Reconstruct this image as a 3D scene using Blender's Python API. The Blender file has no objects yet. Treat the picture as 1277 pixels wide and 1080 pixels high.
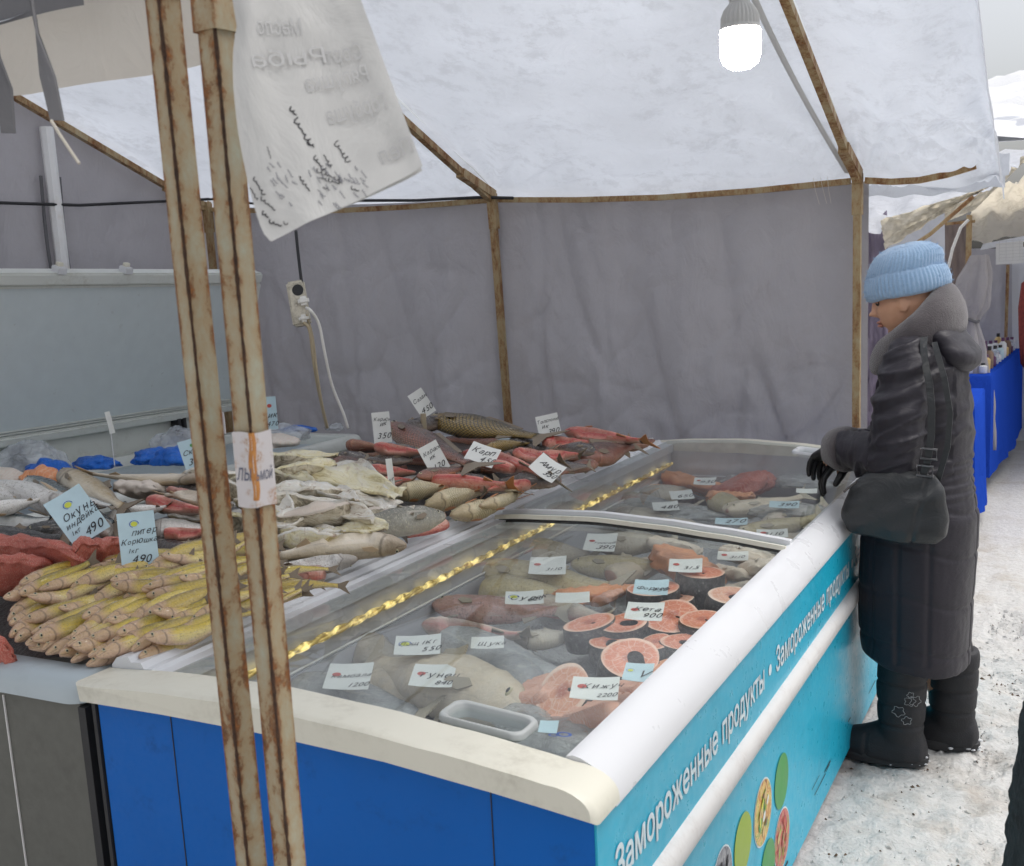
import bpy, bmesh, math, random
from math import sin, cos, pi, radians, sqrt, exp
from mathutils import Vector, Matrix, noise as mnoise

random.seed(7)
SC = bpy.context.scene
COL = SC.collection

# ------------------------------------------------------------------ camera
F_PX, CX, CY, PW, PH = 1380.0, 638.5, 600.0, 1277.0, 1080.0
PITCH, ROLL, YAW, CAM_H = radians(10.0941), radians(2.8624), radians(27.6287), 1.58
FW = Vector((-sin(YAW) * cos(PITCH), cos(YAW) * cos(PITCH), -sin(PITCH)))
_rt = Vector((cos(YAW), sin(YAW), 0)); _up = _rt.cross(FW)
RT = _rt * cos(ROLL) - _up * sin(ROLL)
UP = _rt * sin(ROLL) + _up * cos(ROLL)
CAM = Vector((0, 0, CAM_H))
cam_d = bpy.data.cameras.new('camera'); cam = bpy.data.objects.new('camera', cam_d); COL.objects.link(cam)
cam.matrix_world = Matrix(((RT.x, UP.x, -FW.x, CAM.x), (RT.y, UP.y, -FW.y, CAM.y), (RT.z, UP.z, -FW.z, CAM.z), (0, 0, 0, 1)))
cam_d.sensor_width = 36; cam_d.lens = 36 * F_PX / PW
cam_d.shift_y = (CY - PH / 2) / PW
cam_d.clip_start = .05; cam_d.clip_end = 2000
cam_d.dof.use_dof = True; cam_d.dof.focus_distance = 3.2; cam_d.dof.aperture_fstop = 11
SC.camera = cam

# ------------------------------------------------------------------ daylight
W = bpy.data.worlds.new('World'); SC.world = W; W.use_nodes = True
wn = W.node_tree.nodes; wl = W.node_tree.links
bg = wn['Background']; bg.inputs['Strength'].default_value = .15
sky = wn.new('ShaderNodeTexSky'); sky.sky_type = 'NISHITA'; sky.sun_disc = False
SUN_EL, SUN_AZ = radians(70), radians(60)      # azimuth measured clockwise from +Y
sky.sun_elevation = SUN_EL; sky.sun_rotation = SUN_AZ
sky.air_density = 1.0; sky.dust_density = 6.0; sky.ozone_density = 1.0
hs = wn.new('ShaderNodeHueSaturation'); hs.inputs['Saturation'].default_value = .28
wl.new(sky.outputs[0], hs.inputs['Color']); wl.new(hs.outputs[0], bg.inputs['Color'])
sun_d = bpy.data.lights.new('sun', 'SUN'); sun_d.energy = .5; sun_d.angle = radians(40); sun_d.color = (1, .97, .92)
sun = bpy.data.objects.new('sun', sun_d); COL.objects.link(sun)
sdir = Vector((sin(SUN_AZ) * cos(SUN_EL), cos(SUN_AZ) * cos(SUN_EL), sin(SUN_EL)))
sun.rotation_euler = sdir.to_track_quat('Z', 'Y').to_euler(); sun.location = (3, -6, 8)
SC.view_settings.view_transform = 'Standard'; SC.view_settings.look = 'None'
SC.view_settings.gamma = 1; SC.view_settings.use_curve_mapping = False
SC.view_settings.exposure = 0.55
SC.cycles.use_denoising = True
SC.cycles.max_bounces = 10; SC.cycles.diffuse_bounces = 5; SC.cycles.transparent_max_bounces = 16
SC.cycles.caustics_reflective = False; SC.cycles.caustics_refractive = False

# ------------------------------------------------------------------ where a pixel's ray meets a plane of the place
def ray(x, y):
    return FW * F_PX + RT * (x - CX) + UP * (CY - y)
def atz(x, y, z): d = ray(x, y); return CAM + d * ((z - CAM_H) / d.z)
def aty(x, y, Y): d = ray(x, y); return CAM + d * (Y / d.y)
def atx(x, y, X): d = ray(x, y); return CAM + d * (X / d.x)
def atd(x, y, s): d = ray(x, y); return CAM + d * (s / F_PX)

# ------------------------------------------------------------------ materials
class NT:
    def __init__(s, name):
        s.m = bpy.data.materials.new(name); s.m.use_nodes = True
        s.t = s.m.node_tree; s.n = s.t.nodes; s.l = s.t.links
        s.b = s.n['Principled BSDF']; s.out = s.n['Material Output']
        s.tc = s.n.new('ShaderNodeTexCoord')
    def put(s, sock, v):
        if isinstance(v, bpy.types.NodeSocket): s.l.new(v, sock)
        elif isinstance(v, tuple) and len(v) == 3 and sock.type == 'RGBA': sock.default_value = (*v, 1)
        else: sock.default_value = v
    def map(s, scale=(1, 1, 1), rot=(0, 0, 0), coord='Object', loc=(0, 0, 0)):
        m = s.n.new('ShaderNodeMapping'); s.l.new(s.tc.outputs[coord], m.inputs[0])
        m.inputs['Scale'].default_value = scale; m.inputs['Rotation'].default_value = rot; m.inputs['Location'].default_value = loc
        return m.outputs[0]
    def noise(s, scale=5, detail=3, rough=.55, vec=None, dist=0, col=False):
        t = s.n.new('ShaderNodeTexNoise'); s.l.new(vec or s.tc.outputs['Object'], t.inputs['Vector'])
        t.inputs['Scale'].default_value = scale; t.inputs['Detail'].default_value = detail
        t.inputs['Roughness'].default_value = rough; t.inputs['Distortion'].default_value = dist
        return t.outputs['Color' if col else 'Fac']
    def voro(s, scale=5, vec=None, feature='F1', out='Distance', rnd=1):
        t = s.n.new('ShaderNodeTexVoronoi'); t.feature = feature; s.l.new(vec or s.tc.outputs['Object'], t.inputs['Vector'])
        t.inputs['Scale'].default_value = scale; t.inputs['Randomness'].default_value = rnd
        return t.outputs[out]
    def wave(s, scale=5, dist=0, vec=None, detail=2, dscale=1, dirn='X'):
        t = s.n.new('ShaderNodeTexWave'); t.bands_direction = dirn; s.l.new(vec or s.tc.outputs['Object'], t.inputs['Vector'])
        t.inputs['Scale'].default_value = scale; t.inputs['Distortion'].default_value = dist
        t.inputs['Detail'].default_value = detail; t.inputs['Detail Scale'].default_value = dscale
        return t.outputs['Fac']
    def ramp(s, fac, stops):
        r = s.n.new('ShaderNodeValToRGB'); s.l.new(fac, r.inputs[0]); e = r.color_ramp.elements
        while len(e) < len(stops): e.new(.5)
        for k, (p, c) in enumerate(stops):
            e[k].position = p; e[k].color = (*c, 1) if isinstance(c, tuple) else (c, c, c, 1)
        return r.outputs[0]
    def mix(s, fac, a, b, mode='MIX'):
        x = s.n.new('ShaderNodeMix'); x.data_type = 'RGBA'; x.blend_type = mode
        s.put(x.inputs[0], fac); s.put(x.inputs[6], a); s.put(x.inputs[7], b); return x.outputs[2]
    def math(s, op, a, b=0.0, c=None):
        x = s.n.new('ShaderNodeMath'); x.operation = op; s.put(x.inputs[0], a); s.put(x.inputs[1], b)
        if c is not None: s.put(x.inputs[2], c)
        return x.outputs[0]
    def sep(s, vec):
        x = s.n.new('ShaderNodeSeparateXYZ'); s.l.new(vec, x.inputs[0]); return x.outputs
    def rnd(s): return s.n.new('ShaderNodeObjectInfo').outputs['Random']
    def bump(s, h, strength=.3, dist=.01, normal=None):
        x = s.n.new('ShaderNodeBump'); s.put(x.inputs['Height'], h); x.inputs['Strength'].default_value = strength
        x.inputs['Distance'].default_value = dist
        if normal is not None: s.l.new(normal, x.inputs['Normal'])
        return x.outputs[0]
    def fin(s, col=None, rough=None, nrm=None, **kw):
        if col is not None: s.put(s.b.inputs['Base Color'], col)
        if rough is not None: s.put(s.b.inputs['Roughness'], rough)
        if nrm is not None: s.l.new(nrm, s.b.inputs['Normal'])
        for k, v in kw.items(): s.put(s.b.inputs[k.replace('_', ' ')], v)
        return s.m

def plain(name, col, rough=.5, var=.12, scale=14, bump=.08, bdist=.002, **kw):
    n = NT(name); f = n.noise(scale, 4)
    c = n.mix(f, tuple(max(0, v * (1 - var)) for v in col), tuple(min(1, v * (1 + var)) for v in col))
    g = n.noise(scale * 6, 3)
    return n.fin(c, n.ramp(f, [(0.2, max(0, rough - .1)), (.8, min(1, rough + .1))]), n.bump(g, bump, bdist), **kw)

def dirty(name, col, dirt=(.12, .09, .06), amount=.35, rough=.45, scale=5, thr=(.5, .72), bump=.02):
    n = NT(name); a = n.noise(scale, 6, .65); b = n.noise(scale * 9, 4, .6)
    k = n.math('MULTIPLY', n.ramp(a, [(thr[0], 0.0), (thr[1], 1.0)]), n.ramp(b, [(.35, 0.0), (.65, 1.0)]))
    k = n.math('MULTIPLY', k, amount)
    base = n.mix(n.noise(scale * .6, 2), tuple(v * .92 for v in col), tuple(min(1, v * 1.06) for v in col))
    return n.fin(n.mix(k, base, dirt), n.ramp(b, [(.3, rough - .08), (.7, rough + .12)]), n.bump(b, bump, .002))

MAT = {}
def _mk():
    M = MAT
    # snow underfoot: trodden, with sand and dirt
    n = NT('trodden_snow')
    big = n.noise(1.1, 5, .6); mid = n.noise(5.5, 6, .65); fine = n.noise(48, 4, .6)
    dirt = n.math('MULTIPLY', n.ramp(mid, [(.47, 0.0), (.66, 1.0)]), n.ramp(big, [(.38, .15), (.62, 1.0)]))
    c = n.mix(n.math('MULTIPLY', dirt, .55), n.mix(fine, (.36, .355, .345), (.60, .595, .58)), n.mix(fine, (.16, .115, .075), (.40, .33, .25)))
    sand = n.ramp(n.noise(20, 5, .7), [(.58, 0.0), (.72, 1.0)])
    c = n.mix(n.math('MULTIPLY', sand, .28), c, (.33, .26, .19))
    h = n.math('ADD', n.math('MULTIPLY', mid, .6), n.math('MULTIPLY', fine, .4))
    M['snow'] = n.fin(c, .75, n.bump(h, .9, .03))
    M['snow_clean'] = plain('clean_snow', (.60, .61, .63), .7, .04, 9, .5, .02)

    M['dirt'] = plain('brown_dirt', (.10, .065, .04), .9, .5, 60)
    # tent cloth
    def cloth(name, col, trans, tcol, stain_shade=None, crease=.5, patch_amt=.6, scale=1.0):
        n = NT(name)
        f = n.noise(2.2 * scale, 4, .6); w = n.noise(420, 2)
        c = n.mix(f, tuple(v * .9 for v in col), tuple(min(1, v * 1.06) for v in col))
        t = n.mix(n.ramp(n.noise(.9, 5, .6), [(.35, 0.0), (.65, 1.0)]), tuple(v * .80 for v in tcol), tcol)  # broad soft shading of a snow load, put into the translucent colour
        if stain_shade:  # blotches: stains on old cloth, painted shade of lying snow on the white roof
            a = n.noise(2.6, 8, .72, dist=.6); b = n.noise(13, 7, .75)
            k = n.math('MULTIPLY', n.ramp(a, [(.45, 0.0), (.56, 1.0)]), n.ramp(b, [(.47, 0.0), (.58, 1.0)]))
            k = n.math('MULTIPLY', k, patch_amt)
            c = n.mix(k, c, stain_shade); t = n.mix(k, t, tuple(v * .70 for v in tcol))
        cr = n.noise(9, 5, .6, vec=n.map((1, 1, .5)), dist=1.5)
        vr = n.voro(3.2, n.map((1, .6, 1)), 'DISTANCE_TO_EDGE')
        nr = n.bump(n.ramp(vr, [(0, 0.0), (.05, 1.0)]), .10 * crease, .02)
        nr = n.bump(cr, .35 * crease, .05, nr); nr = n.bump(w, .10, .001, nr)
        d = n.n.new('ShaderNodeBsdfDiffuse'); tr = n.n.new('ShaderNodeBsdfTranslucent'); mx = n.n.new('ShaderNodeMixShader')
        n.put(d.inputs[0], c); n.put(tr.inputs[0], t); n.l.new(nr, d.inputs['Normal']); n.l.new(nr, tr.inputs['Normal'])
        mx.inputs[0].default_value = trans
        n.l.new(d.outputs[0], mx.inputs[1]); n.l.new(tr.outputs[0], mx.inputs[2]); n.l.new(mx.outputs[0], n.out.inputs[0])
        return n.m
    M['roof_cloth'] = cloth('white_roof_cloth', (.74, .76, .80), .50, (.585, .625, .695), stain_shade=(.62, .63, .66), crease=.7, patch_amt=.6)  # grey patches are the shade of snow on top, painted into the cloth
    M['roof_cloth_old'] = cloth('yellowed_roof_cloth', (.80, .76, .66), .5, (.86, .78, .62), stain_shade=(.45, .38, .26), crease=1.0)
    M['valance'] = cloth('beige_valance_cloth', (.70, .66, .60), .45, (.72, .68, .62), crease=.6)
    M['wall_cloth'] = cloth('grey_wall_cloth', (.45, .437, .462), .16, (.40, .39, .42), stain_shade=(.26, .22, .2), crease=.8, patch_amt=.10)
    M['wall_cloth_mauve'] = cloth('mauve_wall_cloth', (.30, .26, .33), .2, (.36, .30, .40), crease=1.2)
    M['wall_cloth_pale'] = cloth('pale_wall_cloth', (.62, .63, .66), .3, (.6, .62, .66), crease=.7)
    M['strap_cloth'] = cloth('dark_strap_cloth', (.17, .17, .18), .1, (.2, .2, .2), crease=.5)
    M['curtain'] = cloth('grey_curtain_cloth', (.40, .38, .39), .15, (.4, .38, .38), crease=1.0)
    M['blue_cloth'] = cloth('blue_table_cloth', (.02, .07, .45), .1, (.03, .08, .5), crease=.9)
    M['paper'] = cloth('white_paper', (.60, .60, .59), .30, (.60, .60, .58), crease=.35, scale=.8)

    # rusty painted steel
    def rusty(name, paint, k0, k1, sc=1.0, edge=0.0):
        n = NT(name); v = n.map((1, 1, .42 if not edge else .62)); a = n.math('ADD', n.math('MULTIPLY', n.noise(24 * sc, 9, .78, v, .25), .6), n.math('MULTIPLY', n.noise(7 * sc, 4, .6, v), .4)); b = n.noise(95 * sc, 6, .75)
        if edge:
            at = n.n.new('ShaderNodeAttribute'); at.attribute_name = 'edge'
            a = n.math('ADD', a, n.math('MULTIPLY', n.math('SUBTRACT', at.outputs['Fac'], .30), edge))
        k = n.ramp(n.math('ADD', n.math('MULTIPLY', a, .8), n.math('MULTIPLY', b, .2)), [(k0, 0.0), (k1, 1.0)])
        pc = n.mix(n.noise(9, 3), tuple(x * .82 for x in paint), paint)
        halo = n.ramp(a, [(k0 - .16, 0.0), (k0 + .02, 1.0)])
        pc = n.mix(n.math('MULTIPLY', halo, .72), pc, (.32, .18, .06))
        rc = n.ramp(b, [(.3, (.05, .022, .012)), (.5, (.16, .062, .022)), (.7, (.34, .14, .04))])
        return n.fin(n.mix(k, pc, rc), n.ramp(k, [(0, .5), (1, .85)]), n.bump(n.math('ADD', b, k), .5, .0015))
    M['rust_post'] = rusty('rusty_painted_steel', (.385, .395, .305), .508, .560, 1.0, .10)
    n = NT('dark_rust'); f = n.noise(140, 5, .7); M['rust_seam'] = n.fin(n.ramp(f, [(.3, (.022, .013, .010)), (.6, (.07, .034, .018)), (.8, (.14, .06, .025))]), .9, n.bump(f, .8, .002))
    M['rail_steel'] = rusty('rusted_frame_steel', (.47, .42, .27), .48, .58, 1.3)
    M['white_steel'] = dirty('white_painted_tube', (.80, .80, .80), (.4, .22, .08), .4)

    # freezers
    M['cream_plastic'] = dirty('cream_plastic', (.70, .68, .58), (.2, .16, .1), .35, .38, 7)
    M['white_plastic'] = dirty('white_plastic', (.68, .69, .71), (.55, .53, .52), .04, .32, 1.3, (.55, .75), .004)
    M['stripe_plastic'] = dirty('greyish_bumper_plastic', (.66, .65, .64), (.3, .22, .18), .4, .42, 9)
    M['blue_panel'] = dirty('deep_blue_panel', (.0, .115, .46), (.008, .04, .12), .5, .42, 9, (.56, .72)); M['blue_panel'].node_tree.nodes['Principled BSDF'].inputs['Specular IOR Level'].default_value = .22
    M['teal_panel'] = dirty('turquoise_sticker_panel', (.012, .42, .61), (.02, .12, .18), .35, .33, 4)
    M['grey_panel'] = dirty('grey_brown_panel', (.115, .115, .10), (.05, .045, .04), .5, .55, 4)
    M['dark_gap'] = plain('black_rubber', (.02, .02, .022), .6)
    M['grip_plastic'] = dirty('grey_white_grip', (.46, .48, .47), (.25, .22, .2), .2, .4, 12)
    M['grey_plastic'] = dirty('blue_grey_plastic', (.42, .48, .51), (.2, .2, .2), .3, .4, 6)
    M['liner'] = dirty('grey_steel_liner', (.50, .50, .53), (.3, .28, .27), .3, .35, 6)
    M['lid_panel'] = dirty('pale_grey_lid_panel', (.60, .66, .67), (.2, .16, .12), .5, .42, 22, (.64, .74))
    M['lid_frame'] = dirty('off_white_lid_frame', (.66, .68, .64), (.3, .27, .2), .4, .4, 8)
    M['ink_white'] = plain('white_vinyl_lettering', (.66, .76, .80), .4, .06)
    # sliding glass, misted
    n = NT('misted_glass')
    fr = n.n.new('ShaderNodeFresnel'); fr.inputs[0].default_value = 1.45
    tr = n.n.new('ShaderNodeBsdfTransparent'); tr.inputs[0].default_value = (.95, .97, .965, 1)
    gl = n.n.new('ShaderNodeBsdfGlossy'); gl.inputs['Roughness'].default_value = .03
    df = n.n.new('ShaderNodeBsdfDiffuse'); df.inputs[0].default_value = (.84, .86, .87, 1)
    m1 = n.n.new('ShaderNodeMixShader'); m2 = n.n.new('ShaderNodeMixShader')
    gm = n.n.new('ShaderNodeNewGeometry'); n.l.new(n.math('MULTIPLY', fr.outputs[0], n.math('SUBTRACT', 1.0, gm.outputs['Backfacing'])), m1.inputs[0]); n.l.new(tr.outputs[0], m1.inputs[1]); n.l.new(gl.outputs[0], m1.inputs[2])
    mist = n.ramp(n.noise(2.4, 4, .55), [(.46, .004), (.74, .06)])
    sp = n.ramp(n.noise(60, 5, .7), [(.68, 0.0), (.78, .10)])
    n.l.new(n.math('ADD', mist, sp), m2.inputs[0])
    n.l.new(m1.outputs[0], m2.inputs[1]); n.l.new(df.outputs[0], m2.inputs[2]); n.l.new(m2.outputs[0], n.out.inputs[0])
    M['glass'] = n.m
    n = NT('gold_light_rope'); st = n.noise(26, 3)
    n.fin(n.mix(st, (.55, .33, .06), (.9, .7, .25)), .25, None, Metallic=.6)
    n.put(n.b.inputs['Emission Color'], (1, .78, .3)); n.put(n.b.inputs['Emission Strength'], n.ramp(st, [(.45, 0.05), (.62, .9)]))
    M['rope'] = n.m
    # lamp
    n = NT('lit_bulb'); n.fin((1, 1, 1), .4); n.put(n.b.inputs['Emission Color'], (1, .98, .93)); n.put(n.b.inputs['Emission Strength'], 34.0); M['bulb'] = n.m
    M['bulb_body'] = plain('grey_bulb_housing', (.42, .42, .41), .5)
    M['black'] = plain('black_cable', (.012, .012, .014), .5)
    M['white_cable'] = plain('white_cable', (.74, .73, .70), .5)
    M['dirty_cable'] = plain('dirty_beige_cable', (.42, .35, .24), .6)
    M['socket'] = dirty('dirty_white_socket', (.62, .58, .48), (.1, .08, .06), .8, .5, 30, (.4, .6))
    M['card'] = plain('price_card', (.74, .75, .72), .6, .05, 40)
    M['card_blue'] = plain('pale_blue_price_card', (.50, .66, .72), .5, .15, 22)
    M['label_paper'] = dirty('worn_label_paper', (.56, .53, .53), (.34, .16, .05), .9, .6, 34, (.52, .62)); M['ink_pen'] = plain('grey_pen_ink', (.10, .11, .16), .6)
    M['ink'] = plain('black_ink', (.016, .014, .02), .6)
    M['ink_faint'] = plain('faded_print', (.42, .42, .43), .7)
    M['ink_blue'] = plain('blue_print', (.03, .10, .42), .6)
    M['ink_red'] = plain('red_print', (.52, .08, .06), .6)
    M['ink_yellow'] = plain('yellow_green_print', (.62, .66, .08), .6)
    M['green_print'] = plain('green_print', (.06, .30, .07), .4)
    M['lime_print'] = plain('lime_print', (.30, .42, .03), .4)
    def food(name, cols, sc):
        n = NT(name); f = n.noise(sc, 4, .6, dist=1.5)
        return n.fin(n.ramp(f, [(.25 + .5 * i / (len(cols) - 1), c) for i, c in enumerate(cols)]), .4)
    M['food_roll'] = food('printed_food_roll', [(.10, .03, .01), (.55, .22, .05), (.75, .55, .18), (.2, .3, .05), (.85, .75, .5)], 26)
    M['food_meat'] = food('printed_food_meat', [(.12, .02, .02), (.42, .05, .06), (.62, .2, .16), (.25, .3, .08), (.6, .1, .1)], 30)
    M['food_dark'] = food('printed_food_dark', [(.03, .03, .04), (.12, .12, .15), (.4, .4, .42), (.05, .05, .06)], 24)
    M['food_bread'] = plain('printed_bread', (.62, .44, .18), .4, .2, 40); M['food_brown'] = plain('printed_brown', (.22, .08, .03), .4, .3, 40); M['ink_mid0'] = plain('printed_grey', (.22, .22, .25), .4, .3, 40)
    # clear bags
    def bag(name, col, alpha):
        n = NT(name); nr = n.bump(n.noise(22, 5, .65, dist=2), 1.0, .02)
        tr = n.n.new('ShaderNodeBsdfTransparent'); pb = n.b; n.put(pb.inputs['Base Color'], col); pb.inputs['Roughness'].default_value = .1
        n.l.new(nr, pb.inputs['Normal']); mx = n.n.new('ShaderNodeMixShader')
        n.l.new(n.ramp(n.noise(14, 4), [(.3, max(0, alpha - .2)), (.7, min(1, alpha + .2))]), mx.inputs[0])
        n.l.new(tr.outputs[0], mx.inputs[1]); n.l.new(pb.outputs[0], mx.inputs[2]); n.l.new(mx.outputs[0], n.out.inputs[0]); return n.m
    M['clear_bag'] = bag('clear_plastic_bag', (.80, .84, .88), .42)
    M['frost_bag'] = bag('frosted_plastic_bag', (.62, .64, .64), .55)
    n = NT('blue_plastic_bag'); M['blue_bag'] = n.fin(n.mix(n.noise(10, 3), (.0, .08, .5), (.02, .20, .72)), .28, n.bump(n.noise(20, 5, .6, dist=2), .9, .02))
    M['ice'] = plain('frosty_ice_bed', (.40, .41, .42), .6, .25, 16, .8, .02)
    M['tray'] = plain('dark_wet_tray', (.05, .045, .042), .35, .5, 18, .6, .01)
    # person
    n = NT('skin'); f = n.noise(45, 4)
    M['skin'] = n.fin(n.mix(f, (.56, .30, .19), (.64, .37, .25)), .5, n.bump(n.noise(160, 3), .15, .001), Subsurface_Weight=.12, Subsurface_Radius=(.01, .004, .002))
    M['lips'] = plain('lips', (.44, .21, .16), .5); M['brow'] = plain('eyebrow_hair', (.06, .035, .022), .8)
    M['eye'] = plain('eye', (.05, .04, .035), .2); M['hair'] = plain('dark_hair', (.05, .03, .02), .6)
    n = NT('coat_fabric'); w = n.noise(600, 2)
    nr = n.bump(n.noise(20, 5, .6, n.map((1, 1, 2.4)), 1.0), .28, .008); nr = n.bump(w, .12, .0006, nr)
    M['coat'] = n.fin(n.mix(n.noise(5, 3), (.0125, .0108, .0165), (.021, .018, .026)), .5, nr, Sheen_Weight=.04, Specular_IOR_Level=.35)
    n = NT('plush_lining'); M['plush'] = n.fin(n.mix(n.noise(30, 4), (.055, .047, .052), (.105, .09, .096)), .95, n.bump(n.noise(260, 4, .7), 1.0, .004), Sheen_Weight=.5, Sheen_Roughness=.5)
    n = NT('blue_wool'); M['wool'] = n.fin(n.mix(n.noise(90, 4, .7), (.20, .36, .58), (.38, .55, .76)), .95, n.bump(n.noise(240, 5, .8), 1.0, .004), Sheen_Weight=.6)
    M['glove'] = plain('black_leather_glove', (.012, .012, .014), .4, .3, 30, .3, .003)
    n = NT('bag_leather'); M['leather'] = n.fin(n.mix(n.noise(7, 3), (.012, .014, .016), (.026, .028, .030)), n.ramp(n.noise(18, 3), [(.3, .28), (.7, .46)]), n.bump(n.voro(260), .2, .001, n.bump(n.noise(9, 4, .6, dist=1.2), .35, .02)))
    M['wall_brown'] = cloth('brown_wall_cloth', (.26, .21, .19), .15, (.3, .24, .2), crease=.8)
    M['cap_plum'] = plain('plum_plastic', (.10, .03, .10), .4)
    M['scarf_red'] = plain('red_patterned_cloth', (.28, .05, .04), .8, .8, 40)
    M['scarf_brown'] = plain('brown_patterned_cloth', (.22, .15, .11), .8, .7, 30)
    M['metal'] = plain('dark_buckle_metal', (.20, .20, .21), .3, .1, Metallic=1.0)
    M['boot'] = plain('black_boot_fabric', (.014, .014, .017), .6, .3, 40, .4, .004)
    n = NT('fleece_coat'); M['fleece'] = n.fin(n.mix(n.noise(70, 4, .7), (.006, .006, .007), (.030, .030, .032)), .75, n.bump(n.noise(75, 5, .75, dist=1.5), 1.0, .02))
_mk()

# ------------------------------------------------------------------ mesh helpers
def lerp(a, b, t): return a + (b - a) * t
def spline(pts, t):
    """piecewise smooth interpolation of [(t, v)]"""
    if t <= pts[0][0]: return pts[0][1]
    for (a, u), (b, v) in zip(pts, pts[1:]):
        if t <= b:
            k = (t - a) / (b - a); k = k * k * (3 - 2 * k) * .5 + k * .5
            return u + (v - u) * k
    return pts[-1][1]
def fbm(x, y, z, o=4, s=1.0):
    return mnoise.fractal(Vector((x * s, y * s, z * s)), 1.0, 2.0, o)

ORG = {}
class MB:
    def __init__(s): s.v = []; s.f = []; s.m = []; s.uv = {}
    def add(s, vs, fs, mi=0):
        o = len(s.v); s.v += [Vector(p) for p in vs]
        s.f += [tuple(i + o for i in f) for f in fs]; s.m += [mi] * len(fs); return o
    def box(s, lo, hi, mi=0, bev=0):
        x0, y0, z0 = lo; x1, y1, z1 = hi
        if bev <= 0:
            s.add([(x0,y0,z0),(x1,y0,z0),(x1,y1,z0),(x0,y1,z0),(x0,y0,z1),(x1,y0,z1),(x1,y1,z1),(x0,y1,z1)],
                  [(0,3,2,1),(4,5,6,7),(0,1,5,4),(1,2,6,5),(2,3,7,6),(3,0,4,7)], mi)
        else:
            bm = bmesh.new(); bmesh.ops.create_cube(bm, size=1)
            for v in bm.verts: v.co = Vector((lerp(x0,x1,v.co.x+.5), lerp(y0,y1,v.co.y+.5), lerp(z0,z1,v.co.z+.5)))
            bmesh.ops.bevel(bm, geom=bm.edges[:], offset=bev, segments=2, affect='EDGES', profile=.5)
            s.bm(bm, mi)
        return s
    def bm(s, bm, mi=0):
        bm.verts.ensure_lookup_table(); bm.verts.index_update()
        s.add([v.co.copy() for v in bm.verts], [tuple(v.index for v in f.verts) for f in bm.faces], mi); bm.free()
    def loft(s, rings, closed=True, cap=True, mi=0):
        n = len(rings[0]); o = len(s.v)
        for r in rings: s.v += [Vector(p) for p in r]
        for i in range(len(rings) - 1):
            for j in range(n if closed else n - 1):
                k = (j + 1) % n
                s.f.append((o+i*n+j, o+i*n+k, o+(i+1)*n+k, o+(i+1)*n+j)); s.m.append(mi)
        if cap and closed:
            s.f.append(tuple(o + j for j in reversed(range(n)))); s.m.append(mi)
            s.f.append(tuple(o + (len(rings)-1)*n + j for j in range(n))); s.m.append(mi)
        return o
    def tube(s, path, r, n=8, mi=0, cap=True, sq=None):
        path = [Vector(p) for p in path]; rings = []; prev = None
        for i, p in enumerate(path):
            d = (path[min(i+1, len(path)-1)] - path[max(i-1, 0)]).normalized()
            if prev is None:
                a = Vector((0,0,1)) if abs(d.z) < .9 else Vector((1,0,0)); prev = (a - d * a.dot(d)).normalized()
            prev = (prev - d * prev.dot(d)).normalized(); b = d.cross(prev)
            rr = r(i / max(1, len(path)-1)) if callable(r) else (r[i] if isinstance(r, (list, tuple)) else r)
            off = pi / 4 if n == 4 else 0
            rings.append([p + prev * (cos(2*pi*j/n + off) * rr) + b * (sin(2*pi*j/n + off) * rr) for j in range(n)])
        s.loft(rings, cap=cap, mi=mi); return s
    def lathe(s, prof, c=(0,0,0), n=24, mi=0, cap=True):
        s.loft([[(c[0] + r*cos(2*pi*j/n), c[1] + r*sin(2*pi*j/n), c[2] + z) for j in range(n)] for r, z in prof], cap=cap, mi=mi); return s
    def grid(s, fn, nu, nv, mi=0):
        o = len(s.v)
        for i in range(nu + 1):
            for j in range(nv + 1): s.v.append(Vector(fn(i / nu, j / nv)))
        for i in range(nu):
            for j in range(nv):
                a = o + i*(nv+1) + j; s.f.append((a, a+nv+1, a+nv+2, a+1)); s.m.append(mi)
        return s
    def ell(s, c, r, n=14, m=9, mi=0):
        rings = []
        for i in range(m + 1):
            t = pi * (i + .02) / (m + .04) if 0 < i < m else (0.02 if i == 0 else pi - .02)
            rings.append([(c[0] + r[0]*sin(t)*cos(2*pi*j/n), c[1] + r[1]*sin(t)*sin(2*pi*j/n), c[2] - r[2]*cos(t)) for j in range(n)])
        s.loft(rings, mi=mi); return s
    def mesh(s, name, mats, smooth=True, off=None):
        me = bpy.data.meshes.new(name)
        vs = [tuple(p - off) for p in s.v] if off is not None else [tuple(p) for p in s.v]
        me.from_pydata(vs, [], s.f); me.update()
        for m in (mats if isinstance(mats, (list, tuple)) else [mats]): me.materials.append(MAT[m] if isinstance(m, str) else m)
        if len(me.materials) > 1: me.polygons.foreach_set('material_index', s.m)
        if smooth is not False:
            me.shade_smooth()
            if smooth is not True: me.set_sharp_from_angle(angle=radians(smooth))
        return me
    def build(s, name, mats, parent=None, smooth=35, world=True):
        """link as one mesh object; vertices are world coordinates unless world=False"""
        off = ORG.get(parent.name) if (parent is not None and world) else None
        o = bpy.data.objects.new(name, s.mesh(name, mats, smooth, off)); COL.objects.link(o)
        if parent is not None: o.parent = parent; ORG[o.name] = ORG[parent.name]
        else: ORG[o.name] = Vector((0, 0, 0))
        return o
def tag(o, label=None, cat=None, group=None, kind=None):
    for k, v in (('label', label), ('category', cat), ('group', group), ('kind', kind)):
        if v: o[k] = v
    return o
def thing(name, label, cat, loc=(0,0,0), group=None):
    o = bpy.data.objects.new(name, None); COL.objects.link(o); o.location = loc; o.empty_display_size = .1
    ORG[o.name] = Vector(loc); return tag(o, label, cat, group)
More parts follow.
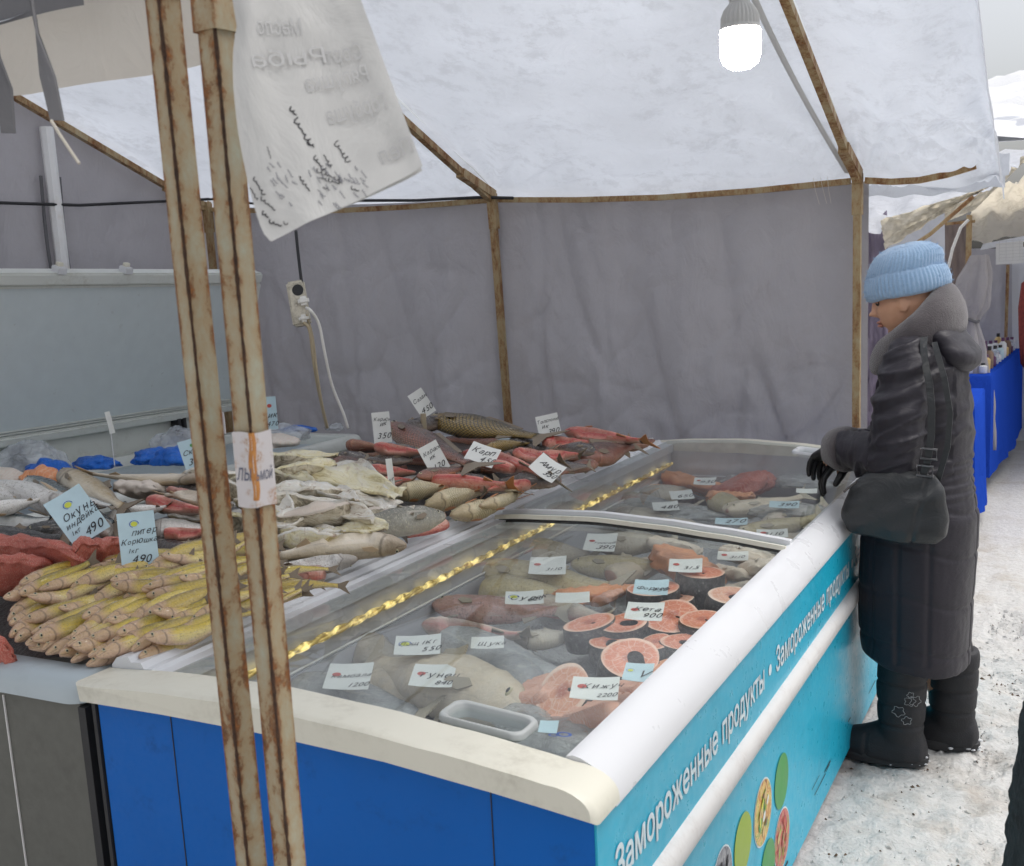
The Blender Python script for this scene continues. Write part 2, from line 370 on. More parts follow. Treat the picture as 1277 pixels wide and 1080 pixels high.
def solo(mb, name, mats, label, cat, group=None, smooth=35, base=None):
    """a thing that is one mesh, its origin at its base"""
    if base is None:
        n = len(mb.v); base = Vector((sum(p.x for p in mb.v)/n, sum(p.y for p in mb.v)/n, min(p.z for p in mb.v)))
    o = bpy.data.objects.new(name, mb.mesh(name, mats, smooth, Vector(base))); COL.objects.link(o); o.location = base
    ORG[o.name] = Vector(base); return tag(o, label, cat, group)

from mathutils.geometry import delaunay_2d_cdt
TMP = bpy.data.scenes.new('workbench')
_fc = {}
def text_geo(txt, shear=0.0, bold=0.0):
    """outline letters as flat triangles: verts (x, y), faces, width, height"""
    k = (txt, shear, bold)
    if k not in _fc:
        c = bpy.data.curves.new('letters', 'FONT'); c.body = txt; c.size = 1; c.shear = shear; c.offset = bold; c.resolution_u = 2
        o = bpy.data.objects.new('letters', c); TMP.collection.objects.link(o); TMP.view_layers[0].update()
        dg = TMP.view_layers[0].depsgraph; cu = o.evaluated_get(dg).to_curve(dg)
        loops = []
        for sp in cu.splines:
            P = []; bp = sp.bezier_points; nb = len(bp)
            for q in range(nb):
                a, b = bp[q], bp[(q + 1) % nb]
                straight = (a.handle_right - a.co).length < 1e-5 and (b.handle_left - b.co).length < 1e-5 or a.handle_right_type == 'VECTOR' and b.handle_left_type == 'VECTOR'
                for k in range(1 if straight else 4):
                    t = k / 4; m = 1 - t
                    p = a.co * m**3 + a.handle_right * (3*m*m*t) + b.handle_left * (3*m*t*t) + b.co * t**3
                    if not P or (p.xy - P[-1]).length > 1e-5: P.append(p.xy)
            if len(P) > 2: loops.append(P)
        pts = [p for L in loops for p in L]; ed = []; q = 0
        for L in loops: ed += [(q + i, q + (i + 1) % len(L)) for i in range(len(L))]; q += len(L)
        r = delaunay_2d_cdt(pts, ed, [], 0, 1e-6); vs = [Vector((p.x, p.y, 0)) for p in r[0]]; fs = []
        for f in r[2]:
            cx_ = sum(vs[i].x for i in f) / len(f); cy_ = sum(vs[i].y for i in f) / len(f); wnd = 0
            for L in loops:
                for i in range(len(L)):
                    a, b = L[i], L[(i + 1) % len(L)]
                    if (a.y <= cy_) != (b.y <= cy_):
                        if a.x + (cy_ - a.y) / (b.y - a.y) * (b.x - a.x) > cx_: wnd += 1 if b.y > a.y else -1
            if wnd: fs.append(tuple(f))
        bpy.data.objects.remove(o); bpy.data.curves.remove(c)
        x0 = min(v.x for v in vs); x1 = max(v.x for v in vs); y0 = min(v.y for v in vs); y1 = max(v.y for v in vs)
        _fc[k] = ([(v.x - x0, v.y) for v in vs], fs, x1 - x0, y1)
    return _fc[k]
def text_on(mb, txt, org, ux, uy, width=None, height=None, shear=0.0, bold=0.0, mi=0):
    """put letters on the plane org + ux*x + uy*y (ux, uy unit vectors)"""
    vs, fs, w, h = text_geo(txt, shear, bold)
    sy = height / h if height else None; sx = width / w if width else None
    sx = sx or sy; sy = sy or sx
    mb.add([org + ux * (x * sx) + uy * (y * sy) for x, y in vs], fs, mi)
    return w * sx

def squiggle(mb, org, ux, uy, length, amp, thick, rnd, nrm, letters=6):
    """one handwritten stroke as a thin ribbon"""
    pts = []; n = letters * 6
    ph = rnd.uniform(0, 6)
    for i in range(n + 1):
        t = i / n
        a = amp * (.6 + .4 * sin(3.1 * t * letters * .5 + ph)) 
        pts.append(org + ux * (length * t + .35 * amp * cos(2*pi*t*letters + ph)) + uy * (a * sin(2*pi*t*letters + ph) * (.5 + rnd.random() * .5)))
    L = []; R = []
    for i, p in enumerate(pts):
        d = (pts[min(i+1, n)] - pts[max(i-1, 0)]); d = d.normalized() if d.length > 1e-9 else ux
        q = nrm.cross(d).normalized() * thick * .5
        L.append(p + q); R.append(p - q)
    mb.add(L + R, [(i, i+1, n+1+i+1, n+1+i) for i in range(n)])

# ------------------------------------------------------------------ ground
def ground():
    def axis(a, b, lo, hi, st):
        xs = []; x = a
        while x < b:
            xs.append(x)
            x += st if lo <= x < hi else max(st, .25 * (lo - x if x < lo else x - hi) + .05)
        xs.append(b); return xs
    xs = axis(-400, 400, -.8, .9, .016); ys = axis(-400, 600, 1.6, 5.5, .016)
    def hgt(x, y):
        d = max(0, -.8 - x, x - .9, 1.6 - y, y - 5.5)
        k = max(.0, 1 - d * .5) if d < 2 else 0
        h = .014 * fbm(x, y, 0, 3, 3) + .015 * fbm(x, y, 4, 4, 12) * k + .011 * abs(fbm(x, y, 9, 3, 34)) * k
        for px, py, a, L in FEET:
            dx, dy = x - px, y - py
            u = dx * cos(a) + dy * sin(a); w = -dx * sin(a) + dy * cos(a)
            if abs(u) < L and abs(w) < .07:
                e = (u / L) ** 2 + (w / .06) ** 2
                if e < 1.4: h -= .020 * max(0, 1 - e * e * .5) ; h += .004 * sin(u * 150) * (e < .8)
        return h
    rr = random.Random(3)
    FEET = [(rr.uniform(-.5, .6), rr.uniform(1.7, 5.2), rr.uniform(.9, 2.3), .14) for _ in range(34)]
    mb = MB(); nx, ny = len(xs), len(ys)
    mb.v = [Vector((x, y, hgt(x, y) - .01)) for x in xs for y in ys]
    mb.f = [(i*ny+j, (i+1)*ny+j, (i+1)*ny+j+1, i*ny+j+1) for i in range(nx-1) for j in range(ny-1)]; mb.m = [0] * len(mb.f)
    tag(mb.build('snowy_ground', 'snow', smooth=True), 'trodden snow with sand and dirt between the stalls', kind='structure')
ground()
def litter(name, mat, n, sz, seed, label, dirt):
    rr = random.Random(seed); mb = MB()
    while n:
        x = rr.uniform(-.64, .55); y = rr.uniform(1.7, 5.4)
        if dirt and rr.random() > (.25 + .75 * exp(-((x + .62) / .12) ** 2) + .5 * (fbm(x, y, 31, 3, 2.2) > .15)): continue
        s = rr.uniform(*sz); a = rr.uniform(0, 6.3); u = Vector((cos(a), sin(a), 0)) * s * rr.uniform(.7, 2.2); v = Vector((-sin(a), cos(a), 0)) * s; c = Vector((x, y, -.012 + .014 * fbm(x, y, 0, 3, 3)))
        mb.add([c + u, c + v * .8 + u * .2, c - u * .8, c - v, c + Vector((0, 0, s * rr.uniform(.7, 1.5))) + u * rr.uniform(-.3, .3)], [(0, 1, 4), (1, 2, 4), (2, 3, 4), (3, 0, 4)]); n -= 1
    tag(mb.build(name, mat, smooth=False), label, kind='stuff')
litter('dirt_crumbs', 'dirt', 1500, (.0015, .006), 41, 'brown crumbs of dirt and bark trodden into the snow', True)
litter('snow_crumbs', 'snow', 4200, (.002, .008), 42, 'loose crumbs of snow lying on the lane', False)

# ------------------------------------------------------------------ the market tent
WY = 5.0; XL, XM, XR = -4.49, -2.62, -.88; RX = -.27
RIDGE_Y, SLOPE = 2.7, .39
def eave(x):
    return lerp(2.10, 2.01, (x - XL) / (XM - XL)) if x < XM else lerp(2.01, 1.955, (x - XM) / (XR - XM))
FRONT_Y = 1.16
def roof_z(x, y):
    top = eave(x) + SLOPE * (WY - RIDGE_Y)
    if y >= RIDGE_Y: return eave(x) + SLOPE * (WY - y)
    return top - (top - 2.02) * (RIDGE_Y - y) / (RIDGE_Y - FRONT_Y)
def rod(mb, a, b, r=.016, n=4, mi=0): mb.tube([Vector(a), Vector(b)], r, n, mi)

tent = thing('market_tent', 'white roofed market tent with grey back cloth over the fish freezers', 'tent', (-2.6, 4.9, 0))
def cloth_wall(a, b, z0, ztop, seed, mat, name, wr=.03, n=(90, 70), ties=()):
    a = Vector((a[0], a[1], 0)); b = Vector((b[0], b[1], 0)); d = (b - a); L = d.length; d.normalize(); nr = Vector((-d.y, d.x, 0))
    def fn(u, v):
        z = z0 + (ztop(u) - z0) * v; x = u * L
        k = .25 + .75 * min(1, (1 - v) * 2.2) if True else 1
        o = wr * k * (fbm(x + seed, z * .35, seed, 4, 1.1) + .5 * fbm(x * 2.2 + seed, z * .30 + x * .35, seed + 5, 3, 1.8) + .10 * fbm(x * 5 + z * 3, z * 3 - x * 2, seed + 8, 3, 2.2) + .45 * (1 - abs(fbm(x * 1.6 + z * .25 + seed, z * .28, seed + 2, 2, 2.0))) ** 8 + .30 * (1 - abs(fbm(x * 1.2 - z * 1.4 + seed, z * .9 + x * .6, seed + 12, 2, 1.6))) ** 10 + .05 * fbm(x * 9, z * 4, seed, 3, 1.5))
        # long slack creases pulled from the fixed corners
        for (cu, cz, amp, fr) in ties:
            dx = x - cu * L; dz = z - cz; r = sqrt(dx*dx + dz*dz) + .05; an = math.atan2(dz, dx)
            o += .35 * amp * exp(-r * 1.1) * fbm(an * fr * .22 + seed, r * .8, seed, 3, 1.3) * min(1, r * 2.5)
        e = min(u, 1 - u) * L
        return a + d * x + nr * (o * min(1, .15 + e * 4)) + Vector((0, 0, z))
    mb = MB(); mb.grid(fn, *n); return mb.build(name, mat, tent, smooth=True)
cloth_wall((XL, WY), (XM, WY), 0, lambda u: eave(lerp(XL, XM, u)) - .015, 3.1, 'wall_cloth', 'back_wall', .10, (120, 90), ((0, 1.9, .05, 9), (1, .9, .04, 11), (.4, .8, .03, 7)))
cloth_wall((XM - .05, WY + .012), (XR + .035, WY + .012), 0, lambda u: eave(lerp(XM, XR, u)) - .02 - .03 * sin(pi * u), 8.7, 'wall_cloth', 'back_wall', .10, (120, 90), ((.38, .95, .07, 10), (1, .95, .05, 12), (0, 1.0, .03, 9), (.98, 1.9, .03, 9)))
LW = XL - .02
cloth_wall((LW, 1.1), (LW, WY), 0, lambda u: roof_z(XL, lerp(1.1, WY, u)) - .008, 5.5, 'wall_cloth', 'side_wall', .05, (100, 80), ((.75, 1.9, .05, 9), (.6, .8, .04, 8)))

def roof():
    for i, (xa, xb) in enumerate(((XL - .12, XM), (XM + .004, XR), (XR + .004, RX))):
        def fn(u, v):
            x = lerp(xa, xb, u); y = lerp(WY + .10, FRONT_Y - .05, v)
            xx = min(max(x, XL), XR + .3)
            z = roof_z(xx, min(y, WY)) + .012 - (SLOPE * max(0, y - WY))
            sag = sin(pi * u) if i < 2 else sin(pi * min(1, u * .8)) * .8
            bay = sin(pi * min(1, max(0, (WY - y) / (WY - RIDGE_Y)))) if y > RIDGE_Y else .5
            z -= .085 * sag * (.35 + .65 * bay)
            # tension folds fanning out of the eave corners
            for cx in (xa, xb):
                dx = x - cx; dy = WY - y; r = sqrt(dx*dx + dy*dy) + .02; an = math.atan2(dy, abs(dx) + 1e-4)
                z += .026 * exp(-r * 1.0) * sin(an * 19 + cx) * min(1, r * 4)
            z += .026 * fbm(x + i * 7, y, 2, 4, 2.3) * (.3 + .7 * sag) - .010 * max(0, fbm(x, y, 12 + i, 3, 1.3))
            if i == 2 and u > .84:                              # the loose edge turns down
                k = (u - .84) / .16; z -= .10 * k * k; x -= .05 * k * k
            return (x, y, z)
        mb = MB(); mb.grid(fn, 56, 96)
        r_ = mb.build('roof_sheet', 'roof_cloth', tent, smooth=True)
        if i == 2: r_['label'] = 'roof sheet overhanging past the corner post, hem hanging loose'
roof()
# hem along the loose edge of the eave, and its folded corner tab
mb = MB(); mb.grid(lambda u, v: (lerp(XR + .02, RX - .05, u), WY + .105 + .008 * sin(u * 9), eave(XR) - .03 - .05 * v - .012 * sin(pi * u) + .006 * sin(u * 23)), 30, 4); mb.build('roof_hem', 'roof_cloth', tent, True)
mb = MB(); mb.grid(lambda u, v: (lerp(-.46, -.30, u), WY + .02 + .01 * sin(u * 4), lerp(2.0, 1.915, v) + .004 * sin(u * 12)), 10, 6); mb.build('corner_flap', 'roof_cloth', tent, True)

def post(mb, p0, p1, r, mi=0): mb.tube([p0, lerp(Vector(p0), Vector(p1), .5), p1], r, 4, mi)
for nm, x, y, top, lean in (('corner_post', XR, WY - .05, eave(XR) - .01, -.0), ('corner_post', XM, WY - .06, eave(XM) - .01, .055), ('corner_post', XL + .05, WY - .06, eave(XL), .02)):
    mb = MB(); post(mb, (x + lean, y, 0), (x, y, top), .022); po = mb.build('post', 'rail_steel', tent)
    mb = MB(); post(mb, (x + lean * .14, y, top - .15), (x, y, top + .02), .029); mb.build('sleeve', 'rail_steel', po)
for x in (XL + .04, XM, XR):
    mb = MB(); pts = [Vector((x, y, roof_z(x, y) - .045)) for y in (WY - .06, 4.2, 3.5, RIDGE_Y)]
    mb.tube(pts, .021, 4); rf = mb.build('rafter', 'rail_steel', tent)
    mb = MB(); mb.tube([Vector((x, y, roof_z(x, y) - .045)) for y in (RIDGE_Y, 2.0, FRONT_Y)], .021, 4); mb.build('front_rafter', 'rail_steel', rf)
    mb = MB(); mb.tube([Vector((x, WY - .05, eave(x) + .005)), Vector((x, WY - .36, roof_z(x, WY - .36) - .05))], .029, 4); mb.build('rafter_socket', 'rail_steel', rf)
for xa, xb in ((XL + .05, XM - .03), (XM + .03, XR - .03), (XR + .03, -.42)):
    mb = MB(); za, zb = eave(xa) - .02, (eave(xb) - .02 if xb < 0 and xb <= XR else eave(XR) - .0)
    mb.tube([Vector((lerp(xa, xb, t), WY - .045, lerp(za, zb, t) - .028 * sin(pi * t))) for t in (0, .25, .5, .75, 1)], .018, 4); mb.build('eave_rail', 'rail_steel', tent)
mb = MB(); rod(mb, (XL, RIDGE_Y, roof_z(XL, RIDGE_Y) - .06), (RX - .2, RIDGE_Y, roof_z(XR, RIDGE_Y) - .06), .02); mb.build('ridge_rail', 'rail_steel', tent)
# white seam cord running beside the right rafter
mb = MB()
def seam(u, v):
    y = lerp(WY - .12, RIDGE_Y, u); x = XR - .03 - .05 * sin(pi * min(1, u * .9)) - .02 * u
    return (x + lerp(-.011, .011, v), y, roof_z(XR, y) - .035 - .012 * sin(pi * u) - .004 * sin(pi * v))
mb.grid(seam, 40, 3); mb.build('roof_seam', 'paper', tent, True)
# white upright with dark piping on the left side wall
c = atx(57, 200, XL); yb = c.y
mb = MB(); mb.tube([Vector((XL + .03, yb, 0)), Vector((XL + .03, yb, roof_z(XL, yb) - .10))], .032, 8); wp = mb.build('upright', 'white_steel', tent)
for dy in (-.055, .055):
    mb = MB(); mb.tube([Vector((XL + .012, yb + dy + .006 * sin(z * 9), z)) for z in [i * .11 for i in range(21)]], .008, 6); mb.build('piping', 'strap_cloth', wp)
# valance along the front eave and darker flap over it
mb = MB(); mb.grid(lambda u, v: (lerp(-2.6, -.80, u), FRONT_Y + .015 * sin(u * 31) + .01 * fbm(u * 9, v, 1), lerp(2.05, 1.884 + .008 * sin(u * 14), v)), 90, 8); mb.build('valance', 'valance', tent, True)
mb = MB(); mb.grid(lambda u, v: (lerp(-2.6, -1.16, u), FRONT_Y - .05 + .012 * sin(u * 17), lerp(2.10, 1.955 + .01 * sin(u * 9), v)), 50, 6); mb.build('front_flap', 'strap_cloth', tent, True)
# fabric ties hanging from the front eave
for k, pts, w in ((0, ((33, -25), (45, 40), (58, 95), (70, 150)), 14), (1, ((-14, 30), (-4, 70), (3, 110), (9, 166)), 15)):
    mb = MB()
    P = [aty(x, y, FRONT_Y - .12) for x, y in pts]; wv = RT * (w / F_PX * 1.15)
    fr = [Vector((0, .006 * sin(i * 2), 0)) for i in range(4)]
    ws = (.35, .6, .9, 1.1) if k == 0 else (1, 1, 1.05, 1.1)
    vs = []
    for p, s_, o in zip(P, ws, fr): vs += [p - wv * s_ * .5 + o, p + wv * s_ * .5 - o, p + wv * s_ * .5 - o + Vector((0, .004, 0)), p - wv * s_ * .5 + o + Vector((0, .004, 0))]
    mb.loft([vs[i*4:i*4+4] for i in range(4)]); mb.build('tie_strap', 'strap_cloth', tent)
mb = MB(); P = [aty(x, y, FRONT_Y - .13) for x, y in ((64, 150), (75, 168), (99, 204))]; mb.tube(P, .0022, 5); mb.build('loose_thread', 'valance', tent)
# loose threads under the right rail
rr = random.Random(5)
mb = MB()
for i in range(3):
    x = -1.0 - .03 * i; mb.tube([Vector((x, WY - .07, 1.96)), Vector((x + rr.uniform(-.02, .02), WY - .075, 1.91)), Vector((x + rr.uniform(-.03, .03), WY - .07, 1.85))], .0012, 4)
mb.build('string', 'valance', tent)

# ------------------------------------------------------------------ two rusty posts in front
def front_post(pt, pb, d, label, ang, extra=None):
    a = atd(*pt, d); b = atd(*pb, d)
    # keep it upright: meet the bottom ray at the same distance over the ground
    hd = sqrt(a.x**2 + a.y**2); k = hd / sqrt(b.x**2 + b.y**2); b = CAM + (b - CAM) * k
    dirv = (a - b) / (a.z - b.z); top = a + dirv * .16; base = b - dirv * b.z
    t = thing('tent_post', label, 'post', base, 'rusty posts at the front of the stall')
    def tube(z0, z1, r, name, mat, par):
        mb = MB(); p0 = base + dirv * z0; p1 = base + dirv * z1
        def ring(p, rr_):
            cs = [p + Vector((cos(ang + pi/2*j) * rr_, sin(ang + pi/2*j) * rr_, 0)) for j in range(4)]
            return [lerp(cs[j], cs[(j + 1) % 4], t) for j in range(4) for t in (.05, .16, .33, .5, .67, .84, .95)]
        n = max(2, int((z1 - z0) / .03)); mb.loft([ring(lerp(p0, p1, i / n), r * (1 + .012 * fbm(i * .9, ang, 3))) for i in range(n + 1)]); tb = mb.build(name, mat, par)
        at = tb.data.attributes.new('edge', 'FLOAT', 'POINT'); ev = (1.0, .55, .12, 0.0, .12, .55, 1.0)
        for i in range(len(tb.data.vertices)): at.data[i].value = ev[i % 7]
        return tb
    R_ = .0205
    tube(0, top.z, R_, 'tube', 'rust_post', t)
    # the weld seam of brown rust along the arris that faces the market lane
    fa = ang + (pi / 2) * round((math.atan2(-base.y, -base.x) - ang) / (pi / 2))
    mb = MB(); n = 260
    L = []
    for i in range(n + 1):
        p = base + dirv * (top.z * i / n) + Vector((cos(fa), sin(fa), 0)) * (R_ * .97)
        w = .0019 + .0011 * fbm(i * 1.2, ang, 1, 4); sd = Vector((-sin(fa), cos(fa), 0)); o = sd * (.0004 * fbm(i * .9, ang, 7, 4))
        L.append([p - sd * w + o, p + Vector((cos(fa), sin(fa), 0)) * .0022 + o, p + sd * w + o])
    mb.loft(L, closed=False, cap=False); mb.build('rust_seam', 'rust_seam', t, True)
    return t, base, dirv, tube, fa
p1, b1, d1, tb1, fa1 = front_post((203, 0), (314, 1080), 1.24, 'left of the two rusty posts, bare along its whole length', radians(30))
tb1(1.915, 2.0, .0245, 'collar', 'rust_post', p1)
p2, b2, d2, tb2, fa2 = front_post((266, 0), (362, 1080), 1.20, 'right of the two rusty posts, with a strip of written paper taped on', radians(38))
tb2(1.865, 2.0, .0255, 'collar', 'rust_post', p2)

# ------------------------------------------------------------------ glass-topped display freezer
FX0, FX1, FY0, FY1 = -1.70, -.63, 1.41, 4.62
def ztop(x):
    return spline([(-1.72, .862), (-1.5, .876), (-1.28, .880), (-1.07, .868), (-.9, .852), (-.72, .832), (-.66, .815)], x)
fz = thing('display_freezer', 'long blue and turquoise display freezer with curved sliding glass lids', 'freezer', (-1.16, 3.0, 0))
def cap_profile(th):
    """rim outline in x, z: top follows the curve, right end rounded"""
    top = [(x, ztop(x)) for x in [-1.72 + i * (1.72 - .70) / 22 for i in range(23)]]
    zr = .772
    arc = [(-.70 + .075 * sin(a), ztop(-.70) - .045 + .045 * cos(a)) for a in [pi/2 * i / 7 for i in range(1, 8)]]
    bot = [(-.625, zr), (-.80, zr + .022), (-1.0, zr + .043), (-1.28, zr + .056), (-1.5, zr + .058), (-1.715, zr + .055)]
    return top + arc + bot
prof = cap_profile(0)
def cap_end(y0, y1, name, label=None):
    mb = MB(); ins = .006
    cx = sum(p[0] for p in prof) / len(prof); cz = .83
    r = lambda y, k: [(p[0] + (cx - p[0]) * k * .02, y, p[1] + (cz - p[1]) * k * .12) for p in prof]
    mb.loft([r(y0, 1), r(y0 + .006, 0.25), r(y0 + .014, 0), r(y1, 0)]); return mb.build(name, 'cream_plastic', fz, 40)
cap_end(FY0, FY0 + .095, 'end_cap'); cap_end(FY1 - .085, FY1 + .0, 'end_cap')
# left rail: stepped white aluminium
mb = MB(); sec = [(-1.715, .842), (-1.715, .868), (-1.70, .884), (-1.668, .889), (-1.662, .878), (-1.636, .880), (-1.628, .868), (-1.608, .870), (-1.604, .862), (-1.575, .862), (-1.575, .83), (-1.60, .82)]
mb.loft([[(x, y, z) for x, z in sec] for y in (FY0 + .097, 2.2, 3.2, 4.0, FY1 - .087)]); mb.build('rail', 'white_plastic', fz, 30)
# right rail: broad rounded white plastic
mb = MB(); sec = [(-.722, .818), (-.716, .832), (-.705, .835), (-.69, .832), (-.668, .821), (-.645, .800), (-.632, .775), (-.632, .760), (-.66, .750), (-.722, .78)]
mb.loft([[(x, y, z) for x, z in sec] for y in [FY0 + .097 + i * (FY1 - FY0 - .184) / 10 for i in range(11)]]); mb.build('rail', 'white_plastic', fz, 45)
# body
bx0, bx1, by0, by1 = -1.69, -.642, FY0 + .03, FY1 - .02
mb = MB(); zt = lambda x: spline([(-1.72, .824), (-1.28, .826), (-1.0, .812), (-.63, .768)], x) + .004
xs = [bx0 + (bx1 - bx0) * i / 8 for i in range(9)]
for y in (by0, by1):
    o = mb.add([(x, y, .035) for x in xs] + [(x, y, zt(x)) for x in xs], [])
    for i in range(8): mb.f.append((o+i, o+i+1, o+9+i+1, o+9+i) if y == by0 else (o+i+1, o+i, o+9+i, o+9+i+1)); mb.m.append(0)
mb.add([(bx0, by0, .035), (bx0, by1, .035), (bx0, by1, zt(bx0)), (bx0, by0, zt(bx0))], [(0, 3, 2, 1)])
mb.add([(bx0, by0, .035), (bx1, by0, .035), (bx1, by1, .035), (bx0, by1, .035)], [(0, 3, 2, 1)])
mb.build('end_panel', 'blue_panel', fz, False)
mb = MB(); mb.box((bx1 - .002, by0 + .001, .035), (bx1 + .004, by1, .775)); mb.build('side_panel', 'teal_panel', fz, False)
mb = MB()
for x0, x1 in ((bx0 - .002, bx0 + .05), ): mb.box((x0 - .012, by0 - .004, .03), (x0 - .003, by0 + .02, .815))
mb.build('edge_strip', 'dark_gap', fz, False)
for x in (-1.50, -.82):                                        # panel joints pressed into the end
    mb = MB(); mb.box((x - .0009, by0 - .0015, .04), (x + .0009, by0 + .004, zt(x) - .01)); mb.build('panel_joint', 'dark_gap', fz, False)
# bumper stripe on the side
sx = bx1 + .004
mb = MB(); sec = [(sx - .001, .505), (sx + .012, .510), (sx + .021, .525), (sx + .021, .552), (sx + .012, .567), (sx - .001, .572)]
mb.loft([[(x, y, z) for x, z in sec] for y in (by0 + .004, 2.5, 3.5, by1)]); mb.build('bumper', 'stripe_plastic', fz, 60)
# lettering along the side
PX = sx + .0015
Y0 = atx(766, 1050, PX).y; Y1 = atx(953, 834, PX).y; zb = .625; hh = .062
UY, UZ, UX = Vector((0, 1, 0)), Vector((0, 0, 1)), Vector((1, 0, 0))
L = Y1 - Y0; yy = Y0; _, _, wl_, _ = text_geo('Замороженные продукты'); w1 = text_geo('Замороженные')[2] / wl_ * L; w2 = text_geo('продукты')[2] / wl_ * L
def word(txt, y, w):
    lp = MB()
    for k, (dy, dz) in enumerate(((0, 0), (.0035, .0), (.0018, .0016), (.0018, -.0016))):
        text_on(lp, txt, Vector((PX + .0002 * k, y + dy, zb + dz)), UY, UZ, w - .0035, hh * (text_geo(txt)[3] / text_geo('З')[3]))
    lp.build('lettering', 'ink_white', fz, False)
while yy < by1 - .3:
    word('Замороженные', yy, w1); word('продукты', yy + L - w2, w2)
    bc = yy + L + .055
    lp = MB(); lp.add([(PX, bc + .014 * cos(2*pi*i/10), zb + .026 + .014 * sin(2*pi*i/10)) for i in range(10)], [tuple(range(10))]); lp.build('lettering_dot', 'ink_white', fz, False)
    yy += L + .11
# round printed stickers
for px, py, r, m in ((974.7, 974, .070, 'green_print'), (951.7, 1013, .078, 'food_roll'), (926.7, 1052, .070, 'lime_print'), (958, 1080, .066, 'green_print'), (975.5, 1046, .076, 'food_meat'), (901, 1098, .07, 'food_dark')):
    c = atx(px, py, PX); mb = MB(); n = 32
    if 'food' in m:
        mb.add([(PX - .0004, c.y + (r + .004) * cos(2*pi*i/n), c.z + (r + .004) * sin(2*pi*i/n)) for i in range(n)], [tuple(range(n))], 1)
    mb.add([(PX + .0004, c.y + r * cos(2*pi*i/n), c.z + r * sin(2*pi*i/n)) for i in range(n)], [tuple(range(n))])
    stk_ = mb.build('sticker', [m, 'ink_white'], fz, False)
    if 'food' in m:                                            # the printed dish: overlapping rounds of colour
        pal = {'food_roll': ('food_bread', 'food_bread', 'green_print', 'ink_yellow', 'food_bread', 'food_brown', 'lime_print', 'card'), 'food_meat': ('food_meat', 'ink_red', 'food_brown', 'lime_print', 'food_meat', 'ink_red', 'food_bread', 'food_meat'), 'food_dark': ('food_dark', 'ink_faint', 'ink', 'food_dark', 'ink_mid0', 'ink', 'ink_faint', 'ink')}[m]
        rs = random.Random(int(px)); pm = MB()
        for q in range(22):
            a = rs.uniform(0, 6.3); d_ = r * .62 * sqrt(rs.random()); w_, h_, t_ = r * rs.uniform(.08, .30), r * rs.uniform(.05, .14), rs.uniform(.6, 1.5)
            pts = []
            for i in range(12):
                u_, v_ = w_ * cos(2*pi*i/12), h_ * sin(2*pi*i/12); pts.append((PX + .0006 + .00012 * q, c.y + d_ * cos(a) + u_ * cos(t_) - v_ * sin(t_), c.z + d_ * sin(a) + u_ * sin(t_) + v_ * cos(t_)))
            pm.add(pts, [tuple(range(12))], q % 8)
        pm.build('printed_dish', list(pal), stk_, False)
# scratches on the side
mb = MB(); rr = random.Random(11)
for i in range(16):
    y = rr.uniform(1.7, 4.5); z = rr.uniform(.05, .16); l = rr.uniform(.03, .16)
    mb.add([(PX, y, z), (PX, y + l, z + rr.uniform(-.006, .006)), (PX, y + l, z + .004), (PX, y, z + .003)], [(0, 1, 2, 3)])
mb.add([(PX, 4.02, .30), (PX, 4.035, .30), (PX, 4.03, .22), (PX, 4.022, .22)], [(0, 1, 2, 3)])
mb.build('scratches', 'dark_gap', fz, False)
# liner of the tub: floor, walls, ledge
mb = MB(); lx0, lx1, ly0, ly1 = -1.585, -.724, FY0 + .10, FY1 - .09
mb.loft([[(lx0, ly0, .835), (lx1, ly0, .815), (lx1, ly1, .815), (lx0, ly1, .835)], [(lx0, ly0, .73), (lx1, ly0, .73), (lx1, ly1, .73), (lx0, ly1, .73)],
         [(lx0 + .015, ly0 + .015, .728), (lx1 - .01, ly0 + .01, .728), (lx1 - .01, ly1 - .01, .728), (lx0 + .015, ly1 - .01, .728)],
         [(lx0 + .02, ly0 + .02, .30), (lx1 - .02, ly0 + .02, .30), (lx1 - .02, ly1 - .02, .30), (lx0 + .02, ly1 - .02, .30)]], cap=False)
mb.add([(lx0, ly0, .30), (lx1, ly0, .30), (lx1, ly1, .30), (lx0, ly1, .30)], [(0, 1, 2, 3)])
for f in range(len(mb.f)): mb.f[f] = tuple(reversed(mb.f[f]))
mb.build('liner', 'liner', fz, False)
mb = MB(); mb.grid(lambda u, v: (lerp(lx0 + .02, lx1 - .02, u), lerp(ly0 + .02, ly1 - .02, v), .635 + .02 * fbm(u * 9, v * 26, 3, 4) + .03 * u * 0), 50, 150)
ib = mb.build('ice_bed', 'ice', fz, True); ib['kind'] = 'stuff'
# light rope on the inner wall: two twisted strands
rpx = lx0 + .016
mb = MB()
for ph in (0, pi):
    mb.tube([Vector((rpx + .0045 * cos(ph + y * 45), y, .785 + .0045 * sin(ph + y * 45))) for y in [FY0 + .2 + i * .011 for i in range(int((FY1 - FY0 - .32) / .011))]], .0058, 6)
mb.build('light_rope', 'rope', fz, True)
mb = MB(); mb.tube([(lx0 + .012, y, .735) for y in (FY0 + .12, 3, FY1 - .1)], .004, 5); mb.build('basket_wire', 'white_plastic', fz)
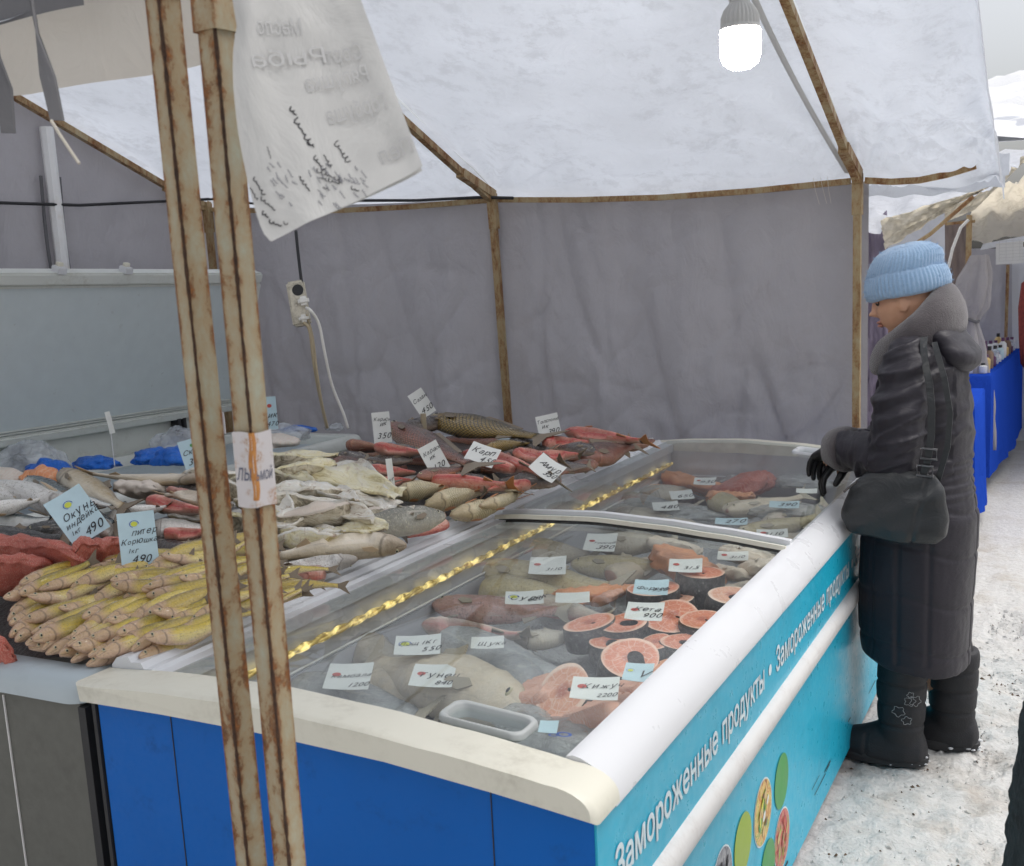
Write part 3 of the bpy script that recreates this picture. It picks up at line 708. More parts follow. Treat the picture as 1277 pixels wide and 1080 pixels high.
# sliding lids
def zg(x): return ztop(x) - .006
def lid(y0, y1, dz, front, hy):
    g = MB(); n = 26; gx0, gx1 = -1.60, -.706
    xs = [lerp(gx0, gx1, i / n) for i in range(n + 1)]
    g.loft([[(x, y, zg(x) + dz) for x in xs] + [(x, y, zg(x) + dz - .004) for x in reversed(xs)] for y in (y0, lerp(y0, y1, .5), y1)])
    lo = g.build('glass_lid', 'glass', fz, 30)
    def bar(yc, w, h, mat, name='lid_frame', up=.0):
        b = MB(); b.loft([[(x, yc - w/2, zg(x) + dz - h/2 + up), (x, yc + w/2, zg(x) + dz - h/2 + up), (x, yc + w/2 - .003, zg(x) + dz + h/2 + up), (x, yc - w/2 + .003, zg(x) + dz + h/2 + up)] for x in xs])
        return b.build(name, mat, lo, 30)
    for yc, w, h, mat in front: bar(yc, w, h, mat)
    # grip: a moulded tray let into the lid
    hx0, hx1, s = hy[0], hy[1], hy[2]; yy0, yy1 = hy[3], hy[4]
    b = MB(); 
    def rr_(k, zz, m=7):
        out = []; r = .02
        for (cx_, cy_, a0) in ((hx1 - k - r, yy1 - k - r, 0), (hx0 + k + r, yy1 - k - r, pi/2), (hx0 + k + r, yy0 + k + r, pi), (hx1 - k - r, yy0 + k + r, 1.5*pi)):
            for i in range(m): a = a0 + pi/2 * i / (m-1); x = cx_ + r * cos(a); out.append((x, cy_ + r * sin(a), zg(x) + dz + zz))
        return out
    b.loft([rr_(0, -.002), rr_(.001, .006), rr_(.003, .009), rr_(.008, .009), rr_(.011, .006), rr_(.015, -.016)], cap=False)
    b.build('grip', 'grip_plastic' if s else 'white_plastic', lo, 50)
    b = MB(); b.f.append(tuple(range(28))); b.v = [Vector(p) for p in rr_(.0145, -.015)]; b.m = [0]; b.build('grip_floor', 'glass', lo, False)
    return lo
lid(FY0 + .10, 3.00, -.004, ((2.985, .024, .016, 'cream_plastic'), (2.958, .010, .012, 'dark_gap')), (-.975, -.81, 1, 1.53, 1.615))
lid(2.97, FY1 - .088, .012, ((2.995, .030, .020, 'white_plastic'), (2.935, .014, .012, 'cream_plastic')), (-1.02, -.80, 0, 4.33, 4.46))

# ------------------------------------------------------------------ grey chest that carries the fish on open display
ch = thing('chest_freezer', 'grey chest freezer heaped with fish beside the blue freezer', 'freezer', (-2.35, 3.0, 0))
cx0, cx1, cy0, cy1 = -2.98, -1.735, 1.44, 4.70
def rim(name, par, x0, x1, y0, y1, zt_, w, h, mat):
    """rounded frame round an opening"""
    mb = MB()
    def ring(k, z):
        r = max(.012, .05 - k * .5); out = []
        for (px, py, a0) in ((x1-k-r, y1-k-r, 0), (x0+k+r, y1-k-r, pi/2), (x0+k+r, y0+k+r, pi), (x1-k-r, y0+k+r, 1.5*pi)):
            for i in range(7): a = a0 + pi/2*i/6; out.append((px + r*cos(a), py + r*sin(a), z))
        return out
    mb.loft([ring(.006, zt_ - h), ring(-.004, zt_ - h + .004), ring(-.004, zt_ - .03), ring(.004, zt_ - .010), ring(.018, zt_), ring(w - .012, zt_ - .004), ring(w, zt_ - .02), ring(w, zt_ - h - .05)], cap=False)
    return mb.build(name, mat, par, 40)
rim('rim', ch, cx0, cx1, cy0, cy1, .858, .085, .06, 'grey_plastic')
mb = MB(); mb.box((cx0 + .01, cy0 + .012, .04), (cx1 - .02, cy1 - .01, .80)); mb.build('body', 'grey_panel', ch, False)
mb = MB(); mb.box((cx1 - .021, cy0 + .006, .03), (cx1 - .001, cy0 + .05, .795)); mb.build('corner_trim', 'dark_gap', ch, False)
mb = MB(); mb.tube([(-1.98, cy0 + .010, .045), (-1.98, cy0 + .010, .79)], .0022, 4); mb.build('panel_joint', 'stripe_plastic', ch)
def heap_z(x, y):
    """how high the goods are piled in the chest"""
    e = min(1, max(0, (x - cx0 - .05) / .25)) * min(1, max(0, (cx1 - .07 - x) / .32)) * min(1, max(0, (y - cy0 - .06) / .45)) * min(1, max(0, (cy1 - .06 - y) / .25))
    return .80 + .14 * e ** .7
mb = MB(); mb.grid(lambda u, v: (lerp(cx0 + .06, cx1 - .06, u), lerp(cy0 + .06, cy1 - .06, v), heap_z(lerp(cx0 + .06, cx1 - .06, u), lerp(cy0 + .06, cy1 - .06, v)) - .055 + .012 * fbm(u * 6, v * 16, 2)), 30, 70); mb.build('tray', 'tray', ch, True)

# ------------------------------------------------------------------ white chest at the side wall with its lid standing open
wc = thing('chest_freezer', 'white chest freezer by the side wall with its big lid propped open', 'freezer', (-3.7, 3.6, 0))
wx0, wx1, wy0, wy1 = -4.12, -3.26, 2.45, 4.63
rim('rim', wc, wx0, wx1, wy0, wy1, .865, .07, .06, 'lid_frame')
mb = MB(); mb.box((wx0 + .012, wy0 + .012, .04), (wx1 - .012, wy1 - .012, .81)); mb.build('body', 'lid_frame', wc, False)
mb = MB(); mb.box((wx0 + .075, wy0 + .075, .80), (wx1 - .075, wy1 - .075, .815)); mb.build('liner', 'grey_plastic', wc, False)
# the lid, seen from its underside, leaning over the goods
LB0, LB1 = Vector((-4.09, 2.45, 1.015)), Vector((-4.09, 4.63, .985))
ltop0, ltop1 = Vector((-3.84, 2.45, 1.735)), Vector((-3.84, 4.68, 1.705))
lu = (LB1 - LB0).normalized(); lv = (ltop0 - LB0).normalized(); lnm = lv.cross(lu).normalized()
if lnm.x < 0: lnm = -lnm
LL = (LB1 - LB0).length; LH = (ltop0 - LB0).length
def lp_(a, b, c): return LB0 + lu * a + lv * b + lnm * c
def slab(name, par, a0, a1, b0, b1, c0, c1, mat, bev=.004):
    mb = MB(); bm = bmesh.new(); bmesh.ops.create_cube(bm, size=1)
    for v in bm.verts: v.co = Vector((lerp(a0,a1,v.co.x+.5), lerp(b0,b1,v.co.y+.5), lerp(c0,c1,v.co.z+.5)))
    if bev: bmesh.ops.bevel(bm, geom=bm.edges[:], offset=bev, segments=2, affect='EDGES')
    for v in bm.verts: v.co = lp_(*v.co)
    bmesh.ops.recalc_face_normals(bm, faces=bm.faces[:]); mb.bm(bm); return mb.build(name, mat, par, 40)
ld = slab('lid', wc, .03, LL - .03, .03, LH - .03, -.05, .0, 'lid_panel')
for (a0, a1, b0, b1) in ((0, LL, LH - .055, LH), (0, LL, 0, .045), (0, .05, .046, LH - .056), (LL - .05, LL, .046, LH - .056)):
    slab('lid_frame', ld, a0, a1, b0, b1, -.056, .022, 'lid_frame', .008)
for (a0, a1, b0, b1) in ((.05, LL - .05, LH - .068, LH - .058), (.05, LL - .05, .05, .058), (.05, LL - .05, .062, .068)):
    slab('gasket', ld, a0, a1, b0, b1, .0, .010, 'lid_frame', .002)
for px in (75, 158):
    c = atx(px, 340, -3.84); a = (c - LB0).dot(lu)
    slab('clip', ld, a - .022, a + .022, LH - .004, LH + .026, -.02, .03, 'white_plastic', .004)
    slab('clip', ld, a - .012, a + .016, LH + .024, LH + .042, -.01, .012, 'cream_plastic', .003)
for y in (3.22, 4.2):
    mb = MB(); mb.box((-4.14, y - .05, .84), (-4.075, y + .05, .93), 0, .006); mb.box((-4.12, y - .03, .92), (-4.07, y - .008, 1.02), 0, .004); mb.box((-4.12, y + .008, .92), (-4.07, y + .03, 1.02), 0, .004)
    mb.build('hinge', 'grip_dark' if 'grip_dark' in MAT else 'dark_gap', wc, 30)
mb = MB(); mb.box((-4.16, 2.9, .85), (-4.13, 4.35, 1.02), 0, .004); mb.build('back_board', 'lid_frame', wc, 30)

# ------------------------------------------------------------------ fish
def fish_mat(name, stops, head=None, scales=0, scol=None, wavy=None, spots=None, frost=0.0, rough=.32, headu=.22, jit=.25):
    """skin colour runs belly (0) to back (1) through the v of the uv; u runs snout to tail"""
    n = NT(name); uv = n.sep(n.tc.outputs['UV']); u, v = uv[0], uv[1]
    t = n.math('SUBTRACT', 1.0, n.math('ABSOLUTE', n.math('SUBTRACT', n.math('MULTIPLY', v, 2.0), 1.0)))
    r = n.rnd(); off = n.n.new('ShaderNodeCombineXYZ'); n.put(off.inputs[0], n.math('MULTIPLY', r, 37.0))
    va = n.n.new('ShaderNodeVectorMath'); n.l.new(n.tc.outputs['Object'], va.inputs[0]); n.l.new(off.outputs[0], va.inputs[1]); vec = va.outputs[0]
    wob = n.noise(22, 4, .6, vec)
    tt = n.math('ADD', t, n.math('MULTIPLY', n.math('SUBTRACT', wob, .5), jit))
    c = n.ramp(tt, stops); nr = None
    sm = n.n.new('ShaderNodeMapping'); n.l.new(n.tc.outputs['UV'], sm.inputs[0]); sm.inputs['Scale'].default_value = (4, 16, 1); n.l.new(off.outputs[0], sm.inputs['Location'])
    stk = n.noise(1.0, 5, .65, sm.outputs[0], .8)
    c = n.mix(n.ramp(stk, [(.53, 0.0), (.68, .75)]), c, n.mix(.35, c, (.10, .07, .05)) if rough < .45 else n.mix(.4, c, (.12, .11, .10)))
    c = n.mix(n.ramp(stk, [(.30, .55), (.44, 0.0)]), c, (.66, .60, .52))
    c = n.mix(n.ramp(u, [(0.0, .8), (.012, 0.0)]), c, (.50, .22, .16))
    if scales:
        ua, vb = n.math('MULTIPLY', u, scales * 3.1416), n.math('MULTIPLY', v, scales * 2.2)
        e = n.math('MINIMUM', n.math('ABSOLUTE', n.math('SINE', n.math('ADD', ua, vb))), n.math('ABSOLUTE', n.math('SINE', n.math('SUBTRACT', ua, vb))))
        e = n.ramp(e, [(.12, 0.0), (.62, 1.0)])
        body = n.ramp(u, [(headu, 0.0), (headu + .05, 1.0)])
        c = n.mix(n.math('MULTIPLY', n.math('SUBTRACT', 1.0, e), body), c, scol or (.02, .02, .015)); nr = n.bump(n.math('MULTIPLY', e, body), .5, .003)
    if wavy:
        m = n.n.new('ShaderNodeMapping'); n.l.new(n.tc.outputs['UV'], m.inputs[0]); m.inputs['Scale'].default_value = (1, .4, 1)
        w = n.wave(7, 6, m.outputs[0], 3, 2.5); k = n.math('MULTIPLY', n.ramp(w, [(.42, 0.0), (.58, 1.0)]), n.ramp(tt, [(.55, 0.0), (.66, 1.0)])); c = n.mix(k, c, wavy)
    if spots:
        s = n.noise(75 if 'gutted' not in name else 34, 4, .7, vec); c = n.mix(n.math('MULTIPLY', n.ramp(s, [(.55, 0.0), (.66, 1.0)]), .75), c, spots)
    if head: c = n.mix(n.math('MULTIPLY', n.ramp(u, [(headu - .06, 1.0), (headu + .04, 0.0)]), .75), c, n.mix(n.noise(60, 3, .6, vec), tuple(x * .55 for x in head), head))
    if name == 'smelt_skin': c = n.mix(n.math('MULTIPLY', n.math('FRACT', n.math('MULTIPLY', r, 7.3)), .26), c, n.mix(wob, (.30, .20, .06), (.56, .36, .26)))
    if head:
        tq = n.math('SUBTRACT', t, .45); g0 = n.math('SUBTRACT', .222, n.math('MULTIPLY', n.math('MULTIPLY', tq, tq), .30))
        gl_ = n.ramp(n.math('ABSOLUTE', n.math('SUBTRACT', u, g0)), [(.004, 1.0), (.016, 0.0)])
        mo = n.math('MULTIPLY', n.ramp(n.math('ABSOLUTE', n.math('SUBTRACT', t, n.math('ADD', .34, u))), [(.01, 1.0), (.045, 0.0)]), n.ramp(u, [(.085, 1.0), (.10, 0.0)]))
        c = n.mix(n.math('MULTIPLY', n.math('MAXIMUM', gl_, mo), .5), c, (.05, .03, .02))
    if frost:
        f = n.noise(16, 6, .7, vec); f2 = n.noise(120, 4, .7, vec)
        k = n.math('MULTIPLY', n.math('ADD', n.math('MULTIPLY', n.ramp(f, [(.36, 0.0), (.7, 1.0)]), .7), n.math('MULTIPLY', n.ramp(f2, [(.5, 0.0), (.7, 1.0)]), .4)), frost)
        c = n.mix(k, c, (.60, .60, .60)); nr = n.bump(f2, .5, .003, nr)
    bn = n.bump(n.noise(38, 5, .65, vec), .55, .007, nr)
    MAT[name] = n.fin(c, n.ramp(wob, [(.3, rough - .08), (.7, rough + .15)]), bn, Coat_Weight=0.12 if frost else .35, Coat_Roughness=.09); return MAT[name]
fish_mat('smelt_skin', [(.0, (.80, .58, .42)), (.28, (.80, .66, .28)), (.54, (.70, .53, .07)), (.78, (.34, .26, .04)), (1, (.11, .09, .025))], head=(.74, .48, .36), headu=.30, spots=(.17, .11, .045), rough=.24)
fish_mat('mackerel_skin', [(.0, (.78, .77, .74)), (.42, (.60, .61, .58)), (.54, (.12, .15, .16)), (1, (.02, .03, .036))], wavy=(.012, .014, .016), rough=.25)
fish_mat('dark_mackerel_skin', [(.0, (.30, .29, .26)), (.25, (.05, .05, .05)), (1, (.006, .007, .008))], wavy=(.035, .038, .036), rough=.25)
fish_mat('cream_skin', [(.0, (.78, .70, .58)), (.45, (.72, .62, .46)), (.7, (.42, .30, .15)), (1, (.14, .10, .055))], head=(.40, .30, .20))
fish_mat('whitefish_skin', [(.0, (.86, .84, .80)), (.5, (.80, .77, .72)), (.72, (.40, .38, .34)), (1, (.10, .095, .08))], head=(.34, .29, .24), spots=(.3, .25, .18))
fish_mat('carp_skin', [(.0, (.56, .38, .12)), (.35, (.36, .24, .06)), (.65, (.10, .085, .04)), (1, (.03, .03, .024))], head=(.26, .17, .06), scales=30, scol=(.012, .012, .01), headu=.2, rough=.28)
fish_mat('pale_carp_skin', [(.0, (.78, .70, .48)), (.45, (.66, .54, .30)), (.75, (.26, .21, .10)), (1, (.09, .075, .045))], head=(.60, .46, .26), scales=34, scol=(.34, .27, .15), headu=.24)
fish_mat('crucian_skin', [(.0, (.60, .30, .17)), (.3, (.40, .15, .09)), (.55, (.11, .07, .055)), (1, (.030, .026, .026))], head=(.36, .15, .10), scales=36, scol=(.06, .035, .03), spots=(.45, .10, .07))
fish_mat('gutted_skin', [(.0, (.48, .06, .05)), (.2, (.66, .26, .19)), (.5, (.70, .46, .36)), (.72, (.30, .18, .14)), (1, (.06, .048, .044))], spots=(.55, .09, .07))
fish_mat('dark_fish_skin', [(.0, (.40, .30, .24)), (.25, (.12, .10, .09)), (1, (.022, .022, .024))], rough=.22)
fish_mat('pike_skin', [(.0, (.60, .56, .46)), (.35, (.30, .29, .24)), (1, (.05, .05, .04))], spots=(.62, .58, .42), rough=.3)
fish_mat('frozen_grey_skin', [(.0, (.62, .54, .42)), (.45, (.50, .44, .35)), (1, (.14, .13, .12))], head=(.28, .25, .21), frost=.35, rough=.42)
fish_mat('frozen_silver_skin', [(.0, (.62, .60, .56)), (.4, (.36, .37, .37)), (1, (.09, .10, .12))], frost=.35, rough=.36)
fish_mat('frozen_cod_skin', [(.0, (.74, .64, .44)), (.45, (.58, .48, .27)), (1, (.18, .145, .07))], spots=(.24, .19, .09), frost=.28, rough=.42)
fish_mat('frozen_perch_skin', [(.0, (.72, .40, .33)), (.45, (.48, .25, .21)), (1, (.16, .10, .09))], spots=(.13, .08, .075), frost=.28, rough=.42)
fish_mat('frozen_pale_skin', [(.0, (.80, .68, .52)), (.5, (.72, .60, .44)), (1, (.36, .29, .19))], frost=.35, rough=.42)
fish_mat('frozen_belly_skin', [(.0, (.68, .26, .22)), (.25, (.74, .56, .46)), (.6, (.56, .49, .40)), (1, (.19, .17, .15))], frost=.3, rough=.42)
def flesh_mat(name, a, b, edge, frost=.3, rough=.45, sc=24, ring=False):
    n = NT(name); f = n.noise(sc, 5, .6, dist=1.0); w = n.wave(22, 7, None, 3, 1.5)
    if ring:
        t = n.n.new('ShaderNodeTexWave'); t.wave_type = 'RINGS'; t.rings_direction = 'Z'; n.l.new(n.map((1, 1.5, 1)), t.inputs[0]); t.inputs['Scale'].default_value = 3.6; t.inputs['Distortion'].default_value = 9; t.inputs['Detail'].default_value = 3; t.inputs['Detail Scale'].default_value = 2.2; w = t.outputs['Fac']; f = n.noise(7, 5, .65, dist=.8)
    c = n.mix(f, a, b); c = n.mix(n.math('MULTIPLY', n.ramp(w, [(.6, 0.0), (.95, 1.0)]), .12 if ring else .40), c, edge)
    f2 = n.noise(90 if not ring else 26, 4, .7)
    if ring:                                          # a cut across the fish: muscle leaves, pale fat towards the skin, dark spine
        vl = n.n.new('ShaderNodeVectorMath'); vl.operation = 'LENGTH'; n.l.new(n.map((2, 2.78, 0)), vl.inputs[0]); rad = vl.outputs['Value']
        vv = n.voro(5.5, n.map((1, 1.6, 0), (0, 0, .5)), 'DISTANCE_TO_EDGE'); c = n.mix(n.math('MULTIPLY', n.ramp(vv, [(.0, 1.0), (.06, 0.0)]), .55), c, edge)
        rr_ = n.math('ADD', rad, n.math('MULTIPLY', n.math('SUBTRACT', n.noise(6, 3), .5), .16))
        c = n.mix(n.ramp(rr_, [(.80, 0.0), (.90, .8)]), c, edge)
        c = n.mix(n.ramp(rr_, [(.16, .75), (.34, 0.0)]), c, (.36, .07, .035))
    c = n.mix(n.math('MULTIPLY', n.ramp(f2, [(.52, 0.0), (.70, 1.0)]), frost), c, (.76, .66, .60))
    MAT[name] = n.fin(c, rough, n.bump(n.math('ADD', f, f2), .35, .004)); return MAT[name]
flesh_mat('salmon_flesh', (.56, .12, .05), (.78, .27, .14), (.86, .60, .46), .4, .38, 7, True)
flesh_mat('salmon_pale_flesh', (.62, .23, .13), (.80, .44, .30), (.86, .68, .56), .5, .38, 7, True)
flesh_mat('red_flesh', (.36, .045, .032), (.54, .13, .08), (.66, .34, .26), .45, .4, 34)
flesh_mat('orange_fillet', (.68, .22, .08), (.80, .36, .17), (.84, .56, .36), .3, .4, 24)
flesh_mat('white_flesh', (.66, .58, .50), (.74, .68, .60), (.68, .50, .42), .3, .45, 18)

def split_mat(name, stops):
    n = NT(name); r = n.rnd(); off = n.n.new('ShaderNodeCombineXYZ'); n.put(off.inputs[0], n.math('MULTIPLY', r, 23.0)); n.put(off.inputs[1], n.math('MULTIPLY', r, 11.0))
    m = n.n.new('ShaderNodeMapping'); n.l.new(n.tc.outputs['Object'], m.inputs[0]); m.inputs['Scale'].default_value = (3.5, 26, 14); n.l.new(off.outputs[0], m.inputs['Location'])
    a = n.noise(1.0, 6, .68, m.outputs[0], .9); b = n.noise(30, 4, .6)
    c = n.ramp(a, stops); c = n.mix(n.ramp(b, [(.58, 0.0), (.72, .5)]), c, (.42, .24, .16))
    MAT[name] = n.fin(c, n.ramp(b, [(.3, .28), (.7, .5)]), n.bump(a, .6, .02, n.bump(b, .3, .004)), Coat_Weight=.4, Coat_Roughness=.15)
split_mat('split_flesh', [(.26, (.14, .10, .05)), (.36, (.58, .47, .22)), (.45, (.84, .76, .48)), (.60, (.88, .83, .66)), (.74, (.52, .34, .20))])
split_mat('split_flesh_pale', [(.26, (.12, .10, .09)), (.35, (.50, .38, .28)), (.43, (.84, .78, .66)), (.62, (.88, .86, .80)), (.76, (.58, .36, .28))])
split_mat('split_skin', [(.28, (.05, .045, .04)), (.40, (.26, .22, .15)), (.52, (.62, .55, .42)), (.64, (.74, .70, .60)), (.76, (.30, .24, .16))])
flesh_mat('frozen_lump', (.70, .60, .48), (.78, .72, .62), (.66, .44, .32), .4, .5, 12)
flesh_mat('blood_flesh', (.36, .10, .08), (.60, .34, .28), (.62, .46, .36), .1, .35, 22)
n = NT('fish_fin'); MAT['fin'] = n.fin(n.mix(n.wave(60, 2), (.12, .09, .06), (.28, .22, .15)), .45)
n = NT('pale_fin'); MAT['fin_pale'] = n.fin(n.mix(n.wave(60, 2), (.42, .30, .18), (.58, .45, .30)), .45)
n = NT('red_fin'); MAT['fin_red'] = n.fin(n.mix(n.wave(60, 2), (.45, .16, .06), (.56, .28, .12)), .45)
n = NT('fish_eye'); n2 = NT('frosted_fin'); MAT['fin_frost'] = n2.fin(n2.mix(n2.wave(60, 2), (.30, .26, .20), (.52, .46, .36)), .5); MAT['fish_eye'] = n.fin((.02, .02, .02), .12)
n = NT('fish_eye_ring'); MAT['eye_ring'] = n.fin((.50, .46, .30), .3)

PROF = {
    # (s, half height), (s, half width), fins; lengths are 1
    'slim': ([(0, .012), (.04, .035), (.12, .058), (.25, .074), (.45, .082), (.65, .070), (.82, .044), (.92, .030), (1, .030)], .72),
    'long': ([(0, .014), (.04, .034), (.12, .060), (.3, .075), (.5, .074), (.7, .055), (.88, .028), (1, .024)], .85),
    'carp': ([(0, .018), (.05, .062), (.14, .112), (.28, .155), (.42, .168), (.6, .138), (.8, .078), (.92, .052), (1, .050)], .62),
    'trunk': ([(0, .055), (.02, .085), (.12, .105), (.35, .108), (.6, .088), (.85, .050), (.97, .036), (1, .024)], .68),
    'pike': ([(0, .020), (.05, .036), (.14, .056), (.25, .075), (.5, .082), (.75, .062), (.9, .034), (1, .030)], .85),
}
LIB = {}
def fish_parts(kind, mat, fin, bend=0.0, lift=0.0, var=0, gape=0, headless=False, seed=0, sway=0.0):
    """meshes of one fish, snout at x=+.5, back towards +z; bend curves it sideways, lift up or down"""
    key = (kind, mat, fin, bend, lift, gape, headless, seed, sway)
    if key in LIB: return LIB[key]
    hp, wr = PROF[kind]; N, R = 26, 14; rnd = random.Random(seed * 13 + 5)
    def warp(p):
        x, y, z = p; return Vector((x, y + bend * (x * x - .08) + sway * sin(x * 6.5), z + lift * (x * x - .08)))
    vs = []; uv = []; fs = []
    for i in range(N + 1):
        s = i / N; s = s * (.6 + .4 * s)
        x = .5 - .88 * s; h = spline(hp, s); w = h * wr * lerp(1.15, .75, s)
        if not headless and .2 < s < .27: h *= 1.0 - .05 * (s - .2) / .07 * 1; 
        if not headless and .175 < s <= .215: h *= 1.045; w *= 1.09
        for j in range(R):
            a = 2 * pi * j / R - pi / 2
            zz = h * sin(a) * (1.0 if sin(a) > 0 else 1.02); yy = w * cos(a) * (1 - .18 * max(0, sin(a)))
            if not headless and s < .16 and abs(sin(a) + .25) < .3: yy *= .86           # mouth line and jaw
            zz -= .012 * (1 - s) * 0
            if gape and -pi/2 <= a and sin(a) < -.75 and .28 < s < .62: zz *= .45         # opened belly
            k = .022 * h / .08
            dn = (fbm(x * 7 + seed, yy * 20, zz * 20, 2) + (.9 * fbm(x * 5 + seed * 3, a, seed, 3) if kind == 'trunk' else 0)) * k
            vs.append(warp((x, yy * (1 + dn * 2), zz * (1 + dn * 2)))); uv.append((s, j / R))
    for i in range(N):
        for j in range(R):
            k = (j + 1) % R; fs.append((i*R+j, (i+1)*R+j, (i+1)*R+k, i*R+k))
    fs.append(tuple(range(R))); fs.append(tuple(N*R + j for j in reversed(range(R))))
    me = bpy.data.meshes.new('fish_body'); me.from_pydata([tuple(v) for v in vs], [], fs)
    me.materials.append(MAT[mat]); ul = me.uv_layers.new(name='uv')
    for p in me.polygons:
        js = [vi % R for vi in p.vertices]; wrap = max(js) - min(js) > 2 and len(js) == 4
        for li, vi in zip(p.loop_indices, p.vertices):
            u, v = uv[vi]; ul.data[li].uv = (u, 1.0 if wrap and vi % R == 0 else v)
    me.shade_smooth(); parts = []
    def plate(name, pts, nrm, th, m):
        mb = MB(); n = len(pts); c = sum((Vector(p) for p in pts), Vector()) / n
        a = [warp(Vector(p) + Vector(nrm) * th) for p in pts]; b = [warp(Vector(p) - Vector(nrm) * th) for p in pts]
        ca, cb = warp(c + Vector(nrm) * th * 1.4), warp(c - Vector(nrm) * th * 1.4)
        mb.add(a + b + [ca, cb], [(i, (i+1) % n, 2*n) for i in range(n)] + [((i+1) % n + n, i + n, 2*n+1) for i in range(n)] + [(i, i+n, (i+1) % n + n, (i+1) % n) for i in range(n)])
        parts.append((name, mb.mesh(name, m, 40)))
    H = max(h for _, h in hp); e = hp[-1][1]; q = H * 1.15
    if kind != 'trunk' or seed % 2:
        plate('tail_fin', [(-.36, 0, e), (-.40, 0, e * 1.2), (-.47, 0, q * .85), (-.50, 0, q * .95), (-.475, 0, q * .45), (-.455, 0, .0), (-.475, 0, -q * .45), (-.50, 0, -q * .95), (-.47, 0, -q * .85), (-.40, 0, -e * 1.2), (-.36, 0, -e)], (0, 1, 0), .0025, fin)
    dz = lambda x: spline(hp, (.5 - x) / .88)
    if kind in ('slim', 'long', 'carp') and mat != 'smelt_skin':
        a0, a1 = (.16, -.22) if kind == 'carp' else (.05, -.07)
        plate('dorsal_fin', [(a0, 0, dz(a0) * .93), (a0 - .03, 0, dz(a0) + H * .42), (lerp(a0, a1, .5), 0, dz(lerp(a0, a1, .5)) + H * .28), (a1, 0, dz(a1) + H * .2), (a1 + .01, 0, dz(a1) * .9), (lerp(a0, a1, .5), 0, dz(lerp(a0, a1, .5)) * .9)], (0, 1, 0), .003, fin)
        plate('anal_fin', [(-.16, 0, -dz(-.16) * .95), (-.19, 0, -dz(-.16) - H * .4), (-.25, 0, -dz(-.25) - H * .15), (-.26, 0, -dz(-.26) * .9)], (0, 1, 0), .003, fin)
    if not headless:
        for sgn in (-1, 1):
            w = dz(.29) * wr
            if mat != 'smelt_skin':
                plate('pectoral_fin', [(.295, sgn * w * 1.02, -H * .18), (.27, sgn * (w * 1.05 + .004), -H * .05), (.19, sgn * (w * 1.18 + .006), -H * .25), (.175, sgn * (w * 1.15 + .005), -H * .5), (.25, sgn * w * 1.05, -H * .45)], (0, 1, 0), .002, fin)
            ex = .5 - .88 * .085; w2 = dz(ex) * wr * 1.1
            mb = MB(); c = warp((ex, sgn * w2 * .88, H * .14)); r = H * (.115 if mat != 'smelt_skin' else .16)
            mb.ell(c, (r * 1.35, r * .5, r * 1.35), 10, 6, 1); mb.ell(c + Vector((0, sgn * r * .28, 0)), (r * .8, r * .45, r * .8), 8, 5, 0)
            parts.append(('eye', mb.mesh('fish_eye', ['fish_eye', 'eye_ring'], True)))
    LIB[key] = (me, parts); return LIB[key]

CNT = {}
def put_fish(name, cat, label, group, head, tail, th, parts, roll=50.0, zoff=0.0, kids=True):
    """head, tail in world; th = depth of the body; roll: 0 = back up, 90 = lying with its back away from us"""
    me, ps = parts
    head, tail = Vector(head), Vector(tail); ax = head - tail; L = ax.length; ax.normalize()
    up = Vector((0, 0, 1)); sd = up.cross(ax).normalized(); up = ax.cross(sd).normalized()
    away = Vector((CAM.x, CAM.y, 0)) - (head + tail) * .5; sgn = 1 if sd.dot(away) < 0 else -1
    a = radians(roll); dors = up * cos(a) + sd * sgn * sin(a); lat = dors.cross(ax).normalized()
    o = bpy.data.objects.new(name, me); COL.objects.link(o)
    zmax = max(v.co.z for v in me.vertices); zmin = min(v.co.z for v in me.vertices)
    xs = [v.co.x for v in me.vertices]
    L0 = 1.0; k = L / L0; kz = th / (zmax - zmin) if th else k
    kz = min(kz, k * 2.2)
    m = Matrix((ax * k, lat * kz, dors * kz)).transposed().to_4x4(); m.translation = (head + tail) * .5 + Vector((0, 0, zoff))
    o.matrix_world = m; tag(o, label, cat, group)
    if kids:
        for nm, pm in ps:
            c = bpy.data.objects.new(nm, pm); COL.objects.link(c); c.parent = o
    return o
def px_fish(name, cat, label, group, h, t, thpx, z, parts, roll=55, z2=None, kids=True):
    hw = atz(h[0], h[1], z); tw = atz(t[0], t[1], z if z2 is None else z2)
    mid = ((hw + tw) * .5 - CAM).length
    return put_fish(name, cat, label, group, hw, tw, thpx / F_PX * mid * 1.12, parts, roll, kids=kids)

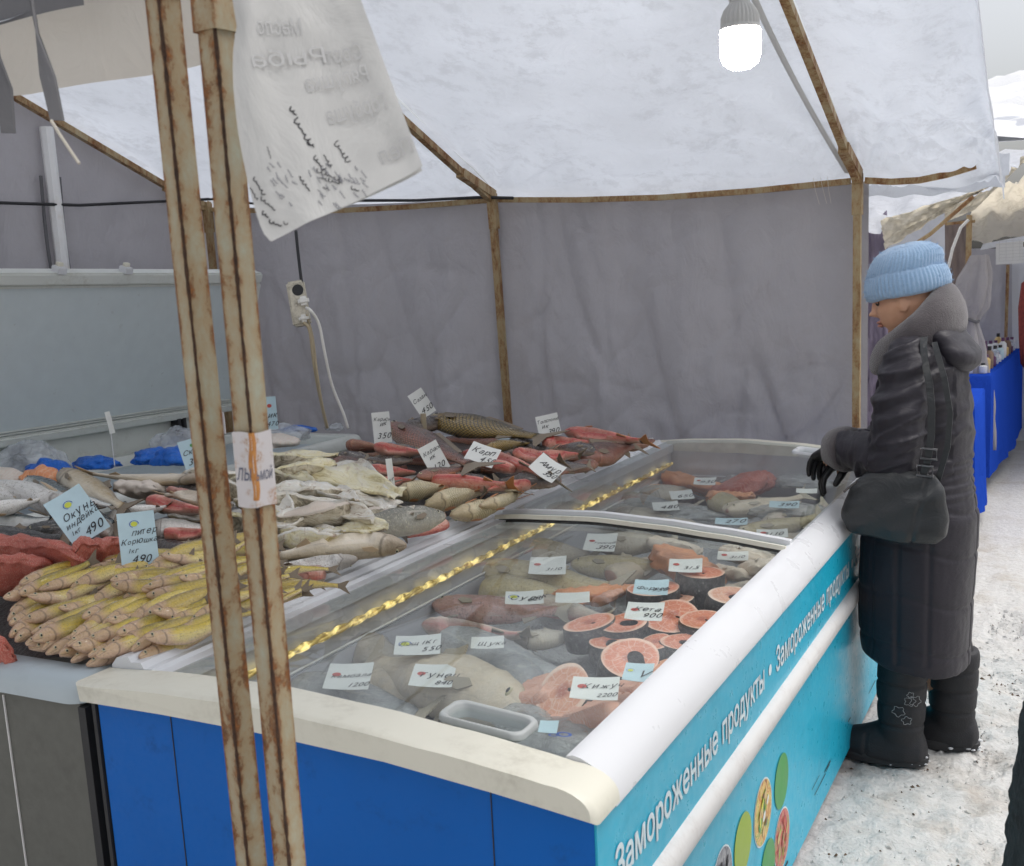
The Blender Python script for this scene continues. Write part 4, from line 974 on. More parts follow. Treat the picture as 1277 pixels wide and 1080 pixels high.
def split_parts(seed, open_=1.0, mats=('split_flesh', 'split_skin'), wide=1.0):
    """a fish cut open along the belly, its two flaps lying apart; +z is the flesh side"""
    key = ('split', seed, open_, mats, wide)
    if key in LIB: return LIB[key]
    rnd = random.Random(seed); N, R = 30, 9; mb = MB(); ph = rnd.uniform(0, 6); top = []; bot = []
    for i in range(N + 1):
        s = i / N; x = .5 - s
        w = spline([(0, .030), (.08, .060), (.25, .088), (.5, .080), (.75, .052), (.93, .026), (1, .04)], s) * wide
        tw = .5 * sin(s * 5 + ph) + .25 * fbm(s * 4, seed, 0); bnd = .05 * sin(s * 4.2 + ph * 2)
        ra, rb = [], []
        for j in range(R):
            t = j / (R - 1) * 2 - 1
            y = w * t * (1 + .12 * fbm(s * 9, t, seed)); curl = .040 * (t * t) * (1.4 - open_) * 2 + .012 * fbm(s * 11, t * 2, seed + 3)
            cav = -.010 * exp(-(t / .35) ** 2) * sin(pi * s)
            rid = .006 * sin(t * 16 + s * 9)
            z = curl * (w / .1) + cav + rid; thk = .075 * (1 - t * t * .8) * sin(pi * min(1, s * .9 + .1)) + .006
            c, sn = cos(tw), sin(tw)
            ra.append((x, y * c - z * sn + bnd, y * sn * .6 + z * c)); rb.append((x, y * c - (z - thk) * sn + bnd, y * sn * .6 + (z - thk) * c))
        top.append(ra); bot.append(rb)
    oa = mb.loft(top, closed=False, cap=False, mi=0); ob = mb.loft(bot, closed=False, cap=False, mi=1)
    for i in range(N):
        for j in (0, R - 1):
            a, b, c, d = oa + i*R + j, oa + (i+1)*R + j, ob + (i+1)*R + j, ob + i*R + j
            mb.f.append((a, d, c, b) if j == 0 else (a, b, c, d)); mb.m.append(0)
    for i in (0, N):
        for j in range(R - 1):
            mb.f.append((oa + i*R + j, oa + i*R + j+1, ob + i*R + j+1, ob + i*R + j)); mb.m.append(0)
    bm = bmesh.new(); me = mb.mesh('split_fish', list(mats), True); bm.from_mesh(me); bmesh.ops.recalc_face_normals(bm, faces=bm.faces[:]); bm.to_mesh(me); bm.free(); me.shade_smooth()
    LIB[key] = (me, []); return LIB[key]
flesh_mat('pale_fillet', (.66, .27, .17), (.80, .46, .34), (.86, .68, .56), .5, .4, 9)
def slab_parts(seed, mat, skin=None, round_=.5, taper=.55):
    """a cut of fillet: soft wedge with a flat skin side"""
    key = ('slab', seed, mat, skin, round_, taper)
    if key in LIB: return LIB[key]
    rnd = random.Random(seed); mb = MB(); N, R = 22, 28
    rings = []
    for i in range(N + 1):
        s = i / N; x = .5 - s; e = (max(0, 1 - abs(2*s - 1) ** 5)) ** .5
        w = .22 * lerp(1, taper, s) * (.25 + .75 * e) * (1 + .1 * fbm(s * 5, seed, 1)); h = .09 * lerp(1, taper, s) * (.2 + .8 * e)
        rings.append([(x, w * (1 + .05 * sin(a * 7 + s * 3) + .16 * fbm(s * 7, a * 1.2, seed, 4)) * (abs(cos(a)) ** .6) * (1 if cos(a) > 0 else -1) + .03 * sin(s * 5 + seed), h * (abs(sin(a)) ** .6) * (1 if sin(a) > 0 else -.75) + .030 * fbm(s * 6 + seed, a, 2, 4) + .008 * sin(a * 11 + seed + s * 4)) for a in [2*pi*j/R for j in range(R)]])
    mb.loft(rings); me = mb.mesh('fillet', [mat], True); LIB[key] = (me, []); return LIB[key]

G1 = 'yellow smelt piled in the grey chest'
# ---- smelt heap: heads out towards the lane
smelt_v = [fish_parts('slim', 'smelt_skin', 'fin', b, l, seed=s) for b, l, s in ((.0, .05, 1), (.45, -.15, 2), (-.5, .10, 3), (.25, -.35, 4), (-.3, .3, 5), (.1, -.5, 6), (.6, .1, 7))]
heads = [(85,640),(66,692),(128,735),(165,778),(248,772),(262,818),(28,815),(12,775),(58,918),(75,945),(162,972),(200,985),(308,1005),(158,890),(148,848),(283,862),(285,897),(368,882),(408,945),(300,930),(380,762),(358,722),(440,600),(460,636),(472,668),(475,738),(418,795),(450,822),(528,842),(590,852),(648,792),(604,778),(622,702),(588,668),(590,585),(784,782),(690,852),(618,892),(540,897),(545,930),(575,952),(480,892),(490,862),(612,562),(520,700),(330,780),(210,715),(100,800),(30,760),(700,800),(720,745),(560,765),(520,790),(230,830),(340,820),(210,930),(360,940),(455,905),(120,880),(20,850),
         (690,560),(740,520),(655,640),(760,640),(820,700),(860,760),(50,672),(180,660),(300,640),(380,640),(5,710),(8,890),(110,960),(250,960)]
rr = random.Random(21)
ORD = 'leftmost|second from the left|third from the left|fourth from the left|fifth from the left|sixth from the left|seventh from the left|eighth from the left|ninth from the left|tenth from the left'.split('|')
ROW = 'bottom row|second row up|third row up|fourth row up|fifth row up|sixth row up|seventh row up|top row'.split('|')
_h = sorted(heads, key=lambda p: -(p[1] + p[0] * .12)); RANK = {}
for q in range(8):
    row = sorted(_h[q * 10:(q + 1) * 10 if q < 7 else None])
    for w_, p in enumerate(row):
        tone = ('pinkish headed', 'yellow', 'olive yellow')[0 if q < 2 else (1 if p[0] < 480 else 2)]
        RANK[p] = '%s smelt, %s in the %s of the smelt heap' % (tone, ORD[w_] if w_ < 9 else 'rightmost', ROW[q])
order = sorted(heads, key=lambda p: -p[1])
for k, (a, b) in enumerate(order):
    hx, hy = a / 3.376, 540 + b / 3.376
    t = min(1, max(0, a / 800))
    # lower fish start nearer the front wall of the chest, upper ones farther back and higher
    zz = lerp(.985, .868, min(1, max(0, (hy - 705) / 128))) + rr.uniform(-.006, .006)
    h = atz(hx, hy, zz)
    h.y = max(h.y, cy0 + .05)
    ang = radians(lerp(63, 33, t) + rr.uniform(-7, 7))            # direction the tail points, from +x towards +y
    L = rr.uniform(.20, .235); n_lab = None
    tail = h + Vector((-cos(ang) * .25 * L * 0 + L * cos(ang + radians(18)), L * sin(ang + radians(18)), .028 + rr.uniform(-.012, .016)))
    lab = RANK[(a, b)]
    put_fish('smelt', 'fish', lab, G1, h, tail, rr.uniform(.037, .047), smelt_v[(k * 3) % 7], rr.uniform(15, 75))
# a second layer behind, mostly bodies and tails
for k in range(26):
    x = rr.uniform(95, 318); y = rr.uniform(688, 735) + (0 if x < 250 else 30)
    h = atz(x, y, .975 if x < 262 else .935); an = radians(rr.uniform(25, 50)); L = rr.uniform(.2, .24)
    put_fish('smelt', 'fish', 'yellow smelt half buried at the back of the smelt heap', G1, h, h + Vector((L * cos(an), L * sin(an), rr.uniform(-.02, .005))), .034, smelt_v[(k * 3) % 7], rr.uniform(0, 70))

# ---- red fish beside the smelt
for h, t, th, z, s, lab in (((90, 704), (153, 688), 30, .985, 2, 'thick red fish piece between the two blue price cards'),
                            ((-25, 690), (90, 702), 26, .97, 3, 'long red fish slab at the left edge under the black mackerel'),
                            ((14, 684), (108, 704), 20, .985, 4, 'red fish slab with pale grain lying on the smelt'),
                            ((-30, 722), (72, 714), 24, .955, 5, 'dark red fish slab against the left edge'),
                            ((-40, 806), (12, 812), 22, .885, 6, 'dark red fish end under the smelt by the front rim')):
    px_fish('red_fish_piece', 'fish piece', lab, None, h, t, th, z, slab_parts(s, 'red_flesh', taper=.7), 65)

# ---- left part of the display
mk = [fish_parts('long', 'mackerel_skin', 'fin', b, .0, seed=s) for b, s in ((.15, 1), (-.2, 2))]
mkd = [fish_parts('long', 'dark_mackerel_skin', 'fin', b, .0, seed=s) for b, s in ((.1, 3), (-.15, 4))]
for h, t, th, z, pr, r, lab in (
    ((-70, 648), (82, 652), 36, 1.0, mk[0], 70, 'mackerel with dark wavy stripes lying left of the tilted blue card'),
    ((28, 594), (160, 662), 24, 1.015, mk[1], 60, 'striped mackerel lying diagonally behind the tilted blue card'),
    ((-60, 668), (96, 672), 28, .99, mkd[0], 50, 'black mackerel under the striped one, above the red slabs'),
    ((-70, 688), (66, 680), 24, .975, mkd[1], 60, 'lower black mackerel at the left edge above the red slabs'),
    ((105, 640), (-40, 596), 30, 1.03, fish_parts('long', 'whitefish_skin', 'fin_pale', .2, 0, seed=6), 120, 'silver white fish at the left edge in front of the clear bag'),
    ((-50, 612), (70, 628), 24, 1.02, fish_parts('long', 'whitefish_skin', 'fin_pale', -.1, 0, seed=7), 110, 'second silver white fish at the left edge, below the first'),
    ((78, 592), (165, 640), 31, 1.045, fish_parts('long', 'cream_skin', 'fin', .1, .0, seed=8), 60, 'golden brown backed fish pointing at the clear bag'),
    ((262, 600), (100, 592), 17, 1.06, fish_parts('long', 'cream_skin', 'fin_pale', .0, -.30, seed=9), 150, 'long pale fish arched along the back of the heap'),
    ((128, 668), (160, 622), 18, 1.0, fish_parts('trunk', 'whitefish_skin', 'fin', .1, 0, headless=True, seed=10), 40, 'small headless white fish behind the two blue cards'),
    ((256, 612), (190, 600), 22, 1.03, fish_parts('trunk', 'dark_fish_skin', 'fin', .0, 0, headless=True, seed=4), 40, 'dark headless fish tucked under the arched pale fish'),
    ((188, 628), (275, 640), 26, 1.03, fish_parts('trunk', 'gutted_skin', 'fin', .1, 0, gape=1, seed=12), 130, 'pinkish gutted fish with grey gill patch by the left post'),
    ((190, 660), (262, 658), 24, 1.0, fish_parts('trunk', 'whitefish_skin', 'fin', -.1, 0, gape=1, headless=True, seed=13), 30, 'brownish opened fish behind the upright blue card'),
    ((190, 678), (250, 690), 22, .965, fish_parts('trunk', 'dark_fish_skin', 'fin', .0, 0, headless=True, seed=14), 50, 'dark fish in the shade behind the smelt')):
    px_fish('mackerel' if 'mackerel' in lab else 'fish', 'fish', lab, None, h, t, th, z, pr, r)
for h, t, th, z, pr, r, lab in (
    ((-30, 640), (60, 622), 20, 1.045, fish_parts('long', 'whitefish_skin', 'fin_pale', .1, 0, seed=71), 130, 'white bellied fish laid over the mackerel at the left edge'),
    ((60, 618), (150, 632), 18, 1.05, fish_parts('long', 'mackerel_skin', 'fin', -.1, 0, seed=72), 95, 'slim mackerel with a silver belly under the golden fish'),
    ((150, 640), (215, 632), 20, 1.03, fish_parts('slim', 'whitefish_skin', 'fin', .1, 0, seed=73), 125, 'white fish right of the golden brown one'),
    ((270, 626), (200, 616), 20, 1.045, fish_parts('slim', 'cream_skin', 'fin_pale', .1, 0, gape=1, seed=74), 130, 'cream opened fish just left of the left post'),
    ((30, 664), (118, 648), 18, 1.0, fish_parts('long', 'dark_mackerel_skin', 'fin', .1, 0, seed=75), 40, 'black mackerel crossing under the tilted card'),
    ((205, 668), (280, 662), 22, .99, fish_parts('trunk', 'gutted_skin', 'fin', .1, 0, gape=1, headless=True, seed=76), 120, 'rust pink gutted fish right of the upright blue card')):
    px_fish('fish', 'fish', lab, None, h, t, th, z, pr, r)
px_fish('white_fish_cut', 'fish piece', 'white flesh cut with a grey skin flap behind the upright blue card', None, (150, 612), (204, 612), 19, 1.03, slab_parts(8, 'white_flesh', taper=.9), 25)
px_fish('fish_cut', 'fish piece', 'small peach coloured cut near the left post', None, (212, 613), (244, 618), 9, 1.045, slab_parts(9, 'blood_flesh', taper=.8), 40)
for k, (h, t) in enumerate((((226, 606), (262, 626)), ((60, 662), (120, 690)), ((230, 634), (300, 630)))):
    px_fish('fish', 'fish', ('grey fish wedged behind the left post', 'dark fish under the tilted blue card', 'cream fish passing behind both rusty posts')[k], None, h, t, 20, (1.02, .98, 1.0)[k], fish_parts('trunk', ('whitefish_skin', 'dark_fish_skin', 'cream_skin')[k], 'fin', .1, 0, headless=True, seed=30 + k), 60)

# ---- opened cream coloured fish in the middle
SP = 'opened cream fish in the middle of the display'
spl = [split_parts(s, o, m, w) for s, o, m, w in ((1, .9, ('split_flesh', 'split_skin'), 1.0), (2, .6, ('split_flesh_pale', 'split_skin'), .9), (3, 1.1, ('split_flesh_pale', 'split_flesh'), 1.1), (4, .4, ('split_flesh', 'split_skin'), .8), (5, .8, ('split_flesh_pale', 'split_skin'), 1.0), (6, .3, ('white_flesh', 'split_skin'), .8))]
split_list = [
    ((300, 572), (420, 568), 18, 1.045, 0, 'yellowish opened fish, farthest of the cream ones, with a ragged end'),
    ((420, 580), (328, 590), 24, 1.04, 3, 'opened yellow fish fold behind the right post'),
    ((345, 588), (490, 620), 34, 1.02, 0, 'broad pale yellow fillet pointing at the thin white card'),
    ((372, 580), (500, 628), 30, 1.01, 2, 'long pale yellow fillet beside the carp, nearest the cards'),
    ((330, 612), (440, 616), 24, 1.025, 4, 'cream opened fish with silvery edge in the middle row'),
    ((318, 628), (430, 626), 24, 1.015, 1, 'twisted white opened fish, second row'),
    ((440, 634), (345, 648), 28, 1.015, 5, 'folded white belly flap standing up in the middle'),
    ((330, 652), (428, 640), 30, 1.005, 4, 'big cream opened fish with brown edges'),
    ((420, 622), (515, 636), 20, .995, 1, 'slim white opened fish running to the pike head'),
    ((352, 662), (432, 662), 26, .985, 2, 'cream opened fish above the thick brown bellied one'),
    ((425, 650), (515, 642), 22, .98, 5, 'curved pinkish flap lying along the pike'),
    ((290, 600), (350, 606), 22, 1.03, 3, 'cream fish seen between the posts, upper'),
    ((285, 640), (345, 655), 26, 1.0, 0, 'cream fish seen between the posts, middle'),
    ((290, 672), (345, 676), 24, .965, 4, 'pale opened fish seen between the posts, lower'),
    ((225, 592), (300, 590), 16, 1.055, 1, 'pale opened fish at the back behind the posts'),
    ((330, 596), (400, 604), 22, 1.03, 3, 'yellow folded fillet behind the right post'),
    ((365, 604), (455, 624), 20, 1.03, 2, 'white opened fish crossing the broad yellow fillet'),
    ((470, 644), (380, 636), 20, 1.01, 1, 'white opened fish laid against the folded belly flap'),
    ((430, 664), (330, 672), 24, .98, 2, 'broad white opened fish second from the bottom'),
    ((478, 660), (400, 656), 18, .985, 0, 'small cream fillet between the pike tail and the white ones'),
    ((300, 622), (372, 640), 22, 1.02, 2, 'white opened fish emerging from behind the right post'),
    ((262, 606), (330, 612), 20, 1.045, 1, 'white opened fish between and behind the two posts'),
    ((215, 640), (272, 646), 20, 1.01, 2, 'white opened fish left of the left post')]
for h, t, th, z, v, lab in split_list:
    px_fish('opened_fish', 'fish', lab, SP, h, t, th * 1.35, z, spl[v], rr.uniform(-25, 15))
px_fish('fish', 'fish', 'grey and silver fish tucked under the yellow fillets', None, (412, 606), (345, 610), 18, 1.02, fish_parts('slim', 'dark_fish_skin', 'fin', .2, 0, seed=18), 70)
px_fish('pike', 'fish', 'dark speckled pike whose head points at the blue freezer', None, (555, 642), (415, 664), 36, .965, fish_parts('pike', 'pike_skin', 'fin', .05, 0, seed=19), 40)
px_fish('fish', 'fish', 'thick cream fish with brown belly along the freezer rail', None, (506, 676), (325, 696), 34, .945, fish_parts('slim', 'cream_skin', 'fin_pale', .10, .05, gape=1, seed=20), 155)
px_fish('fish', 'fish', 'pinkish mottled fish lowest by the freezer rail', None, (405, 716), (330, 716), 26, .905, fish_parts('trunk', 'gutted_skin', 'fin', .0, 0, headless=True, seed=21), 60)
px_fish('fish', 'fish', 'small blood stained fish end by the right post', None, (345, 736), (390, 722), 18, .89, slab_parts(12, 'blood_flesh', taper=.6), 60)
px_fish('fish', 'fish', 'thick brown fish behind the right post above the rail', None, (446, 700), (325, 708), 26, .925, fish_parts('slim', 'whitefish_skin', 'fin', -.1, 0, gape=1, seed=22), 120)

# ---- carp end
cp = lambda m, b, s, k='carp', f='fin', g=0, hl=False: fish_parts(k, m, f, b, 0, gape=g, headless=hl, seed=s)
carp = [
    ((534, 522), (690, 548), 40, 1.03, cp('carp_skin', .05, 41), 75, 'carp', 'big scaled carp with bronze edged scales on top of the heap'),
    ((600, 560), (668, 552), 24, 1.005, cp('carp_skin', -.1, 42), 110, 'carp', 'smaller golden scaled carp below the big one'),
    ((484, 530), (604, 588), 42, 1.015, cp('crucian_skin', .1, 43), 80, 'carp', 'large grey gold carp lying diagonally under the big scaled one'),
    ((560, 524), (482, 538), 22, 1.03, cp('dark_fish_skin', .1, 44, 'slim'), 60, 'fish', 'dark fish at the back next to the upright white card'),
    ((436, 556), (486, 560), 20, 1.01, cp('crucian_skin', .0, 45, 'trunk', hl=True), 130, 'fish', 'pink bellied fish at the far left of the carp heap'),
    ((422, 567), (470, 572), 18, 1.0, cp('dark_fish_skin', .1, 46), 70, 'fish', 'dark crucian beside the far corner of the white chest'),
    ((516, 574), (452, 572), 20, 1.0, cp('dark_fish_skin', -.1, 47), 70, 'fish', 'dark crucian with its head right of the thin card'),
    ((524, 562), (455, 556), 18, 1.015, cp('dark_fish_skin', .1, 48), 80, 'fish', 'dark crucian above the other dark ones'),
    ((418, 572), (486, 608), 30, .985, cp('crucian_skin', .05, 49), 70, 'fish', 'reddish scaled crucian sloping down to the yellow fillets'),
    ((462, 588), (526, 590), 20, .99, cp('gutted_skin', .05, 50, 'trunk', g=1, hl=True), 140, 'fish', 'orange pink gutted fish left of the leaning white card'),
    ((468, 606), (518, 598), 20, .975, cp('gutted_skin', -.05, 51, 'trunk', g=1, hl=True), 130, 'fish', 'pale pink gutted fish behind the thin card'),
    ((530, 602), (646, 606), 28, .975, cp('gutted_skin', .05, 52, 'slim', 'fin_red'), 140, 'fish', 'pink fish with a red fin under the leaning white card'),
    ((578, 566), (702, 598), 30, .985, cp('gutted_skin', -.08, 53, 'slim', g=1), 135, 'fish', 'long pink and cream gutted fish in front of the flat card'),
    ((640, 584), (560, 574), 20, .995, cp('gutted_skin', .1, 54, 'trunk', g=1, hl=True), 120, 'fish', 'red pink gutted fish beside the flat card'),
    ((556, 598), (656, 616), 22, .955, cp('pale_carp_skin', .05, 55, 'slim'), 110, 'fish', 'cream fish along the freezer rail below the gutted ones'),
    ((700, 598), (612, 600), 24, .96, cp('dark_fish_skin', .08, 56, 'slim'), 50, 'fish', 'glossy black fish with pale belly by the freezer rail'),
    ((672, 586), (740, 580), 22, .975, cp('dark_fish_skin', -.05, 57, 'trunk', hl=True), 60, 'fish', 'dark grey fish behind the glossy black one'),
    ((676, 556), (742, 552), 24, 1.0, cp('gutted_skin', .05, 58, 'trunk', g=1, hl=True), 140, 'fish', 'pink gutted fish right of the far white card'),
    ((664, 574), (728, 566), 24, .99, cp('gutted_skin', .0, 59, 'trunk', g=1, hl=True), 130, 'fish', 'pale pink fillet side under the far white card'),
    ((704, 540), (814, 552), 24, .99, cp('gutted_skin', .05, 60, 'slim', 'fin_red', g=1), 130, 'fish', 'long red fish at the far right end of the heap'),
    ((724, 572), (796, 554), 34, .965, cp('crucian_skin', .05, 61), 50, 'fish', 'silver dark bream with round head facing the lane'),
    ((780, 556), (820, 548), 20, .96, cp('crucian_skin', .05, 62, 'trunk', hl=True), 70, 'fish', 'reddish fish tail end at the last corner of the heap'),
    ((640, 552), (690, 562), 20, .995, cp('dark_fish_skin', .1, 63, 'trunk', hl=True), 60, 'fish', 'dark fish below the bronze carp tail'),
    ((490, 616), (570, 606), 38, .965, cp('pale_carp_skin', .05, 64, f='fin_red'), 115, 'carp', 'pale gold carp head with orange fin, leftmost of three'),
    ((530, 630), (612, 612), 38, .945, cp('pale_carp_skin', -.05, 65, f='fin_red'), 120, 'carp', 'pale gold carp with orange fin, middle of three'),
    ((562, 644), (650, 622), 36, .925, cp('pale_carp_skin', .05, 66, f='fin_red'), 110, 'carp', 'pale gold carp with pink gills nearest the freezer rail'),
    ((556, 652), (500, 672), 18, .915, cp('gutted_skin', .0, 67, 'trunk', hl=True), 60, 'fish', 'pink fish end under the pike along the rail'),
    ((590, 604), (520, 612), 14, .96, cp('pike_skin', .05, 68, 'slim'), 60, 'fish', 'thin grey scaled fish between the pink fish and pale carp')]
for h, t, th, z, pr, r, nm, lab in carp:
    px_fish(nm, 'fish', lab, 'carp and gutted fish at the far end' , h, t, th, z, pr, r)
for h, t, th, z, pr, r, lab in (
    ((470, 560), (545, 566), 20, 1.03, cp('gutted_skin', .1, 81, 'trunk', g=1, hl=True), 130, 'pink gutted fish behind the leaning card in the carp heap'),
    ((640, 566), (705, 576), 22, 1.01, cp('gutted_skin', .05, 82, 'slim', g=1), 140, 'pink fish wedged between the two right hand cards'),
    ((742, 562), (692, 556), 18, 1.0, cp('dark_fish_skin', .1, 83, 'slim'), 60, 'dark finned fish right below the far white card'),
    ((520, 596), (585, 582), 24, 1.0, cp('crucian_skin', .1, 84), 70, 'red brown crucian lying below the flat card'),
    ((660, 604), (600, 612), 18, .965, cp('gutted_skin', .1, 85, 'trunk', g=1, hl=True), 140, 'cream pink fish against the rail under the black one'),
    ((745, 576), (690, 592), 20, .965, cp('crucian_skin', .1, 86, 'slim'), 70, 'brown fish against the rail left of the round headed bream'),
    ((600, 634), (660, 610), 22, .94, cp('pale_carp_skin', .1, 87, 'slim', 'fin_red'), 115, 'pale fish tail squeezed against the rail')):
    px_fish('fish', 'fish', lab, 'carp and gutted fish at the far end', h, t, th, z, pr, r)
# unsorted fish lower in the heap, seen only through gaps
for k in range(34):
    x = rr.uniform(cx0 + .22, cx1 - .2); y = rr.uniform(2.0, cy1 - .25); a = rr.uniform(-.6, .9); L = rr.uniform(.24, .36)
    z = heap_z(x, y) - .045
    put_fish('fish', 'fish', 'fish buried low in the heap, only glimpsed between others', 'fish buried in the heap', (x + L/2 * cos(a), y + L/2 * sin(a), z), (x - L/2 * cos(a), y - L/2 * sin(a), z + rr.uniform(-.01, .01)), .075,
             fish_parts('trunk', ('cream_skin', 'whitefish_skin', 'crucian_skin', 'dark_fish_skin')[int(y > 3.3) * 2 + k % 2], 'fin', .1 * (k % 3 - 1), 0, headless=True, seed=k % 6), rr.uniform(20, 120), kids=False)

# ---- frozen fish under the glass
FZ = 'frozen goods under the glass'
fg = lambda k, m, b, s, g=0, hl=False: fish_parts(k, m, 'fin_frost', b, 0, gape=g, headless=hl, seed=s)
froz = [
    ((372, 866), (540, 896), 60, .675, fg('trunk', 'frozen_silver_skin', .05, 71, hl=True), 70, 'large frosted silver fish at the near end of the freezer'),
    ((655, 884), (446, 822), 66, .690, fg('slim', 'frozen_pale_skin', .05, 72), 60, 'biggest pale frozen fish, head towards the near grip'),
    ((440, 800), (520, 850), 40, .680, fg('trunk', 'frozen_grey_skin', -.1, 73, hl=True), 60, 'grey pink frozen fish under the card reading 550'),
    ((560, 808), (716, 850), 60, .685, fg('trunk', 'frozen_silver_skin', .1, 74, hl=True), 75, 'smooth dark silver frozen fish in the near compartment'),
    ((610, 830), (700, 872), 46, .672, fg('trunk', 'frozen_silver_skin', -.1, 75, hl=True), 60, 'second dark silver frozen fish under the salmon pieces'),
    ((526, 784), (668, 796), 32, .700, fg('slim', 'frozen_belly_skin', .1, 76, g=1), 130, 'frozen fish showing a pink opened belly'),
    ((540, 756), (716, 764), 34, .700, fg('slim', 'frozen_perch_skin', .06, 77), 70, 'pinkish mottled frozen fish with its head at the light rope'),
    ((640, 800), (730, 790), 28, .685, fg('slim', 'frozen_grey_skin', .1, 78), 70, 'dark grey frozen fish tail left of the salmon steaks'),
    ((590, 712), (782, 738), 42, .700, fg('slim', 'frozen_cod_skin', .08, 79), 60, 'big greenish frozen cod under the dividing bar'),
    ((600, 735), (720, 742), 36, .690, fg('trunk', 'frozen_cod_skin', -.1, 80, hl=True), 60, 'olive frozen fish below the big greenish cod'),
    ((638, 686), (750, 694), 36, .690, fg('trunk', 'frozen_grey_skin', .05, 81, hl=True), 70, 'grey frozen fish just behind the dividing bar, left'),
    ((745, 680), (850, 674), 30, .690, fg('slim', 'frozen_grey_skin', -.05, 82), 60, 'grey frozen fish behind the dividing bar, right of the first card'),
    ((712, 706), (846, 704), 26, .705, fg('slim', 'frozen_cod_skin', .1, 83), 60, 'frozen cod with a dark belly stripe in the near compartment'),
    ((760, 722), (852, 690), 26, .690, fg('trunk', 'frozen_pale_skin', .1, 84, hl=True), 60, 'pale frozen fish under the salmon slab card'),
    ((905, 640), (1010, 618), 18, .700, fg('long', 'frozen_pale_skin', .12, 85), 60, 'long thin pale frozen fish in the far compartment'),
    ((900, 634), (1000, 634), 20, .695, fg('slim', 'frozen_pale_skin', -.05, 86), 60, 'cream frozen fish below the long thin one'),
    ((915, 672), (1030, 642), 22, .700, fg('long', 'frozen_cod_skin', .1, 87), 60, 'beige frozen fish lying under the far right card'),
    ((930, 684), (1020, 664), 22, .690, fg('trunk', 'frozen_pale_skin', .1, 88, hl=True), 60, 'beige frozen fish against the right side, far compartment'),
    ((760, 626), (870, 636), 30, .690, fg('trunk', 'frozen_silver_skin', .05, 89, hl=True), 70, 'grey frosted block of fish in the far compartment'),
    ((770, 645), (880, 655), 30, .690, fg('trunk', 'frozen_grey_skin', .05, 90, hl=True), 70, 'brownish grey frozen fish just beyond the dividing bar'),
    ((800, 622), (868, 608), 24, .690, fg('trunk', 'frozen_grey_skin', -.05, 91, hl=True), 60, 'grey frozen fish beside the light rope, far compartment'),
    ((890, 622), (935, 640), 22, .690, fg('trunk', 'frozen_cod_skin', -.05, 92, hl=True), 60, 'stubby yellowish frozen fish in the far compartment'),
    ((470, 850), (560, 890), 40, .660, fg('trunk', 'frozen_pale_skin', .05, 93, hl=True), 60, 'white frosted fish beside the near grip'),
    ((300, 846), (400, 862), 40, .655, fg('trunk', 'frozen_silver_skin', .05, 94, hl=True), 60, 'frosted grey fish in the near left corner'),
    ((670, 752), (760, 772), 24, .690, fg('trunk', 'frozen_belly_skin', .05, 95, hl=True), 60, 'pinkish frozen fish left of the salmon steaks'),
    ((690, 668), (650, 700), 26, .680, fg('trunk', 'frozen_grey_skin', .05, 96, hl=True), 60, 'grey frozen fish by the light rope near the bar'),
    ((950, 655), (1035, 628), 20, .690, fg('slim', 'frozen_belly_skin', .05, 97), 60, 'pinkish frozen fish along the right side, far compartment')]
for h, t, th, z, pr, r, lab in froz:
    px_fish('frozen_fish', 'fish', lab, FZ, h, t, th * 1.25, z + .02, pr, r)
for k in range(12):
    x = 966 + 11 * (k % 5) + 4 * (k // 5); y = 590 + 8 * (k // 5) + rr.uniform(-2, 2)
    px_fish('small_fish', 'fish', 'small silver frozen fish in the far right corner under the glass', 'small silver fish in the freezer', (x, y), (x + 20, y + rr.uniform(-6, 8)), 9, .70 + .01 * (k % 3), fg('slim', 'frozen_silver_skin', .15 * (k % 3 - 1), 110 + k % 3), rr.uniform(30, 120))
